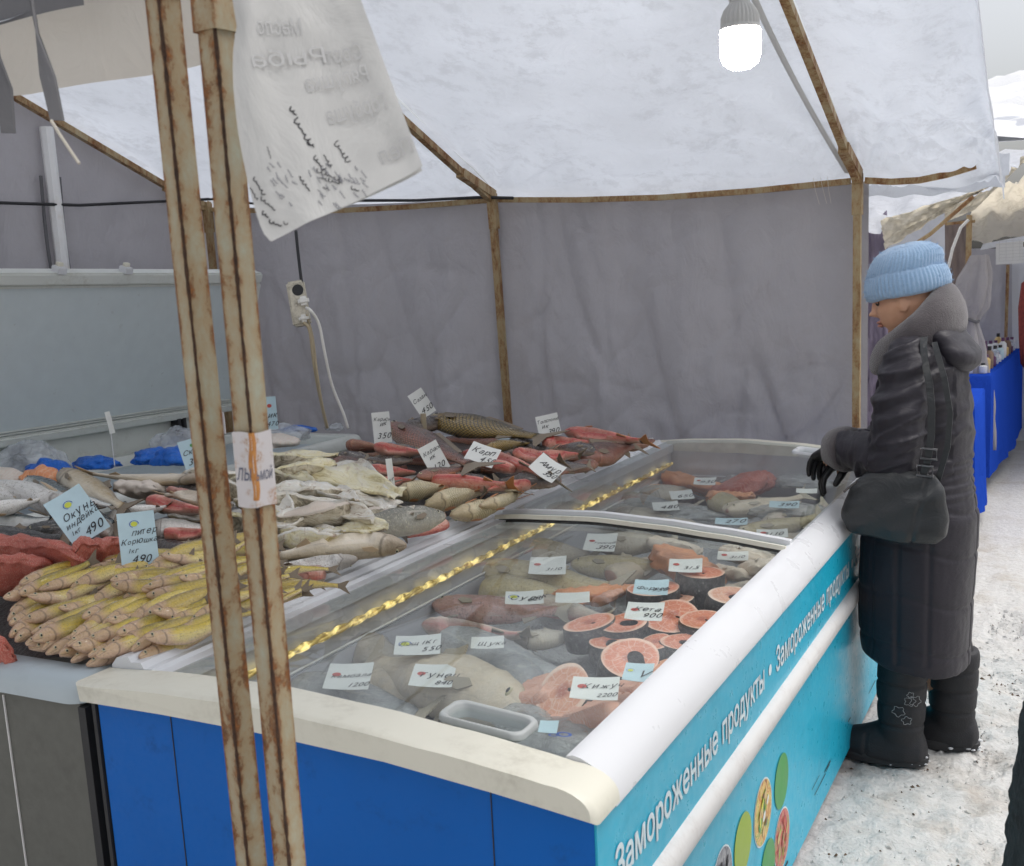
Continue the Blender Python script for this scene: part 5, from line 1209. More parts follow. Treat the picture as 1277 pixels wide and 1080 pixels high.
# slabs and lumps
for h, t, th, z, m, s, tp, lab in (
    ((870, 722), (842, 694), 34, .72, 'orange_fillet', 21, .9, 'orange salmon slab with a card lying on it'),
    ((690, 752), (786, 734), 26, .71, 'orange_fillet', 22, .4, 'peach coloured salmon tail piece left of the steaks'),
    ((748, 750), (770, 738), 14, .715, 'pale_fillet', 23, .5, 'small pale salmon sliver'),
    ((835, 600), (898, 612), 22, .71, 'orange_fillet', 24, .7, 'red salmon fillet at the far end beside the light rope'),
    ((812, 612), (856, 616), 14, .70, 'orange_fillet', 25, .6, 'thin orange fillet beside the light rope'),
    ((905, 616), (948, 600), 28, .715, 'red_flesh', 26, .9, 'dark red fillet block in the far compartment'),
    ((880, 622), (942, 620), 16, .71, 'orange_fillet', 27, .5, 'pointed orange fillet in front of the red block'),
    ((945, 612), (962, 596), 16, .705, 'red_flesh', 28, .8, 'narrow red fillet right of the red block'),
    ((850, 594), (890, 596), 14, .70, 'orange_fillet', 29, .7, 'salmon piece deepest in the far corner'),
    ((905, 690), (960, 700), 22, .71, 'frozen_lump', 30, .9, 'white frozen lump under the far right card of the near compartment'),
    ((925, 712), (982, 706), 22, .705, 'frozen_lump', 31, .9, 'white frozen lump against the right side'),
    ((890, 712), (930, 720), 24, .70, 'frozen_lump', 32, .9, 'white frozen lump right of the orange slab'),
    ((820, 680), (868, 690), 22, .70, 'frozen_lump', 33, .8, 'cream frozen fillet behind the orange slab'),
    ((940, 732), (900, 738), 22, .695, 'frozen_lump', 34, .8, 'white frozen lump behind the rearmost steak'),
    ((930, 660), (948, 655), 14, .705, 'orange_fillet', 35, .8, 'small orange cut near the dividing bar'),
    ((652, 884), (690, 852), 46, .71, 'pale_fillet', 36, .9, 'pale salmon chunk at the left of the near pile'),
    ((690, 915), (790, 880), 44, .695, 'pale_fillet', 37, .8, 'big pale salmon slab at the near right corner'),
    ((760, 880), (830, 850), 40, .70, 'pale_fillet', 38, .8, 'pale salmon slab under the near cards'),
    ((845, 832), (806, 856), 30, .70, 'orange_fillet', 39, .8, 'orange salmon piece by the right rail'),
    ((560, 896), (640, 905), 40, .65, 'frozen_lump', 40, .8, 'frosted white lump below the near grip')):
    px_fish('fillet', 'fish piece', lab, FZ, h, t, th, z, slab_parts(s, m, taper=tp), 20)

# salmon steaks: a ring of flesh with dark skin round it
def steak_parts(seed, pale=False):
    key = ('steak', seed, pale)
    if key in LIB: return LIB[key]
    rnd = random.Random(seed); n = 40; mb = MB(); fl = MB()
    hole = (.07, .30, .06, .08, .34, .06, .26)[seed % 7]
    def out(a): return (1.0 + .05 * sin(2*a + seed) + .03 * sin(3*a)) 
    # the outline runs round the outside, then back round the belly cavity
    ins, A = [], []
    for i in range(n):
        a = 2*pi*i/n
        ro = out(a); ri = hole * (1 + .25 * sin(2*a + seed)) 
        A.append((ro * cos(a) * .5, ro * sin(a) * .36)); ins.append((ri * cos(a) * .5 + .05, ri * sin(a) * .42 - .07))
    T = .55
    def ring(P, z, k=1.0): return [(x * k, y * k, z) for x, y in P]
    mb.loft([ring(A, 0, .93), ring(A, .03, .985), ring(A, T * .5, 1.02), ring(A, T - .03, .995), ring(A, T - .004, .965)], cap=False)
    mb.loft([ring(ins, T - .01), ring(ins, .0)], cap=False)
    mb.loft([ring(A, 0, .93), ring(ins, 0)], cap=False)
    rows = 4
    R = []
    for q in range(rows + 1):
        t = q / rows
        R.append([(lerp(a[0] * .966, b[0], t), lerp(a[1] * .966, b[1], t), T - .004 + .022 * sin(pi * t) + .008 * fbm(i * .5, t * 3, seed)) for i, (a, b) in enumerate(zip(A, ins))])
    fl.loft(R, cap=False)
    me = mb.mesh('steak', 'steak_skin', True); f = fl.mesh('flesh', 'salmon_pale_flesh' if pale else 'salmon_flesh', True)
    bm = bmesh.new()
    for m_ in (me, f):
        bm.from_mesh(m_); bmesh.ops.recalc_face_normals(bm, faces=bm.faces[:]); bm.to_mesh(m_); bm.clear()
    bm.free(); me.shade_smooth(); f.shade_smooth(); LIB[key] = (me, [('flesh', f)]); return LIB[key]
n = NT('steak_skin'); f = n.noise(11, 7, .75)
MAT['steak_skin'] = n.fin(n.ramp(f, [(.42, (.025, .023, .023)), (.60, (.10, .095, .09)), (.72, (.50, .48, .45))]), .3, n.bump(f, .5, .004))
steaks = [ # px, py of the top face, width px, turn, tilt x, tilt y, pale, label
    (815, 733, 66, 10, 4, 0, 0, 'salmon steak half covered by a blue tinged card, back row'),
    (873, 724, 56, -5, 6, 4, 0, 'tall salmon steak with dark skin, rearmost'),
    (912, 742, 56, 20, 14, 10, 1, 'pale salmon steak against the right rail, rearmost'),
    (735, 776, 60, 15, 6, -8, 0, 'salmon steak at the left end of the front row'),
    (779, 776, 58, 30, 12, -3, 0, 'salmon steak leaning left under the card, front row'),
    (838, 768, 74, 40, 22, 4, 0, 'open salmon steak with its belly cut facing the lane'),
    (876, 772, 58, 25, 10, 3, 0, 'salmon steak with a round hole by the right rail'),
    (787, 820, 76, 20, 30, 8, 0, 'deep orange salmon steak with a dark hollow, nearest row'),
    (702, 862, 84, 60, 28, -16, 1, 'large pale salmon steak left of the 2200 card'),
    (830, 838, 50, 35, 12, 12, 0, 'salmon steak half hidden by the right rail'),
    (845, 744, 50, 60, 7, 0, 1, 'salmon steak lying low between the back row ones'),
    (853, 800, 54, 15, 10, 4, 0, 'salmon steak between the deep orange one and the right rail'),
    (818, 800, 46, 50, 8, -4, 0, 'smaller salmon steak just behind the deep orange one'),
    (770, 862, 60, 30, 10, 0, 1, 'pale salmon steak under the corner of the 2200 card'),
    (760, 800, 50, 0, 7, 0, 0, 'salmon steak lying low behind the deep orange one')]
for k, (px, py, w, turn, tx, ty, pale, lab) in enumerate(steaks):
    z = .745 if k < 9 else .715
    c = atz(px, py, z); sc = w / F_PX * (c - CAM).length * 1.08
    me, ps = steak_parts(200 + k % 7, bool(pale))
    o = bpy.data.objects.new('salmon_steak', me); COL.objects.link(o)
    rot = Matrix.Rotation(YAW, 4, 'Z') @ Matrix.Rotation(radians(tx), 4, 'X') @ Matrix.Rotation(radians(ty), 4, 'Y') @ Matrix.Rotation(radians(turn), 4, 'Z')
    hgt = .30 * sc if k != 1 else .42 * sc
    m = rot @ Matrix.Diagonal((sc, sc * 1.05, sc * (1.25 if k == 1 else .9), 1)); up_ = (rot @ Vector((0, 0, 1, 0))).to_3d()
    m.translation = c - up_ * (.55 * sc * .9); o.matrix_world = m
    tag(o, lab, 'salmon steak', 'salmon steaks under the glass')
    for nm, pm in ps:
        q = bpy.data.objects.new(nm, pm); COL.objects.link(q); q.parent = o

# ------------------------------------------------------------------ plastic bags
def blob(name, mat, label, c, r, seed, group=None, flat=1.0, detail=4, amp=.28, cat='bag', parent=None):
    bm = bmesh.new(); bmesh.ops.create_icosphere(bm, subdivisions=detail, radius=1)
    for v in bm.verts:
        p = v.co.copy(); d = 1 + amp * fbm(p.x * 1.6 + seed, p.y * 1.6, p.z * 1.6, 5) + .05 * abs(fbm(p.x * 6, p.y * 6 + seed, p.z * 6, 3))
        v.co = Vector((p.x * r[0] * d, p.y * r[1] * d, max(-.35, p.z) * r[2] * d)) + Vector(c)
    mb = MB(); mb.bm(bm)
    return solo(mb, name, mat, label, cat, group, True)
for px, py, z, r, m, s, lab in (
    (38, 590, .93, (.17, .13, .11), 'clear_bag', 1, 'crumpled clear plastic bag holding fish at the left edge'),
    (62, 596, .93, (.10, .07, .07), 'blue_bag', 2, None),
    (120, 579, .93, (.11, .07, .035), 'blue_bag', 3, 'flat blue plastic bag beside the stick with a card'),
    (190, 572, .94, (.09, .07, .045), 'blue_bag', 4, 'blue plastic bag lying left of the left post'),
    (222, 572, .95, (.10, .08, .05), 'blue_bag', 5, 'blue plastic bag partly behind the left post'),
    (222, 556, .97, (.12, .10, .07), 'clear_bag', 6, 'clear plastic bag on top of the blue one by the left post'),
    (345, 545, .96, (.16, .12, .06), 'clear_bag', 7, 'clear plastic bag with fish behind the right post'),
    (372, 536, .97, (.10, .04, .02), 'blue_bag', 8, 'blue plastic bag edge behind the right post'),
    (418, 534, .88, (.05, .05, .025), 'clear_bag', 9, 'small wisp of clear plastic on the white chest')):
    c = atz(px, py, z)
    if lab is None: lab = 'blue plastic bag inside the crumpled clear one'
    blob('plastic_bag', m, lab, c, r, s * 3.7)
for px, py, z, r, s, m, lab in ((-2, 596, .96, (.12, .06, .04), 21, 'white_flesh', 'white fish chunk inside the clear bag'), (52, 600, .95, (.08, .06, .05), 22, 'orange_fillet', 'peach fish chunk inside the clear bag'), (340, 552, .955, (.13, .08, .035), 23, 'white_flesh', 'pale fish chunk inside the clear bag behind the post')):
    blob('fish_chunk', m, lab, atz(px, py, z), r, s, None, cat='fish piece')
c = atz(242, 548, .99)
# frozen goods in clear bags
for px, py, z, r, s, lab in ((700, 922, .70, (.10, .08, .03), 31, 'clear bag of frozen fish with a blue print in the near corner'),
                             (655, 902, .70, (.07, .05, .03), 32, 'clear bag corner beside the near grip'),
                             (820, 640, .715, (.22, .13, .03), 33, 'frosted clear bag of grey fish in the far compartment'),
                             (1000, 600, .715, (.16, .14, .03), 34, 'frosted clear bag over the small silver fish'),
                             (932, 600, .725, (.11, .09, .025), 35, 'clear bag round the dark red fillet block'),
                             (985, 640, .715, (.14, .10, .03), 36, 'frosted clear bag along the right side')):
    blob('frozen_bag', 'frost_bag', lab, atz(px, py, z), r, s, None)
c = atz(698, 918, .742)
mb = MB(); e1 = RT.normalized(); 
for dx, r in ((-.012, .010), (.008, .016)):
    n = 16; o = c + e1 * dx; o.z = .745
    mb.add([(o.x + r * cos(2*pi*i/n), o.y + r * .7 * sin(2*pi*i/n), o.z) for i in range(n)] + [(o.x + r * .6 * cos(2*pi*i/n), o.y + r * .42 * sin(2*pi*i/n), o.z) for i in range(n)], [(i, (i+1) % n, n + (i+1) % n, n + i) for i in range(n)])
bgp = [o for o in bpy.data.objects if o.get('label', '').startswith('clear bag of frozen fish with a blue')][0]
mb.build('print', 'ink_blue', bgp, False)

# ------------------------------------------------------------------ price cards
def card(px, z, wpx, hpx, rot, lines, label, mat='card', face=None, tilt=60, group='price cards on the open fish', stick=0, emblem=None, cat='price card', curl=.15):
    """a card of paper with handwriting; rot turns it in its plane (degrees), tilt lifts it from lying flat (0) to upright (90)"""
    c = atz(px[0], px[1], z); d = (c - CAM).length; w = wpx / F_PX * d; h = hpx / F_PX * d
    hd = Vector((c.x, c.y, 0)).normalized(); right = Vector((hd.y, -hd.x, 0))
    t = radians(tilt); upv = hd * cos(t) + Vector((0, 0, 1)) * sin(t)
    # lying cards look shorter from here: give them their real height
    vis = abs(sin(t + math.atan2(CAM_H - c.z, Vector((c.x, c.y, 0)).length))); h = h / max(.3, vis)
    a = radians(rot); ux = right * cos(a) + upv * sin(a); uy = -right * sin(a) + upv * cos(a); nr = ux.cross(uy).normalized()
    if nr.dot(CAM - c) < 0: nr = -nr
    mb = MB(); n = 8
    bend = lambda u, v: nr * (curl * w * ((u - .5) ** 2 - .1) + .06 * h * (v - .5) * (u - .5))
    o1 = []
    for s in (0, -1):
        for i in range(n + 1):
            for j in range(5): o1.append(c + ux * ((i/n - .5) * w) + uy * ((j/4 - .5) * h) + bend(i/n, j/4) + nr * (s * .0006))
    fs = []; q = (n + 1) * 5
    for i in range(n):
        for j in range(4):
            k = i*5 + j; fs.append((k, k+5, k+6, k+1)); fs.append((q+k, q+k+1, q+k+6, q+k+5))
    mb.add(o1, fs)
    cd = solo(mb, 'price_card', mat, label, cat, group, 40, c)
    rnd = random.Random(int(px[0] * 7 + px[1]))
    ink = MB(); org = c - ux * (w * .5) - uy * (h * .5)
    for (txt, x, y, hh) in lines:                                     # x, y, height as fractions of the card
        u, v = x + .2, y
        wmax = w * (.97 - x); tw_ = text_geo(txt, .38, -.008); hh = min(hh, wmax / w * w / (tw_[2] / tw_[3]) / h)
        d0 = (ux + uy * rnd.uniform(-.04, .10)).normalized(); p0 = org + ux * (w * x) + uy * (h * y); adv = 0
        sc_h = h * hh / tw_[3]
        for ch in txt:                                                # every letter set down by hand, a little crooked
            if ch == ' ': adv += .28 * sc_h; continue
            g = text_geo(ch, .38, -.008); dg_ = ch.isdigit(); an = rnd.uniform(-.16, .16) * (.4 if dg_ else 1); k = sc_h * (rnd.uniform(.94, 1.06) if dg_ else rnd.uniform(.86, 1.16))
            a1 = d0 * cos(an) + uy * sin(an); a2 = uy * cos(an) - d0 * sin(an)
            P_ = [p0 + d0 * adv + a1 * (q * k) + a2 * (r_ * k) for q, r_ in g[0]]; ink.add([p + bend((p - org).dot(ux) / w, (p - org).dot(uy) / h) + nr * .0014 for p in P_], g[1]); adv += ((g[2] - .10 if dg_ else g[2] * .93) + (.12 if dg_ else .04)) * k
    if lines: ink.build('handwriting', 'ink', cd, False)
    if emblem:
        e = MB(); ec = org + ux * (w * emblem[1]) + uy * (h * emblem[2]) + bend(emblem[1], emblem[2]) + nr * .0012; r = w * emblem[3]
        e.add([ec + ux * (r * cos(2*pi*i/14)) + uy * (r * .8 * sin(2*pi*i/14)) for i in range(14)], [tuple(range(14))]); e.build('emblem', emblem[0], cd, False)
        if emblem[0] == 'ink_yellow':
            e = MB(); rs = [(r * 1.25, r * 1.45)]
            for r0, r1 in rs:
                pts = [(cos(2*pi*i/16), sin(2*pi*i/16)) for i in range(12)]
                e.add([ec + ux * (r0 * x) + uy * (r0 * y * .8) for x, y in pts] + [ec + ux * (r1 * x) + uy * (r1 * y * .8) for x, y in pts], [(i, i+1, 12+i+1, 12+i) for i in range(11)])
            e.build('emblem_ring', 'ink_blue', cd, False)
    if stick:
        s = MB(); s.tube([c + Vector((0, 0, -h * .3)) - nr * .003, c + Vector((0, 0, -stick)) - nr * .003], .0022, 5); s.build('stick', 'white_plastic', cd)
    return cd
card((96, 643), 1.075, 46, 60, 27, [('Окунь', .18, .50, .13), ('индейка', .10, .34, .12), ('1кг', .14, .20, .08), ('490', .42, .07, .16)], 'pale blue card tilted left reading 490 among the mackerel', 'card_blue', tilt=62, emblem=('ink_yellow', .48, .76, .09))
card((172, 672), 1.045, 42, 64, 0, [('Питер', .34, .56, .12), ('Корюшка', .04, .40, .12), ('1кг', .22, .25, .08), ('490', .30, .06, .15)], 'pale blue upright card reading 490 over the smelt', 'card_blue', tilt=72, emblem=('ink_yellow', .44, .78, .09))
card((240, 566), 1.06, 26, 36, 12, [('Скум', .1, .5, .16), ('390', .2, .15, .2)], 'pale blue card half hidden by the left post', 'card_blue', tilt=70, emblem=('green_print', .6, .78, .1))
card((338, 515), 1.09, 14, 40, 0, [('ик', .2, .35, .12), ('470', .1, .1, .16)], 'narrow blue and white card beside the right post', 'card_blue', tilt=80, emblem=('ink_red', .4, .72, .2))
card((137, 527), 1.13, 6, 26, 8, [], 'card on a thin white stick seen edge on before the lid', 'card', tilt=85, stick=.17)
card((476, 533), 1.075, 22, 38, 2, [('Карась', .1, .72, .14), ('ик', .4, .54, .1), ('350', .22, .14, .18)], 'upright white card at the back left of the carp heap', tilt=82)
card((526, 503), 1.12, 20, 34, 30, [('Сазан', .1, .6, .16), ('450', .2, .15, .2)], 'white card leaning in a stick above the big scaled carp', tilt=80)
card((541, 571), 1.04, 26, 38, 25, [('Карась', .1, .66, .13), ('ик', .3, .48, .1), ('120', .3, .12, .18)], 'leaning white card in the middle of the carp heap', tilt=75)
card((602, 567), 1.035, 38, 24, -27, [('Карп', .1, .5, .28), ('450', .5, .15, .28)], 'flat white card lying on the gutted fish below the bronze carp', tilt=45)
card((684, 531), 1.05, 28, 28, 10, [('Толстолоб', .06, .66, .16), ('ик', .2, .42, .12), ('390', .42, .12, .22)], 'white card standing at the far right of the heap by the back cloth', tilt=78)
card((683, 584), 1.02, 38, 24, -42, [('Амур', .15, .5, .25), ('350', .5, .15, .25)], 'white card lying askew near the freezer rail', tilt=45, curl=.35)
card((487, 592), 1.03, 8, 40, 3, [('кг', .1, .3, .1)], 'thin white card seen nearly edge on between fillets and carp', tilt=82)
n_ = MB(); pA = atz(528, 522, 1.06); n_.tube([pA + Vector((0, 0, -.08)), pA + Vector((0, 0, .02))], .012, 8)
solo(n_, 'wooden_clip', 'dirty_cable', 'stub of rope wrapped stick holding the card above the big carp', 'stick')
# cards under the glass
for (px, z, w, h, rot, tx, em, lab) in (
    ((435, 843), .745, 62, 34, -18, [('Камбала', .12, .40, .22), ('1200', .55, .08, .24)], 'ink_red', 'card reading 1200 in the near left corner under the glass'),
    ((540, 842), .735, 60, 30, -18, [('Тунец', .2, .40, .2), ('840', .6, .1, .24)], 'ink_red', 'card reading 840 beside the near left one'),
    ((521, 804), .755, 64, 26, -8, [('Лещ 1кг', .08, .45, .28), ('550', .6, .15, .32)], 'ink_yellow', 'card reading 550 on the grey pink frozen fish'),
    ((608, 801), .745, 46, 16, -5, [('Щука', .2, .2, .4)], None, 'card under the opened pink belly fish'),
    ((654, 745), .75, 54, 18, -3, [('Судак', .15, .3, .4), ('620', .6, .2, .4)], 'ink_yellow', 'card on the mottled pinkish frozen fish'),
    ((714, 745), .745, 48, 14, -3, [], None, 'blank white card left of the salmon tail piece'),
    ((683, 705), .745, 52, 24, -6, [('31.10', .45, .2, .4)], 'ink_red', 'card with a red mark on the big greenish cod'),
    ((749, 676), .735, 44, 24, -12, [('Треска', .3, .4, .3), ('390', .4, .1, .3)], 'ink_red', 'card with a red mark just behind the dividing bar'),
    ((855, 705), .765, 46, 18, -4, [('31.5', .45, .2, .5)], 'ink_red', 'card with a red mark lying on the orange slab'),
    ((914, 693), .75, 42, 12, -3, [('31.10', .4, .2, .5)], 'ink_red', 'card on the white frozen lumps near the right rail'),
    ((812, 732), .775, 48, 20, -8, [('Форель', .1, .3, .4), ('950', .55, .2, .4)], None, 'bluish card propped on the back row salmon steak'),
    ((804, 762), .775, 52, 24, -12, [('Кета', .2, .5, .28), ('900', .5, .15, .3)], 'ink_red', 'card lying over the front row of salmon steaks'),
    ((742, 858), .775, 66, 30, -10, [('Кижуч', .22, .45, .24), ('2200', .55, .1, .28)], 'ink_red', 'card reading 2200 on the large pale salmon steak'),
    ((796, 838), .775, 40, 24, -14, [('V', .6, .2, .5)], 'ink_yellow', 'bluish card standing by the deep orange steak'),
    ((684, 906), .745, 26, 16, -14, [], None, 'pale blue wisp of card beside the near grip'),
    ((879, 600), .745, 30, 10, -8, [('930', .3, .2, .5)], 'ink_red', 'card on the red salmon fillet, far compartment'),
    ((850, 617), .735, 32, 12, 12, [('650', .3, .2, .5)], None, 'card on the orange fillets by the light rope, far compartment'),
    ((830, 631), .735, 36, 12, 8, [('480', .3, .2, .5)], None, 'card on the grey frosted block, far compartment'),
    ((978, 629), .735, 40, 9, -4, [('390', .3, .2, .5)], None, 'pale blue card on the long thin fish, far compartment'),
    ((912, 650), .735, 44, 9, -4, [('270', .3, .2, .5)], None, 'pale blue card among the beige fish, far compartment'),
    ((963, 665), .735, 42, 11, 3, [('31.10', .2, .2, .5)], 'ink_red', 'far right card over beige fish near the right rail, far compartment'),
    ((1006, 612), .735, 28, 6, -4, [], None, 'white card beneath the small silver fish'),
    ((800, 652), .735, 40, 10, -6, [], None, 'card right behind the dividing bar, far compartment')):
    card(px, z + .026, w * .88, h * .9, rot * .6, tx, lab, 'card' if 'blu' not in lab else 'card_blue', tilt=12, group='price cards under the glass', emblem=(em, .22, .55, .10) if em else None, curl=.1)

# paper label taped round the right post, with a smear of rust over it
def post_label():
    mb = MB(); r = .0258; n = 10
    zt = lambda y: (atd(318, y, 1.2)).z
    z1, z0 = zt(548), zt(650)
    a0 = fa2 - 1.35; a1 = fa2 + 1.35
    def pt(u, v, k=1.0):
        p = b2 + d2 * lerp(z0, z1, v); a = lerp(a0, a1, u); da = a - fa2
        # square section: two flat faces meeting on the arris
        e = Vector((cos(fa2), sin(fa2), 0)) * r * k; s = Vector((-sin(fa2), cos(fa2), 0)) * r * k
        t = da / (pi / 2)
        return p + e * (1 - abs(t)) + s * t
    mb.grid(lambda u, v: pt(u, v + .02 * sin(u * 7) * (1 if v > .5 else -1) * .6), 12, 6)
    lb = mb.build('taped_label', 'label_paper', p2, 60)
    ink = MB(); uy = d2.normalized()
    for (u0, sgn, txt, vv, hh) in ((.54, 1, 'ьмой', .36, .015), (.04, 1, 'лы', .36, .015)):
        pa = pt(u0, vv, 1.03); pb = pt(min(.99, u0 + .4), vv, 1.03); ux = (pb - pa).normalized()
        text_on(ink, txt, pa, ux, uy, min(.03, (pb - pa).length), hh, shear=.3)
    ink.build('handwriting', 'ink_pen', lb, False)
    st = MB(); st.grid(lambda u, v: pt(.47 + .20 * (u - .35) * (1 - .5 * abs(v - .5)) + .03 * sin(v * 9), .10 + v * .9, 1.025), 4, 14); st.build('rust_streak', 'rust_streak', lb, True)
n = NT('rust_streak'); MAT['rust_streak'] = n.fin(n.mix(n.noise(120, 4), (.30, .10, .02), (.58, .28, .08)), .8)
post_label()

# ------------------------------------------------------------------ the sheet of paper hanging in front
def notice():
    dd = 1.12
    quad = {(0, 0): atd(340, 303, dd), (1, 0): atd(528, 210, dd + .02), (1, 1): atd(428, -60, dd + .05), (0, 1): atd(282, -60, dd + .02)}
    nr = -FW; EX = (quad[(1,0)] - quad[(0,0)]).normalized()
    def P(u, v, o=0.0):
        p = (quad[(0,0)] * (1-u) + quad[(1,0)] * u) * (1-v) + (quad[(0,1)] * (1-u) + quad[(1,1)] * u) * v
        w = .007 * sin(u * 5 + 1) + .010 * (v - .5) ** 2 + .004 * fbm(u * 3, v * 3, 2, 3) + .006 * exp(-((u - .12) / .08) ** 2) * (v * 1.2)
        w += .010 * exp(-((v) / .06) ** 2) * (u - .2)
        return p + nr * (w + o) - EX * (.016 * sqrt(max(0, sin(pi * min(1, v * 1.4)))) * (1 - u) ** 2)
    base = P(.5, 0)
    mb = MB(); mb.grid(lambda u, v: P(u, v), 26, 30); pp = solo(mb, 'paper_notice', 'paper', 'large white paper sheet with handwriting hanging crooked from the right rusty post', 'notice', None, True, base)
    mb = MB(); mb.grid(lambda u, v: P(u * .985 + .004, v + .012 - .02 * u, -.006), 20, 20); mb.build('back_sheet', 'paper', pp, True)
    ux = (quad[(1,0)] - quad[(0,0)]).normalized(); uy = (quad[(0,1)] - quad[(0,0)]); uy = (uy - ux * uy.dot(ux)).normalized()
    rnd = random.Random(4)
    ink = MB(); faint = MB()
    def pix(x, y, o=.0015):
        # nearest point of the sheet for a spot given in picture terms
        best = None
        p = atd(x, y, dd); 
        q = p - quad[(0,0)]; U = (quad[(1,0)] - quad[(0,0)]); V = (quad[(0,1)] - quad[(0,0)])
        a, b, c_ = U.dot(U), U.dot(V), V.dot(V); e, f_ = q.dot(U), q.dot(V); den = a*c_ - b*b
        u, v = (e*c_ - f_*b) / den, (a*f_ - b*e) / den
        return P(u, v, o)
    def stroke(mb, x0, y0, x1, y1, amp, th, let):
        if x0 < 345: x0 += 13; x1 += 12; y0 -= 8; y1 -= 8
        a = pix(x0, y0); b = pix(x1, y1); d = (b - a); squiggle(mb, a, d.normalized(), nr.cross(d).normalized(), d.length, amp, th, rnd, nr, let)
    S = .00081
    for (x0, y0, x1, y1, am, th, l) in ((374, 113, 381, 122, 3, 3.2, 2), (380, 128, 398, 165, 3.5, 3, 5), (393, 160, 402, 166, 2, 2.5, 2), (320, 222, 332, 246, 2, 2.6, 4), (316, 235, 324, 252, 1.6, 2, 3), (326, 248, 342, 266, 2.2, 2.4, 4), (327, 268, 334, 276, 2, 3, 2), (333, 281, 346, 288, 2.5, 3, 3), (336, 180, 341, 196, .8, 1.4, 3), (383, 210, 394, 232, 2, 2.4, 4), (401, 182, 411, 200, 3, 2.6, 4), (412, 178, 420, 196, 2.2, 2.2, 3), (426, 158, 440, 186, 4, 2.2, 5), (402, 200, 430, 216, 3, 2, 6), (406, 212, 428, 220, 2.6, 1.8, 6), (408, 226, 416, 228, 2, 1.8, 2), (441, 226, 449, 232, 3, 2.2, 2), (361, 276, 365, 278, 2, 2, 1)):
        stroke(ink, x0, y0, x1, y1, am * S * 1.3, th * S * .62, l)
    for k in range(46):
        x = rnd.uniform(345, 455); y = rnd.uniform(190, 255); 
        if y > 303 - (x - 340) * .5 - 12: y -= 40
        stroke(faint, x, y, x + rnd.uniform(2, 7), y + rnd.uniform(4, 12), rnd.uniform(1, 2) * S, 1.2 * S, 3)
    ink.build('handwriting', 'ink', pp, False); faint.build('fine_writing', 'ink_mid', pp, False)
    # print of the far side showing through, mirrored
    show = MB()
    for (txt, x, y, w_) in (('Рыба', 330, 70, 90), ('Сорт', 420, 35, 50), ('Ряпушка', 395, 85, 80), ('Горбуша', 420, 130, 75), ('Пел', 480, 190, 40), ('Масло', 330, 25, 60)):
        a = pix(x + w_, y - w_ * .42, .0008); b = pix(x, y, .0008); d = (b - a); u_ = d.normalized(); v_ = u_.cross(nr).normalized()
        if v_.dot(UP) < 0: v_ = -v_
        text_on(show, txt, a, u_, v_, d.length, 22 * S)
    show.build('print_showing_through', 'ink_faint', pp, False)
n = NT('grey_pen'); MAT['ink_mid'] = n.fin((.22, .22, .24), .7)
n = NT('show_through'); MAT['ink_faint'] = n.fin((.40, .40, .40), .7)
notice()

# ------------------------------------------------------------------ lamps and cables
def bulb(c, label, s=1.0, tilt=0.0):
    S_ = .82
    t = thing('light_bulb', label, 'lamp', c, 'bare light bulbs under the roof')
    mb = MB(); mb.lathe([(r * S_, z * S_) for r, z in ((.004, -.098), (.026, -.094), (.044, -.082), (.0505, -.062), (.0515, -.03), (.0515, -.004), (.049, .0))], c, 28); mb.build('diffuser', 'bulb', t, 60)
    mb = MB(); n = 56
    rings = []
    for r, z, k in ((.0505, .0, 0), (.051, .004, 0), (.049, .010, 1), (.0485, .030, 1), (.042, .046, 1), (.034, .056, .6), (.026, .064, 0), (.0245, .085, 0)):
        rings.append([(c[0] + S_ * (r - .003 * k * (j % 2)) * cos(2*pi*j/n), c[1] + S_ * (r - .003 * k * (j % 2)) * sin(2*pi*j/n), c[2] + z * S_) for j in range(n)])
    mb.loft(rings); mb.build('housing', 'bulb_body', t, 25)
    mb = MB(); mb.lathe([(r * S_, z * S_) for r, z in ((.0275, .070), (.0285, .075), (.0285, .125), (.016, .135), (.006, .14))], c, 20); mb.build('lamp_holder', 'bulb_body', t, 30)
    zc = roof_z(max(XL, min(XR, c[0])), c[1]) - .05
    mb = MB(); mb.tube([Vector((c[0], c[1], c[2] + .105)), Vector((c[0] + .006, c[1], lerp(c[2] + .105, zc, .5))), Vector((c[0], c[1], zc))], .0035, 6); mb.build('cord', 'black', t)
cb = atd(923, 37, 2.30); bulb(cb, 'lit white bulb in a ribbed grey housing hanging below the roof on the right')
cb = atd(430, 8, 2.75); bulb(cb, 'lit bulb mostly hidden behind the hanging paper and the rusty posts')
mb = MB(); P = [atd(*q, 1.9) for q in ((244, 36), (239, 44), (242, 54), (249, 68))]; mb.tube(P, .0045, 6); solo(mb, 'light_tube', 'card', 'short glowing strip seen between the two rusty posts', 'lamp')
n = NT('glowing_strip'); n.fin((1, 1, .7), .4); n.put(n.b.inputs['Emission Color'], (1, .95, .55)); n.put(n.b.inputs['Emission Strength'], 1.2); MAT['lamp_glow'] = n.m
bpy.data.objects['light_tube'].data.materials[0] = MAT['lamp_glow']
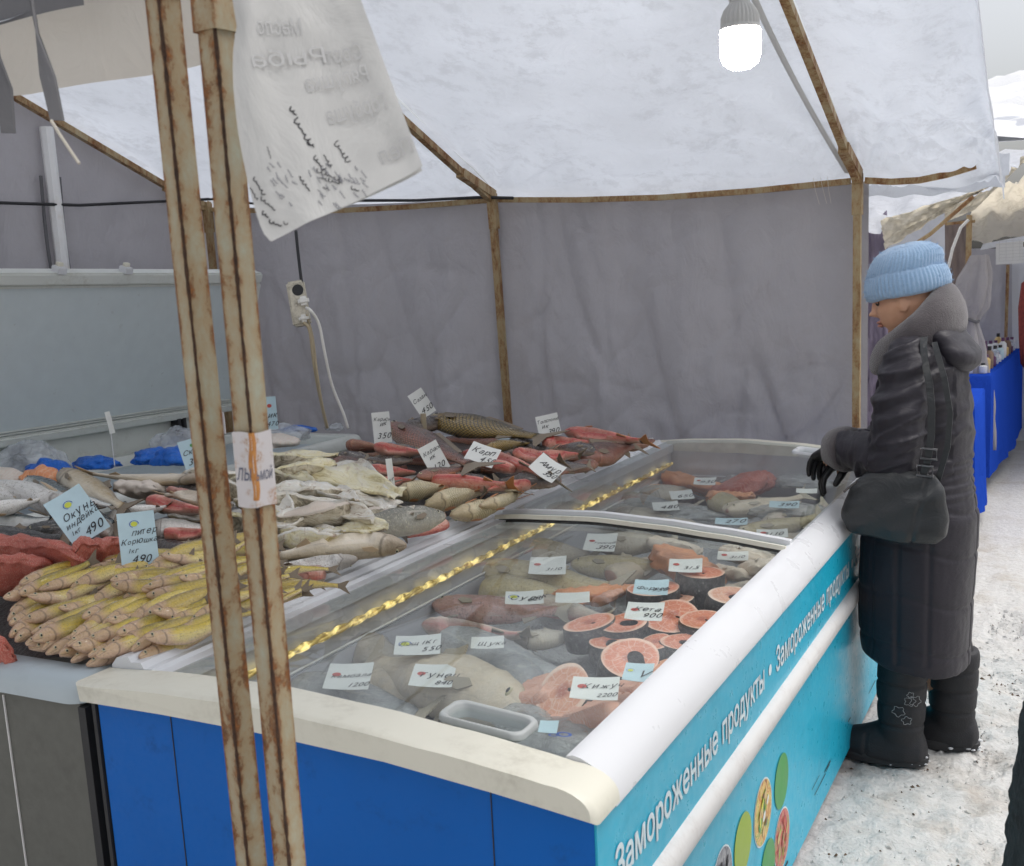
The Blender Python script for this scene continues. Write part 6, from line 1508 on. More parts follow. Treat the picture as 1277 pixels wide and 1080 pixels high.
# power strip with plugs
sc_ = atd(373, 380, 4.25); st = thing('power_strip', 'dirty white power strip hanging by its black cable before the back cloth', 'power strip', sc_)
e1 = (RT * .985 + UP * .17).normalized(); e2 = (UP * .985 - RT * .17).normalized()
def pbox(name, par, a0, a1, b0, b1, d0, d1, mat, bev=.008):
    mb = MB(); bm = bmesh.new(); bmesh.ops.create_cube(bm, size=1)
    for v in bm.verts: v.co = Vector((lerp(a0,a1,v.co.x+.5), lerp(b0,b1,v.co.y+.5), lerp(d0,d1,v.co.z+.5)))
    bmesh.ops.bevel(bm, geom=bm.edges[:], offset=bev, segments=3, affect='EDGES')
    for v in bm.verts: v.co = sc_ + e1 * v.co.x + e2 * v.co.y - FW * v.co.z
    bmesh.ops.recalc_face_normals(bm, faces=bm.faces[:]); mb.bm(bm); return mb.build(name, mat, par, 40)
bd = pbox('body', st, -.034, .034, -.083, .090, -.02, .022, 'socket')
for b in (.052, 0, -.052):
    mb = MB(); o = sc_ + e2 * b + e1 * .008 - FW * .0222
    mb.add([o + e1 * .022 * cos(2*pi*i/18) + e2 * .022 * sin(2*pi*i/18) for i in range(18)], [tuple(range(18))]); mb.build('outlet', 'dark_gap' if b > .01 else 'socket', bd, False)
pbox('plug', st, .004, .046, -.012, .022, .023, .052, 'white_cable', .01); pbox('plug', st, -.004, .034, -.076, -.046, .023, .05, 'white_cable', .01)
def cable(name, pts, r, mat, label, d=4.25):
    P = [atd(x, y, dd) for x, y, dd in pts]; out = []
    for i in range(len(P) - 1):
        p0, p1, p2_, p3 = P[max(0, i-1)], P[i], P[i+1], P[min(len(P)-1, i+2)]
        for k in range(6):
            t = k / 6; out.append(.5 * ((2*p1) + (p2_ - p0) * t + (2*p0 - 5*p1 + 4*p2_ - p3) * t*t + (3*p1 - p0 - 3*p2_ + p3) * t**3))
    out.append(P[-1]); mb = MB(); mb.tube(out, r, 8); return solo(mb, name, mat, label, 'cable', None, True)
D = 4.25
cable('cable', ((382, 384, D - .05), (388, 388, D - .07), (398, 405, D - .03), (405, 440, D), (414, 480, D + .05), (428, 515, D + .08), (434, 534, D + .1)), .006, 'white_cable', 'clean white cable running down from the power strip')
cable('cable', ((378, 402, D - .05), (386, 412, D - .04), (391, 450, D), (398, 490, D + .05), (408, 534, D + .1)), .0065, 'dirty_cable', 'dirty beige cable running straight down from the power strip')
cable('cable', ((382, 392, D - .04), (390, 420, D), (395, 460, D), (402, 505, D + .04), (409, 534, D + .08)), .004, 'dirty_cable', 'thinner beige cable twisted beside the straight one')
cable('cable', ((369, 288, D + .05), (372, 318, D + .02), (376, 352, D)), .006, 'black', 'black cable holding up the power strip')
mb = MB(); pts = [Vector((XL + .045, y, 1.0)) for y in (1, 2)]
pl = [atx(x, y, XL + .05) for x, y in ((-40, 254), (0, 253), (100, 256), (205, 251))] + [aty(x, y, WY - .09) for x, y in ((268, 248), (320, 254), (420, 250), (520, 250), (600, 246), (640, 247))]
mb.tube(pl, .0075, 6); solo(mb, 'cable', 'black', 'long black cable strung along the side and back cloth', 'cable', None, True)

# ------------------------------------------------------------------ people
def remeshed(mb, voxel, smooth_it=4, fac=.5):
    me = mb.mesh('tmp', 'skin', True); o = bpy.data.objects.new('tmp', me); TMP.collection.objects.link(o)
    m = o.modifiers.new('r', 'REMESH'); m.mode = 'VOXEL'; m.voxel_size = voxel; m.use_smooth_shade = True
    s = o.modifiers.new('s', 'SMOOTH'); s.iterations = smooth_it; s.factor = fac
    TMP.view_layers[0].update(); dg = TMP.view_layers[0].depsgraph; out = bpy.data.meshes.new_from_object(o.evaluated_get(dg))
    bpy.data.objects.remove(o); bpy.data.meshes.remove(me); out.materials.clear(); return out
def vn(me):
    return list(zip(me.vertices, [v.normal.copy() for v in me.vertices]))
def ering(c, rx, ry, n=28, p=2.0, tilt=0.0):
    out = []
    for j in range(n):
        a = 2*pi*j/n; x = abs(cos(a)) ** (2/p) * (1 if cos(a) > 0 else -1) * rx; y = abs(sin(a)) ** (2/p) * (1 if sin(a) > 0 else -1) * ry
        out.append((c[0] + x, c[1] + y, c[2] + tilt * x))
    return out
def head_into(mb, c, pitch):
    """a head facing +x: skull, brow, sockets, nose, lips, chin"""
    n, m = 64, 56; R = Matrix.Rotation(pitch, 3, 'Y'); g = lambda d, s: exp(-(d / s) ** 2); rings = []
    for i in range(m + 1):
        th = pi * (i + .15) / (m + .3); row = []
        for j in range(n):
            ph = 2*pi*j/n; d = Vector((sin(th)*cos(ph), sin(th)*sin(ph), -cos(th)))
            x = d.x * (.098 if d.x < 0 else .090); y = d.y * .075; z = d.z * .116
            if d.z < 0 and d.x < .3: x *= 1 - .25 * (-d.z)                        # nape
            if d.z < -.1: y *= 1 - .30 * min(1, (-d.z - .1))                      # jaw narrows
            if d.x > .25:
                f = min(1, (d.x - .25) / .35)
                x += f * (.006 * g(z - .030, .012) * g(y, .05)                    # brow
                          - .011 * (g(z - .012, .013) * (g(abs(y) - .031, .016)))  # sockets
                          + .006 * g(z + .012, .02) * g(abs(y) - .038, .016)      # cheekbones
                          + .030 * g(y, .0095) * (g(z + .018, .0105) + .55 * g(z - .004, .017))   # nose
                          + .008 * g(abs(y) - .011, .006) * g(z + .020, .007)
                          - .004 * g(z + .036, .006) * g(y, .02)
                          + .009 * g(z + .046, .007) * g(y, .021) + .008 * g(z + .058, .007) * g(y, .018)
                          - .005 * g(z + .0525, .0025) * g(y, .022) - .005 * g(z + .070, .007) * g(y, .02)
                          + .012 * g(z + .091, .014) * g(y, .022))                # chin
            row.append(Vector(c) + R @ Vector((x, y, z)))
        rings.append(row)
    mb.loft(rings)
    for s in (-1, 1):
        e = MB(); e.ell((0, 0, 0), (.018, .006, .030), 12, 8)
        mb.add([Vector(c) + R @ (Vector((-.006, s * .074, -.004)) + Vector(p)) for p in e.v], e.f)
    return R
def limb(mb, pts, rads, n=16):
    P = [Vector(p) for p in pts]; out = []; rr_ = []
    for i in range(len(P) - 1):
        p0, p1, p2_, p3 = P[max(0, i-1)], P[i], P[i+1], P[min(len(P)-1, i+2)]
        for k in range(6):
            t = k / 6; out.append(.5 * ((2*p1) + (p2_ - p0)*t + (2*p0 - 5*p1 + 4*p2_ - p3)*t*t + (3*p1 - p0 - 3*p2_ + p3)*t**3)); rr_.append(lerp(rads[i], rads[i+1], t))
    out.append(P[-1]); rr_.append(rads[-1]); mb.tube(out, rr_, n); mb.ell(out[-1], (rr_[-1],)*3, 12, 8); mb.ell(out[0], (rr_[0],)*3, 12, 8)
def hand_into(mb, wrist, fwd, palm_dn, curl=.5, side=1, k=1.0):
    """palm, four unequal bent fingers and a thumb leaving the side of the palm"""
    f = Vector(fwd).normalized(); d = Vector(palm_dn); d = (d - f * d.dot(f)).normalized(); s = f.cross(d).normalized() * side
    W_ = Vector(wrist)
    rings = []
    for t, w, h in ((0, .026, .021), (.25, .033, .020), (.6, .041, .018), (.9, .042, .016), (1.0, .038, .012)):
        c = W_ + f * (.088 * k * t) + d * (.010 * t * t)
        rings.append([c + s * (w * k * cos(a)) + d * (h * k * sin(a)) for a in [2*pi*j/16 for j in range(16)]])
    mb.loft(rings)
    for i, (o, L, r) in enumerate(((.030, .074, .0095), (.010, .083, .0098), (-.011, .077, .0095), (-.030, .060, .0085))):
        p = W_ + f * (.080 * k) + s * (o * k) + d * .008; a = .15 + .1 * i * curl; path = [p - f * .02, p]
        for q, seg in enumerate((.42, .32, .26)):
            a += curl * (.55, .75, .55)[q]; p = p + (f * cos(a) + d * sin(a) + s * (.06 * (1.5 - i)) ) * (L * seg * k); path.append(p)
        mb.tube(path, [r*k*1.1, r*k*1.08, r*k, r*k*.92, r*k*.78], 10); mb.ell(p, (r*k*.78,)*3, 8, 6)
    p = W_ + f * (.018 * k) + s * (.024 * k); path = [p]
    for seg, (cf, cs, cd) in zip((.042, .032, .026), ((.60, .70, .35), (.85, .35, .45), (.9, .05, .55))):
        p = p + (f * cf + s * cs + d * cd).normalized() * seg * k; path.append(p)
    mb.tube(path, [.014*k, .013*k, .0115*k, .009*k], 10); mb.ell(p, (.009*k,)*3, 8, 6)

def woman():
    O = Vector((-.455, 3.635, 0)); RZ = Matrix.Rotation(pi - radians(4), 4, 'Z')
    label = 'woman in a long black padded coat and pale blue knit hat looking into the freezer'
    root = thing('person', label, 'person', O); root.rotation_euler = (0, 0, pi - radians(4))
    def put(me_or_mb, name, mats, par=root, smooth=True):
        if isinstance(me_or_mb, MB): me = me_or_mb.mesh(name, mats, smooth)
        else:
            me = me_or_mb
            for m in (mats if isinstance(mats, list) else [mats]): me.materials.append(MAT[m])
            me.shade_smooth()
        o = bpy.data.objects.new(name, me); COL.objects.link(o); o.parent = par; return o
    # local frame: +x the way she faces, +y her left (towards the lane)
    L_sh, L_el, L_wr = Vector((.0, .175, 1.285)), Vector((.045, .215, 1.015)), Vector((.225, .06, 1.01))
    R_sh, R_el, R_wr = Vector((.0, -.175, 1.285)), Vector((.04, -.215, 1.02)), Vector((.22, -.10, .975))
    hc = Vector((.045, 0, 1.468)); pit = radians(12)
    b = MB(); R = head_into(b, hc, pit)
    limb(b, [(-.005, 0, 1.24), (.0, 0, 1.32), (.025, 0, 1.40)], [.065, .056, .055])
    b.loft([ering((.0, 0, z), rx, ry, 28, 2.2) for z, rx, ry in ((.72, .10, .155), (.82, .115, .17), (.95, .10, .14), (1.10, .112, .155), (1.22, .105, .175), (1.29, .07, .13), (1.31, .04, .06))])
    for s, A in ((1, (L_sh, L_el, L_wr)), (-1, (R_sh, R_el, R_wr))):
        limb(b, A, [.048, .040, .028])
        hd = (A[2] - A[1]).normalized(); hand_into(b, A[2] + hd * .008, hd + Vector((.12, 0, -.30)), (0, 0, -1), .6, s * -1, .6)
    feet = {1: Vector((.05, .085, 0)), -1: Vector((-.075, -.10, 0))}
    for s in (1, -1):
        limb(b, [(.0, s * .085, .78), (.01, s * .085, .45), feet[s] + Vector((-.02, 0, .08))], [.080, .046, .036])
        limb(b, [feet[s] + Vector((-.03, 0, .05)), feet[s] + Vector((.11, s * .01, .035))], [.04, .032])
    put(remeshed(b, .0042, 3, .4), 'body', 'skin')
    # face details
    def fp(x, y, z): return hc + R @ Vector((x, y, z))
    for s in (-1, 1):
        e = MB(); e.ell(fp(.0745, s * .031, .011), (.009, .0125, .0075), 14, 8); put(e, 'eye', 'eye')
        e = MB(); e.tube([fp(.082, s * .017, .017), fp(.083, s * .031, .0205), fp(.075, s * .045, .015)], .0034, 6); put(e, 'eyelid', 'skin')
        e = MB(); e.tube([fp(.091, s * .016, .030), fp(.090, s * .031, .036), fp(.078, s * .048, .031)], [.0035, .0042, .002], 6); put(e, 'eyebrow', 'brow')
    e = MB(); e.ell(fp(.088, 0, -.047), (.011, .021, .0055), 16, 8); e.ell(fp(.088, 0, -.057), (.010, .018, .006), 16, 8); put(e, 'lips', 'lips')

    # ---- padded coat
    c = MB()
    #        z, front x, back x, half width
    T = ((.325, .135, -.160, .200), (.36, .160, -.162, .212), (.45, .168, -.168, .218), (.62, .172, -.172, .215), (.80, .165, -.178, .205), (.92, .145, -.160, .180), (1.00, .130, -.150, .170), (1.08, .130, -.150, .175), (1.18, .125, -.148, .188), (1.26, .105, -.140, .190), (1.31, .095, -.130, .165), (1.345, .075, -.105, .11))
    c.loft([ering(((f + bk) / 2, 0, z), (f - bk) / 2, w, 40, 2.35, (.12 if z < .34 else .0)) for z, f, bk, w in T])
    for s, A in ((1, (L_sh, L_el, L_wr)), (-1, (R_sh, R_el, R_wr))):
        d = (A[2] - A[1]).normalized()
        limb(c, [A[0] + Vector((0, -.03 * s, .0)), lerp(A[0], A[1], .5) + Vector((-.008, .012 * s, 0)), A[1] + Vector((-.02, 0, 0)), lerp(A[1], A[2], .55), A[2] - d * .02], [.082, .080, .079, .070, .056])
    me = remeshed(c, .0062, 7, .5)
    for v, nrm in vn(me):                                               # quilting, seams and puckers
        p = v.co; o = 0
        torso = abs(p.y) < .225 and not (p.z > .95 and abs(p.y) > .175)
        if p.z < .93:
            for zq in (.395, .56, .72, .86): 
                zz = zq + .03 * sin(p.x * 9 + p.y * 4) - (.05 * abs(p.x) if zq > .5 else 0); o -= .0045 * exp(-((p.z - zz) / .008) ** 2)
            for xq in (-.075, .015, .10): o -= .0042 * exp(-((p.x - xq) / .007) ** 2) * (p.z > .36)
            o -= .006 * exp(-((p.y - .0) / .007) ** 2)
        if .86 < p.z < 1.0 and p.x < -.05:
            o += .0022 * sin(p.z * 230 + 2 * p.y)                       # gathered waist at the back
        # sleeve wrinkles
        da = (p - L_sh); t = da.dot((L_el - L_sh).normalized())
        arm = abs(p.y) > .12 and p.z > .93 or p.x > .16 and p.z > .9
        if arm:
            fore = p.x > .09 and p.z < 1.12
            q_ = (p.x * 17, p.y * 4, p.z * 5) if fore else (p.x * 4 + p.z * 3, p.y * 3, p.z * 15 + p.x * 5)
            rg = 1 - abs(fbm(q_[0], q_[1], q_[2], 2)) * 1.6
            o += .014 * max(0, rg) ** 2 - .007 + .006 * fbm(q_[0] * 2, q_[1] * 2, q_[2] * 2, 3)
        elif p.z > .98:
            o += .009 * fbm(p.x * 4, p.y * 4, p.z * 9, 3) + .007 * max(0, 1 - abs(fbm(p.x * 5 + 3, p.y * 5, p.z * 9 + p.x * 6, 2)) * 2) ** 2
            o += .0012 * sin((p.z + .35 * p.x) * 110 + 6 * fbm(p.x * 3, p.z * 3, 0, 2)) * (p.x < -.02)
        o += .006 * fbm(p.x * 5, p.y * 5, p.z * 3.5, 4)
        v.co = p + nrm * o
    coat = put(me, 'coat', 'coat')
    # cuffs of plush
    for s, A in ((1, (L_sh, L_el, L_wr)), (-1, (R_sh, R_el, R_wr))):
        d = (A[2] - A[1]).normalized(); q = MB(); a = d.cross(Vector((0, 0, 1))).normalized(); u = a.cross(d); rings = []
        for t, r in ((-.055, .058), (-.05, .070), (-.02, .073), (.015, .068), (.028, .058), (.022, .046), (-.02, .042)):
            rings.append([A[2] + d * t + (a * cos(2*pi*j/26) + u * sin(2*pi*j/26)) * (r * (1 + .05 * fbm(cos(2*pi*j/26) * 2 + s, sin(2*pi*j/26) * 2, t * 30, 3))) for j in range(26)])
        q.loft(rings, cap=False); put(q, 'cuff', 'plush', coat)
    # plush collar wrapped round the neck, and the hood lying on her back
    q = MB(); path = []
    rings = []; NP = 48
    for i in range(NP):
        a = 2*pi*i/NP; cx, cy = cos(a), sin(a)
        ctr = Vector((.012 + .100 * cx, .108 * cy, 1.362 - .070 * cx + .010 * cos(2*a)))
        rad = Vector((cx, cy, 0)); hgt_ = lerp(.066, .082, (1 - cx) / 2); wid = lerp(.036, .040, (1 - cx) / 2)
        rings.append([ctr + rad * (wid * cos(b_)) + Vector((-.25 * rad.x, 0, 1)).normalized() * (hgt_ * sin(b_)) for b_ in [2*pi*j/22 for j in range(22)]])
    rings.append(rings[0]); q.loft(rings, cap=False)
    me = remeshed(q, .007, 5, .5)
    for v, nn_ in vn(me):
        p = v.co; v.co = p + nn_ * (.007 * fbm(p.x * 5, p.y * 5, p.z * 6, 3))
    put(me, 'collar', 'plush', coat)
    q = MB()
    q.loft([ering((-.100 + dx, 0, z), rx, ry, 30, 2.2, .35) for z, dx, rx, ry in ((1.262, .03, .03, .06), (1.272, .008, .058, .11), (1.30, -.006, .068, .135), (1.33, .0, .068, .14), (1.36, .015, .062, .135), (1.385, .035, .056, .12), (1.405, .05, .04, .09))])
    me = remeshed(q, .008, 5, .5)
    for v, nn_ in vn(me):
        p = v.co; v.co = p + nn_ * (.010 * fbm(p.x * 4, p.y * 4, p.z * 7, 4) + .002 * sin(p.z * 80 + 8 * p.x + 4 * fbm(p.x * 5, p.y * 5, 3, 2)))
    put(me, 'hood', 'coat', coat)
    # back seams
    # ---- hat
    q = MB(); n = 240; hq = Matrix.Rotation(radians(10), 3, 'Y'); ho = hc + Vector((-.012, 0, .020)); rings = []
    for r, z, rib in ((.090, .004, 1), (.107, -.003, 1), (.115, .004, 1), (.1185, .018, 1), (.1185, .034, 1), (.116, .050, 1), (.112, .064, 1), (.107, .072, 1), (.103, .074, .6), (.104, .080, .8), (.103, .098, 1), (.097, .116, 1), (.085, .132, 1), (.067, .145, .8), (.045, .153, .6), (.020, .156, .2), (.003, .156, 0)):
        row = []
        for j in range(n):
            a = 2*pi*j/n; k = r * (1 + rib * .016 * cos(j * pi / 2) + .018 * fbm(cos(a), sin(a), z * 12, 2)); sl = -.012 * min(1, (z - .078) / .04) if z > .078 else 0
            row.append(ho + hq @ Vector((k * cos(a) * 1.08 + sl + .004, k * sin(a) * .92, z + .006 * fbm(cos(a) * 1.5, sin(a) * 1.5, 4, 2) - (.006 * max(0, cos(a - .5)) if z > .09 else 0))))
        rings.append(row)
    q.loft(rings); hat = put(q, 'knit_hat', 'wool', root, True)
    # fuzz of the wool
    fz_ = MB(); rf = random.Random(2)
    for k in range(2600):
        i = rf.randrange(2, 14); j = rf.randrange(n); p = rings[i][j]; nr_ = (p - (ho + hq @ Vector((0, 0, .04)))).normalized()
        d = (nr_ + Vector((rf.uniform(-1, 1), rf.uniform(-1, 1), rf.uniform(-1, 1))) * .9).normalized() * rf.uniform(.006, .013); w = Vector((rf.uniform(-1, 1), rf.uniform(-1, 1), rf.uniform(-1, 1))).cross(d).normalized() * .0004
        fz_.add([p - w, p + w, p + d], [(0, 1, 2)])
    f_ = put(fz_, 'fuzz', 'wool', hat, False); f_['kind'] = 'stuff'
    # ---- gloves
    for s, A in ((1, (L_sh, L_el, L_wr)), (-1, (R_sh, R_el, R_wr))):
        q = MB(); d = (A[2] - A[1]).normalized(); limb(q, [A[2] - d * .03, A[2] + d * .025], [.036, .034])
        hand_into(q, A[2] + d * .01, d + Vector((.12, 0, -.30)), (0, 0, -1), .6, -s, 1.16); put(remeshed(q, .0032, 2, .4), 'glove', 'glove')
    # ---- trousers and boots
    for s in (1, -1):
        F_ = feet[s]; tx = radians(12 if s > 0 else -10)
        q = MB(); limb(q, [Vector((.0, s * .095, .60)), F_ * .6 + Vector((-.012, s * .034, .42)), F_ + Vector((-.025, 0, .27))], [.092, .084, .072]); put(q, 'trouser_leg', 'boot', root, True)
        q = MB()
        q.loft([ering((F_.x - .022 + dx, F_.y, z), rx, ry, 30, 2.2) for z, dx, rx, ry in ((.055, .0, .062, .055), (.10, .0, .070, .062), (.17, -.004, .076, .068), (.24, -.004, .078, .07), (.31, -.004, .079, .071), (.335, -.004, .074, .068))])
        q.loft([[Vector((F_.x + x + (.0), F_.y + s * .012 * max(0, x) * 4 + y * w, .024 + h * z_)) for y, z_ in [(cos(a), max(-.15, sin(a))) for a in [2*pi*j/24 for j in range(24)]]] for x, w, h in ((-.105, .020, .03), (-.095, .046, .07), (-.05, .060, .10), (.02, .062, .11), (.08, .062, .085), (.13, .056, .066), (.165, .040, .048), (.178, .018, .028))])
        me = remeshed(q, .006, 5, .5)
        for v, nn_ in vn(me):
            p = v.co; o = 0
            if p.z > .09:
                for zq in (.13, .20, .27): o -= .006 * exp(-((p.z - zq) / .006) ** 2)
            else: o -= .004 * exp(-((p.x - F_.x - .075) / .005) ** 2)
            v.co = p + nn_ * (o + .004 * fbm(p.x * 8, p.y * 8, p.z * 8, 3))
        bt = put(me, 'boot', 'boot')
        q = MB(); q.loft([[Vector((F_.x + .035 + k_ * .145 * cos(a), F_.y + s * .012 * max(0, cos(a)) + k_ * .062 * (abs(sin(a)) ** .8) * (1 if sin(a) > 0 else -1), z)) for a in [2*pi*j/30 for j in range(30)]] for z, k_ in ((-.004, .98), (.012, 1.02), (.022, 1.02), (.026, .97))]); put(q, 'sole', 'sole', bt, 40)
        q = MB(); rs = random.Random(8 + s)
        for k in range(15):                                           # snow clinging to the boot
            a = rs.gauss(pi, .6) if k < 20 else rs.uniform(0, 2*pi); z = abs(rs.gauss(0, .018)) if k < 60 else rs.uniform(.02, .07); kk = 1 - max(0, z - .02) * 1.2
            w_ = rs.uniform(.002, .007)
            q.ell((F_.x + .035 + .146 * kk * cos(a), F_.y + .0635 * kk * sin(a), z), (w_ * rs.uniform(.8, 2), w_ * rs.uniform(.8, 2), w_ * .6), 6, 4)
        sn = put(q, 'clinging_snow', 'snow_clean', bt, True); sn['kind'] = 'stuff'
        if s > 0:
            q = MB(); rs = random.Random(5)
            for k in range(5):
                a0 = pi / 2 + rs.uniform(.05, .75); z0 = rs.uniform(.13, .26); r0 = rs.uniform(.008, .016)
                def on(da, dz): 
                    a = a0 + da / .072; return Vector((F_.x - .026 + .083 * cos(a), F_.y + .0745 * sin(a), z0 + dz))
                q.tube([on(r0 * cos(t) * (1 + .22 * cos(5*t + k)), r0 * sin(t) * (1 + .22 * cos(5*t + k))) for t in [2*pi*i/20 for i in range(21)]], .0008, 4)
            put(q, 'embroidery', 'ink_faint', bt, True)
    return root, RZ, O
n = NT('boot_sole'); MAT['sole'] = n.fin((.03, .03, .032), .7)
wroot, WRZ, WO = woman()

# ---- her handbag hangs from the left shoulder
def handbag():
    lw = lambda p: WO + (WRZ @ Vector((*p, 0)).to_3d()) if len(p) == 2 else WO + (WRZ.to_3x3() @ Vector(p))
    base = lw((.0, .27, .74))
    t = thing('handbag', 'black slouchy leather handbag hanging at the hip of the woman', 'handbag', base)
    q = MB(); cx, cy = .015, .265
    #         z, centre x, half length, half depth
    T = ((.772, .012, .075, .028), (.780, .006, .128, .050), (.81, .0, .152, .058), (.86, -.004, .150, .054), (.91, -.012, .134, .044), (.95, -.024, .112, .032), (.975, -.036, .088, .020), (.985, -.045, .066, .010))
    q.loft([ering((cx + dx, cy - .012, z - .035 * 0), a, b_, 44, 2.8, .14) for z, dx, a, b_ in T])
    me = remeshed(q, .006, 4, .5)
    for v, nn_ in vn(me):
        p = v.co; v.co = p + nn_ * (.010 * fbm(p.x * 4, p.y * 4, p.z * 5, 3) - .006 * exp(-((p.x + .055 + .2 * (p.z - .85)) / .005) ** 2) + .002 * sin(p.x * 40 + p.z * 60 + 5 * fbm(p.x * 4, p.z * 4, 0, 2)))
    def put(me_, name, mat, par=t):
        if isinstance(me_, MB): me_ = me_.mesh(name, mat, 40)
        else: me_.materials.append(MAT[mat]); me_.shade_smooth()
        for v in me_.vertices: v.co = lw(tuple(v.co)) - base
        o = bpy.data.objects.new(name, me_); COL.objects.link(o); o.parent = par; return o
    bd = put(me, 'body', 'leather')
    def band(pts, w, th=.004):
        m = MB(); P = [Vector(p) for p in pts]; rr_ = []
        for i, p in enumerate(P):
            d = (P[min(i+1, len(P)-1)] - P[max(0, i-1)]).normalized(); out = Vector((0, 1, 0)) if i < len(P) * .75 else Vector((0, .3, 1)).normalized(); s = d.cross(out).normalized(); o_ = s.cross(d).normalized()
            rr_.append([p - s*w/2 - o_*th/2, p + s*w/2 - o_*th/2, p + s*w/2 + o_*th/2, p - s*w/2 + o_*th/2])
        m.loft(rr_); return m
    fr = [(-.062, .262, .96), (-.078, .266, 1.02), (-.085, .262, 1.09), (-.082, .248, 1.17), (-.072, .235, 1.24), (-.055, .215, 1.30), (-.045, .185, 1.345), (-.04, .15, 1.365)]
    put(band(fr, .020), 'strap', 'leather')
    bk = [(-.10, .235, .95), (-.125, .232, 1.05), (-.13, .228, 1.15), (-.11, .215, 1.25), (-.085, .19, 1.32), (-.07, .16, 1.35)]
    put(band(bk, .016), 'strap', 'leather')
    for z, x in ((1.035, -.081), (.985, -.071)):
        m = MB(); P = [(x - .022, .272, z - .015), (x + .022, .272, z - .012), (x + .022, .272, z + .018), (x - .022, .272, z + .015)]
        m.tube([Vector(p) for p in P + [P[0], P[1]]], .004, 6); put(m, 'buckle', 'metal')
    m = MB(); m.tube([(.11, .325, .955), (.135, .320, .935), (.15, .315, .92)], .004, 6); put(m, 'zip_pull', 'metal')
handbag()

# ---- somebody in black fleece at the right edge, mostly out of the picture
def passer():
    O = Vector((.110, 1.98, 0)); t = thing('person', 'person in a black fleece coat cut off by the right edge of the picture', 'person', O); t.rotation_euler = (0, 0, radians(8))
    def put(me, name, mat, par=t):
        if isinstance(me, MB): me = me.mesh(name, mat, True)
        else: me.materials.append(MAT[mat]); me.shade_smooth()
        o = bpy.data.objects.new(name, me); COL.objects.link(o); o.parent = par; return o
    b = MB(); hc = Vector((.03, 0, 1.56)); head_into(b, hc, radians(4)); limb(b, [(0, 0, 1.33), (0, 0, 1.40), (.015, 0, 1.49)], [.07, .06, .055])
    b.loft([ering((0, 0, z), rx, ry, 28, 2.2) for z, rx, ry in ((.78, .10, .155), (.9, .11, .165), (1.05, .10, .14), (1.2, .115, .16), (1.33, .10, .175), (1.40, .05, .09))])
    for s in (1, -1):
        A = (Vector((0, s * .18, 1.36)), Vector((-.02, s * .22, 1.08)), Vector((.05, s * .20, .84))); limb(b, A, [.05, .042, .03]); d = (A[2] - A[1]).normalized(); hand_into(b, A[2], d, (0, -s, 0), .35, -s)
        limb(b, [(0, s * .09, .84), (.01, s * .095, .47), (0, s * .10, .08)], [.088, .06, .042]); limb(b, [(-.03, s * .10, .045), (.13, s * .11, .035)], [.04, .032])
    put(remeshed(b, .006, 3, .4), 'body', 'skin')
    c = MB(); c.loft([ering((0, 0, z), rx, ry, 36, 2.3) for z, rx, ry in ((.30, .20, .30), (.34, .215, .305), (.55, .20, .285), (.85, .175, .25), (1.05, .155, .215), (1.25, .15, .215), (1.36, .125, .20), (1.42, .08, .11))])
    for s in (1, -1): limb(c, [(0, s * .17, 1.35), (-.02, s * .235, 1.08), (.04, s * .215, .90)], [.085, .08, .068])
    me = remeshed(c, .010, 5, .5)
    for v, nn_ in vn(me): p = v.co; v.co = p + nn_ * (.010 * fbm(p.x * 9, p.y * 9, p.z * 9, 4) + .006 * fbm(p.x * 40, p.y * 40, p.z * 40, 2))
    put(me, 'coat', 'fleece')
    h = MB(); h.loft([ering((hc.x - .01, 0, hc.z + z), r * 1.1, r, 30) for r, z in ((.09, .02), (.10, .015), (.104, .05), (.09, .10), (.05, .13), (.01, .138))]); put(h, 'knit_hat', 'fleece')
    for s in (1, -1):
        q = MB(); limb(q, [(0, s * .10, .30), (0, s * .10, .08)], [.068, .06]); limb(q, [(-.04, s * .10, .05), (.14, s * .11, .045)], [.055, .045]); put(remeshed(q, .008, 4, .5), 'boot', 'boot')
passer()

# ------------------------------------------------------------------ the stalls behind, to the right
BG = 'market stalls down the lane'
t2 = thing('market_tent', 'next market tent with a white sagging roof behind the woman', 'tent', (-1.3, 6.8, 0), BG)
def quad_sheet(name, par, P, mat, amp=.02, n=(24, 16), seed=0, fr=2.0):
    """P: corners bottom left, bottom right, top right, top left in world"""
    a, b, c, d = [Vector(p) for p in P]; nr = (b - a).cross(d - a).normalized()
    mb = MB(); mb.grid(lambda u, v: (a * (1-u) + b * u) * (1-v) + (d * (1-u) + c * u) * v + nr * (amp * fbm(u * 3 + seed, v * 3, seed, 4, fr) ), *n)
    return mb.build(name, mat, par, True)
Y1 = 6.6
q = lambda x, y, Y=Y1: aty(x, y, Y)
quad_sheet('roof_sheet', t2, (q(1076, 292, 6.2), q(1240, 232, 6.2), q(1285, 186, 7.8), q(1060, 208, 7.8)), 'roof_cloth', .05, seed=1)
quad_sheet('valance', t2, (q(1104, 312, 6.15), q(1214, 242, 6.15), q(1240, 230, 6.17), q(1098, 275, 6.17)), 'roof_cloth_old', .05, (30, 14), 2, 3)
quad_sheet('side_wall', t2, (q(1078, 560, 6.4), q(1112, 560, 6.4), q(1106, 262, 6.4), q(1076, 290, 6.4)), 'wall_cloth_mauve', .05, (16, 30), 3, 3)
quad_sheet('back_wall', t2, (q(1100, 560, 7.6), q(1180, 560, 7.6), q(1178, 258, 7.6), q(1098, 290, 7.6)), 'wall_cloth_pale', .03, (16, 24), 4)
mb = MB(); mb.tube([q(1114, 322, 6.12), q(1160, 292, 6.12), q(1214, 245, 6.12)], .010, 6); mb.build('rail', 'rail_steel', t2)
mb = MB(); p = q(1118, 330, 6.1); mb.tube([Vector((p.x, p.y, 0)), p], .02, 4); mb.build('post', 'rail_steel', t2)

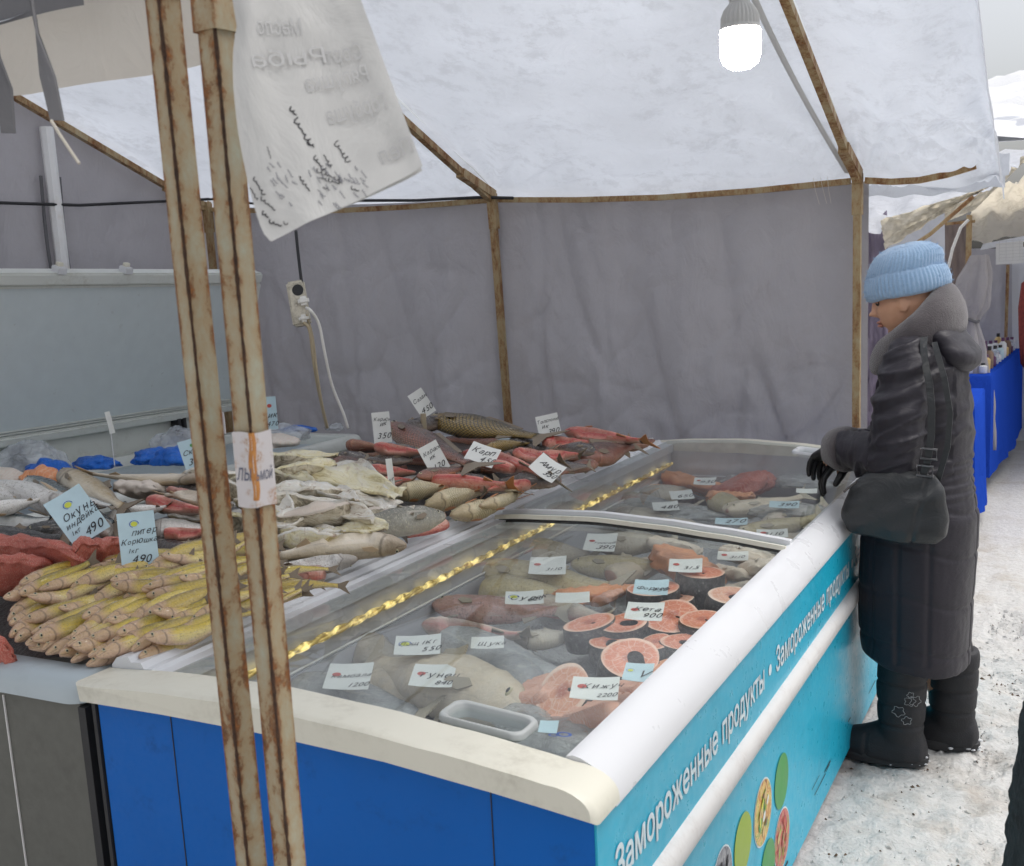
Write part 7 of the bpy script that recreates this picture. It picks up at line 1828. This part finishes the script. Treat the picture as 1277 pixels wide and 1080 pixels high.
t3 = thing('market_tent', 'farther market tent with a yellowed ceiling and a tied back curtain', 'tent', (-.6, 9.2, 0), BG)
Y3 = 9.0
quad_sheet('ceiling', t3, (q(1203, 305, 9.6), q(1330, 285, 9.6), q(1330, 212, 8.3), q(1217, 236, 8.3)), 'roof_cloth_old', .06, (24, 16), 5)
quad_sheet('valance', t3, (q(1112, 305, 7.9), q(1215, 262, 7.9), q(1290, 190, 7.9), q(1220, 190, 7.9)), 'roof_cloth_old', .08, (30, 14), 6, 3)
quad_sheet('side_wall', t3, (q(1172, 600, 9.2), q(1210, 600, 9.2), q(1210, 272, 9.2), q(1172, 282, 9.2)), 'wall_brown', .04, (12, 30), 7)
quad_sheet('back_wall', t3, (q(1205, 560, 10.8), q(1264, 560, 10.8), q(1264, 310, 10.8), q(1205, 310, 10.8)), 'wall_cloth', .04, (12, 30), 8)
quad_sheet('back_wall', t3, (q(1262, 560, 10.7), q(1340, 560, 10.7), q(1340, 300, 10.7), q(1262, 310, 10.7)), 'wall_cloth_pale', .04, (12, 30), 9)
for x0, y0, r in ((1209, 268, .026), (1257, 330, .018)):
    p = q(x0, y0, 8.9 if x0 < 1250 else 10.6); mb = MB(); mb.tube([Vector((p.x, p.y, 0)), p], r, 4); mb.build('post', 'rail_steel', t3)
mb = MB(); mb.tube([q(1172, 280, 8.9), q(1216, 276, 8.9)], .014, 4); mb.build('rail', 'rail_steel', t3)
mb = MB(); mb.tube([q(1180, 345, 8.8), q(1188, 310, 8.8), q(1198, 284, 8.8), q(1208, 274, 8.8)], .011, 6); mb.build('cord', 'white_cable', t3)
# bright front edge of the farther roof
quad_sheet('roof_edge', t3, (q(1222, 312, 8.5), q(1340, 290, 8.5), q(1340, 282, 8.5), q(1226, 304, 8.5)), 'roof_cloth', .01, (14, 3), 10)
# tied back curtain: gathered at the waist
mb = MB()
c0 = q(1222, 318, 8.4); c1 = q(1208, 400, 8.4); c2 = q(1220, 560, 8.4)
rings = []
for k in range(25):
    t = k / 24
    if t < .36: c = lerp(Vector(c0), Vector(c1), t / .36); r = spline([(0, .05), (.15, .11), (.27, .10), (.36, .045)], t)
    else: c = lerp(Vector(c1), Vector(c2), (t - .36) / .64); r = spline([(.36, .045), (.5, .09), (.8, .12), (1, .11)], t)
    rings.append([c + Vector((cos(a) * r * (1 + .22 * sin(a * 7 + t * 5) + .3 * fbm(cos(a), sin(a), t * 4, 2)), sin(a) * r * .6 * (1 + .22 * sin(a * 5 + t * 3)), 0)) for a in [2*pi*j/44 for j in range(44)]])
mb.loft(rings); mb.build('curtain', 'curtain', t3, True)
mb = MB(); rr_ = [Vector(c1) + Vector((cos(a) * .065, sin(a) * .045, .01 * sin(3*a))) for a in [2*pi*j/20 for j in range(21)]]; mb.tube(rr_, .010, 6); mb.build('curtain_tie', 'strap_cloth', t3)
# paper with a printed grid pinned under the edge
pc = [q(1242, 330, 8.3), q(1276, 328, 8.3), q(1276, 300, 8.3), q(1242, 304, 8.3)]
mb = MB(); mb.add(pc, [(0, 1, 2, 3)]); pn = solo(mb, 'notice_sheet', 'paper', 'white printed sheet pinned under the far roof edge', 'notice', None, False)
mb = MB(); ux = (pc[1] - pc[0]).normalized(); uy = (pc[3] - pc[0]).normalized(); nn = ux.cross(uy).normalized(); nn = nn if nn.dot(CAM - pc[0]) > 0 else -nn
for i in range(7): a = pc[0] + uy * (.02 + .022 * i) + ux * .02 + nn * .002; mb.add([a, a + ux * .17, a + ux * .17 + uy * .002, a + uy * .002], [(0, 1, 2, 3)])
for i in range(5): a = pc[0] + ux * (.02 + .042 * i) + uy * .02 + nn * .002; mb.add([a, a + ux * .002, a + ux * .002 + uy * .135, a + uy * .135], [(0, 1, 2, 3)])
mb.build('printed_grid', 'ink_faint', pn, False)
# tables under blue cloth
def table(P, z, label, name='market_table'):
    """P: near left, near right, far right, far left on the floor"""
    base = sum((Vector(p) for p in P), Vector()) / 4; t = thing(name, label, 'table', (base.x, base.y, 0), 'blue covered tables down the lane')
    mb = MB(); mb.add([Vector((p.x, p.y, z)) for p in P] + [Vector((p.x, p.y, z - .03)) for p in P], [(0, 1, 2, 3), (7, 6, 5, 4), (0, 4, 5, 1), (1, 5, 6, 2), (2, 6, 7, 3), (3, 7, 4, 0)]); mb.build('tabletop', 'wall_cloth_pale', t, False)
    mb = MB(); rings = []; per = []
    for a, b in zip(P, P[1:] + P[:1]):
        for k in range(14): per.append(lerp(Vector(a), Vector(b), k / 14))
    for zz, o in ((z + .006, 0), (z - .01, .015), (z - .3, .03), (.10, .05)):
        rings.append([Vector((p.x, p.y, zz)) + (p - base).normalized() * (o + (.02 * sin(i * 2.1) + .012 * sin(i * 3.7)) * (z - zz)) for i, p in enumerate(per)])
    for r in rings:
        for v in r: pass
    mb.loft(rings, cap=False); o_ = len(mb.v); mb.add(rings[0], [tuple(range(len(per)))]); mb.build('tablecloth', 'blue_cloth', t, 50)
    for p in P:
        m = MB(); c = lerp(Vector(p), base, .12); m.tube([Vector((c.x, c.y, 0)), Vector((c.x, c.y, z - .03))], .018, 6); m.build('leg', 'rail_steel', t)
    return t
a = atz(1228, 612, 0.0); b = atz(1264, 545, 0.0)
n1 = Vector((a.x + .02, a.y, 0)); f1 = Vector((a.x + .10, a.y + 2.6, 0))
table([n1 + Vector((-.75, 0, 0)), n1, f1, f1 + Vector((-.75, 0, 0))], .80, 'table under a hanging blue cloth, set out with rows of little bottles')
tp = atz(1222, 640, 0)
c = atz(1300, 505, 0.0)
g = atz(1266, 520, 0)
table([Vector((g.x + .02, 11.3, 0)), Vector((g.x + 1.9, 11.3, 0)), Vector((g.x + 1.9, 12.2, 0)), Vector((g.x + .02, 12.2, 0))], .80, 'second blue covered table farther down, at the right edge')
table([atz(1196, 690, 0) + Vector((-.45, .35, 0)), atz(1196, 690, 0) + Vector((.03, .35, 0)), atz(1212, 640, 0) + Vector((.03, .3, 0)), atz(1212, 640, 0) + Vector((-.45, .3, 0))], .76, 'blue covered table end seen right behind the woman')
rr = random.Random(9)
for k in range(24):
    i, j = k % 12, k // 12
    x = n1.x - .06 - .09 * j; y = n1.y + .12 + i * .19
    c = Vector((x + (f1.x - n1.x) * (i * .19 / 2.6), y, .808)); hgt_ = .07 + .09 * ((k * 7) % 5) / 4
    b_ = thing('bottle', 'small bottle among the mixed rows on the blue table', 'bottle', c, 'bottles on the blue table')
    mb = MB(); mb.lathe([(.026, 0), (.028, .004), (.028, hgt_ * .7), (.012, hgt_ * .82)], c, 10); mb.build('glass_body', ('white_plastic', 'cap_plum', 'card_blue', 'scarf_brown', 'white_plastic', 'food_bread', 'clear_bag')[(k * 5) % 7], b_, 40)
    mb = MB(); mb.lathe([(.014, hgt_ * .82), (.014, hgt_)], c, 10); mb.build('bottle_cap', 'cap_plum' if k % 2 else 'dark_gap', b_, 40)
# goods and clothes at the far table
for k in range(5):
    mb = MB(); c = Vector((g.x + .12 + .13 * k, 11.55, .81)); mb.box(c + Vector((-.05, -.06, 0)), c + Vector((.05, .06, .05 + .03 * (k % 2))), 0, .01)
    solo(mb, 'box', 'cap_plum' if k % 2 else 'dark_gap', 'small dark box on the second blue table', 'box', 'boxes on the second blue table', 30)
for k, (x, y, s, m) in enumerate(((1288, 345, .9, 'scarf_red'), (1292, 356, 1.0, 'scarf_brown'), (1299, 340, .8, 'dark_gap'))):
    c = q(x, y, 10.0); mb = MB()
    mb.loft([[c + Vector((cos(a) * r * (1 + .25 * sin(5*a + k)), sin(a) * r * .4, -z)) for a in [2*pi*j/24 for j in range(24)]] for z, r in ((0, .02), (.05, .07), (.25, .085), (.5, .075), (.7, .06), (.75, .03))])
    w = solo(mb, 'garment', m, ('red patterned scarf', 'brown shawl', 'black jacket')[k] + ' hanging in the far tent at the right edge', 'garment', 'clothes hanging in the far tent', True)
    mb = MB(); mb.tube([c + Vector((0, 0, -.02)), c + Vector((.02, 0, .05)), c + Vector((0, 0, .09))], .005, 5); mb.build('hanger', 'metal', w)
# snow covered roof rising behind
mb = MB()
def snow_roof(u, v):
    x = lerp(-1.2, 5.5, u); y = lerp(9.0, 15.0, v); return (x, y, 2.45 + 1.25 * v + .12 * fbm(x, y, 3, 4, 1.2) + .05 * fbm(x * 4, y * 4, 1, 3))
mb.grid(snow_roof, 50, 40)
st_ = thing('market_tent', 'snow covered stall roof rising behind the loose roof edge', 'tent', (2, 12, 0), BG)
mb.build('snow_layer', 'snow_clean', st_, True)
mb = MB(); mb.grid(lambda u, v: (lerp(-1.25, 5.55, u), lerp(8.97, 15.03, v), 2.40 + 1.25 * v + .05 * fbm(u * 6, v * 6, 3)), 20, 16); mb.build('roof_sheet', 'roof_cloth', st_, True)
for x in (-.3, 2.6, 5.3):
    mb = MB(); mb.tube([(x + .0, 12.6, 0), (x, 12.6, 3.1)], .025, 4); mb.build('post', 'rail_steel', st_)
bpy.data.scenes.remove(TMP)
bpy.context.view_layer.update()
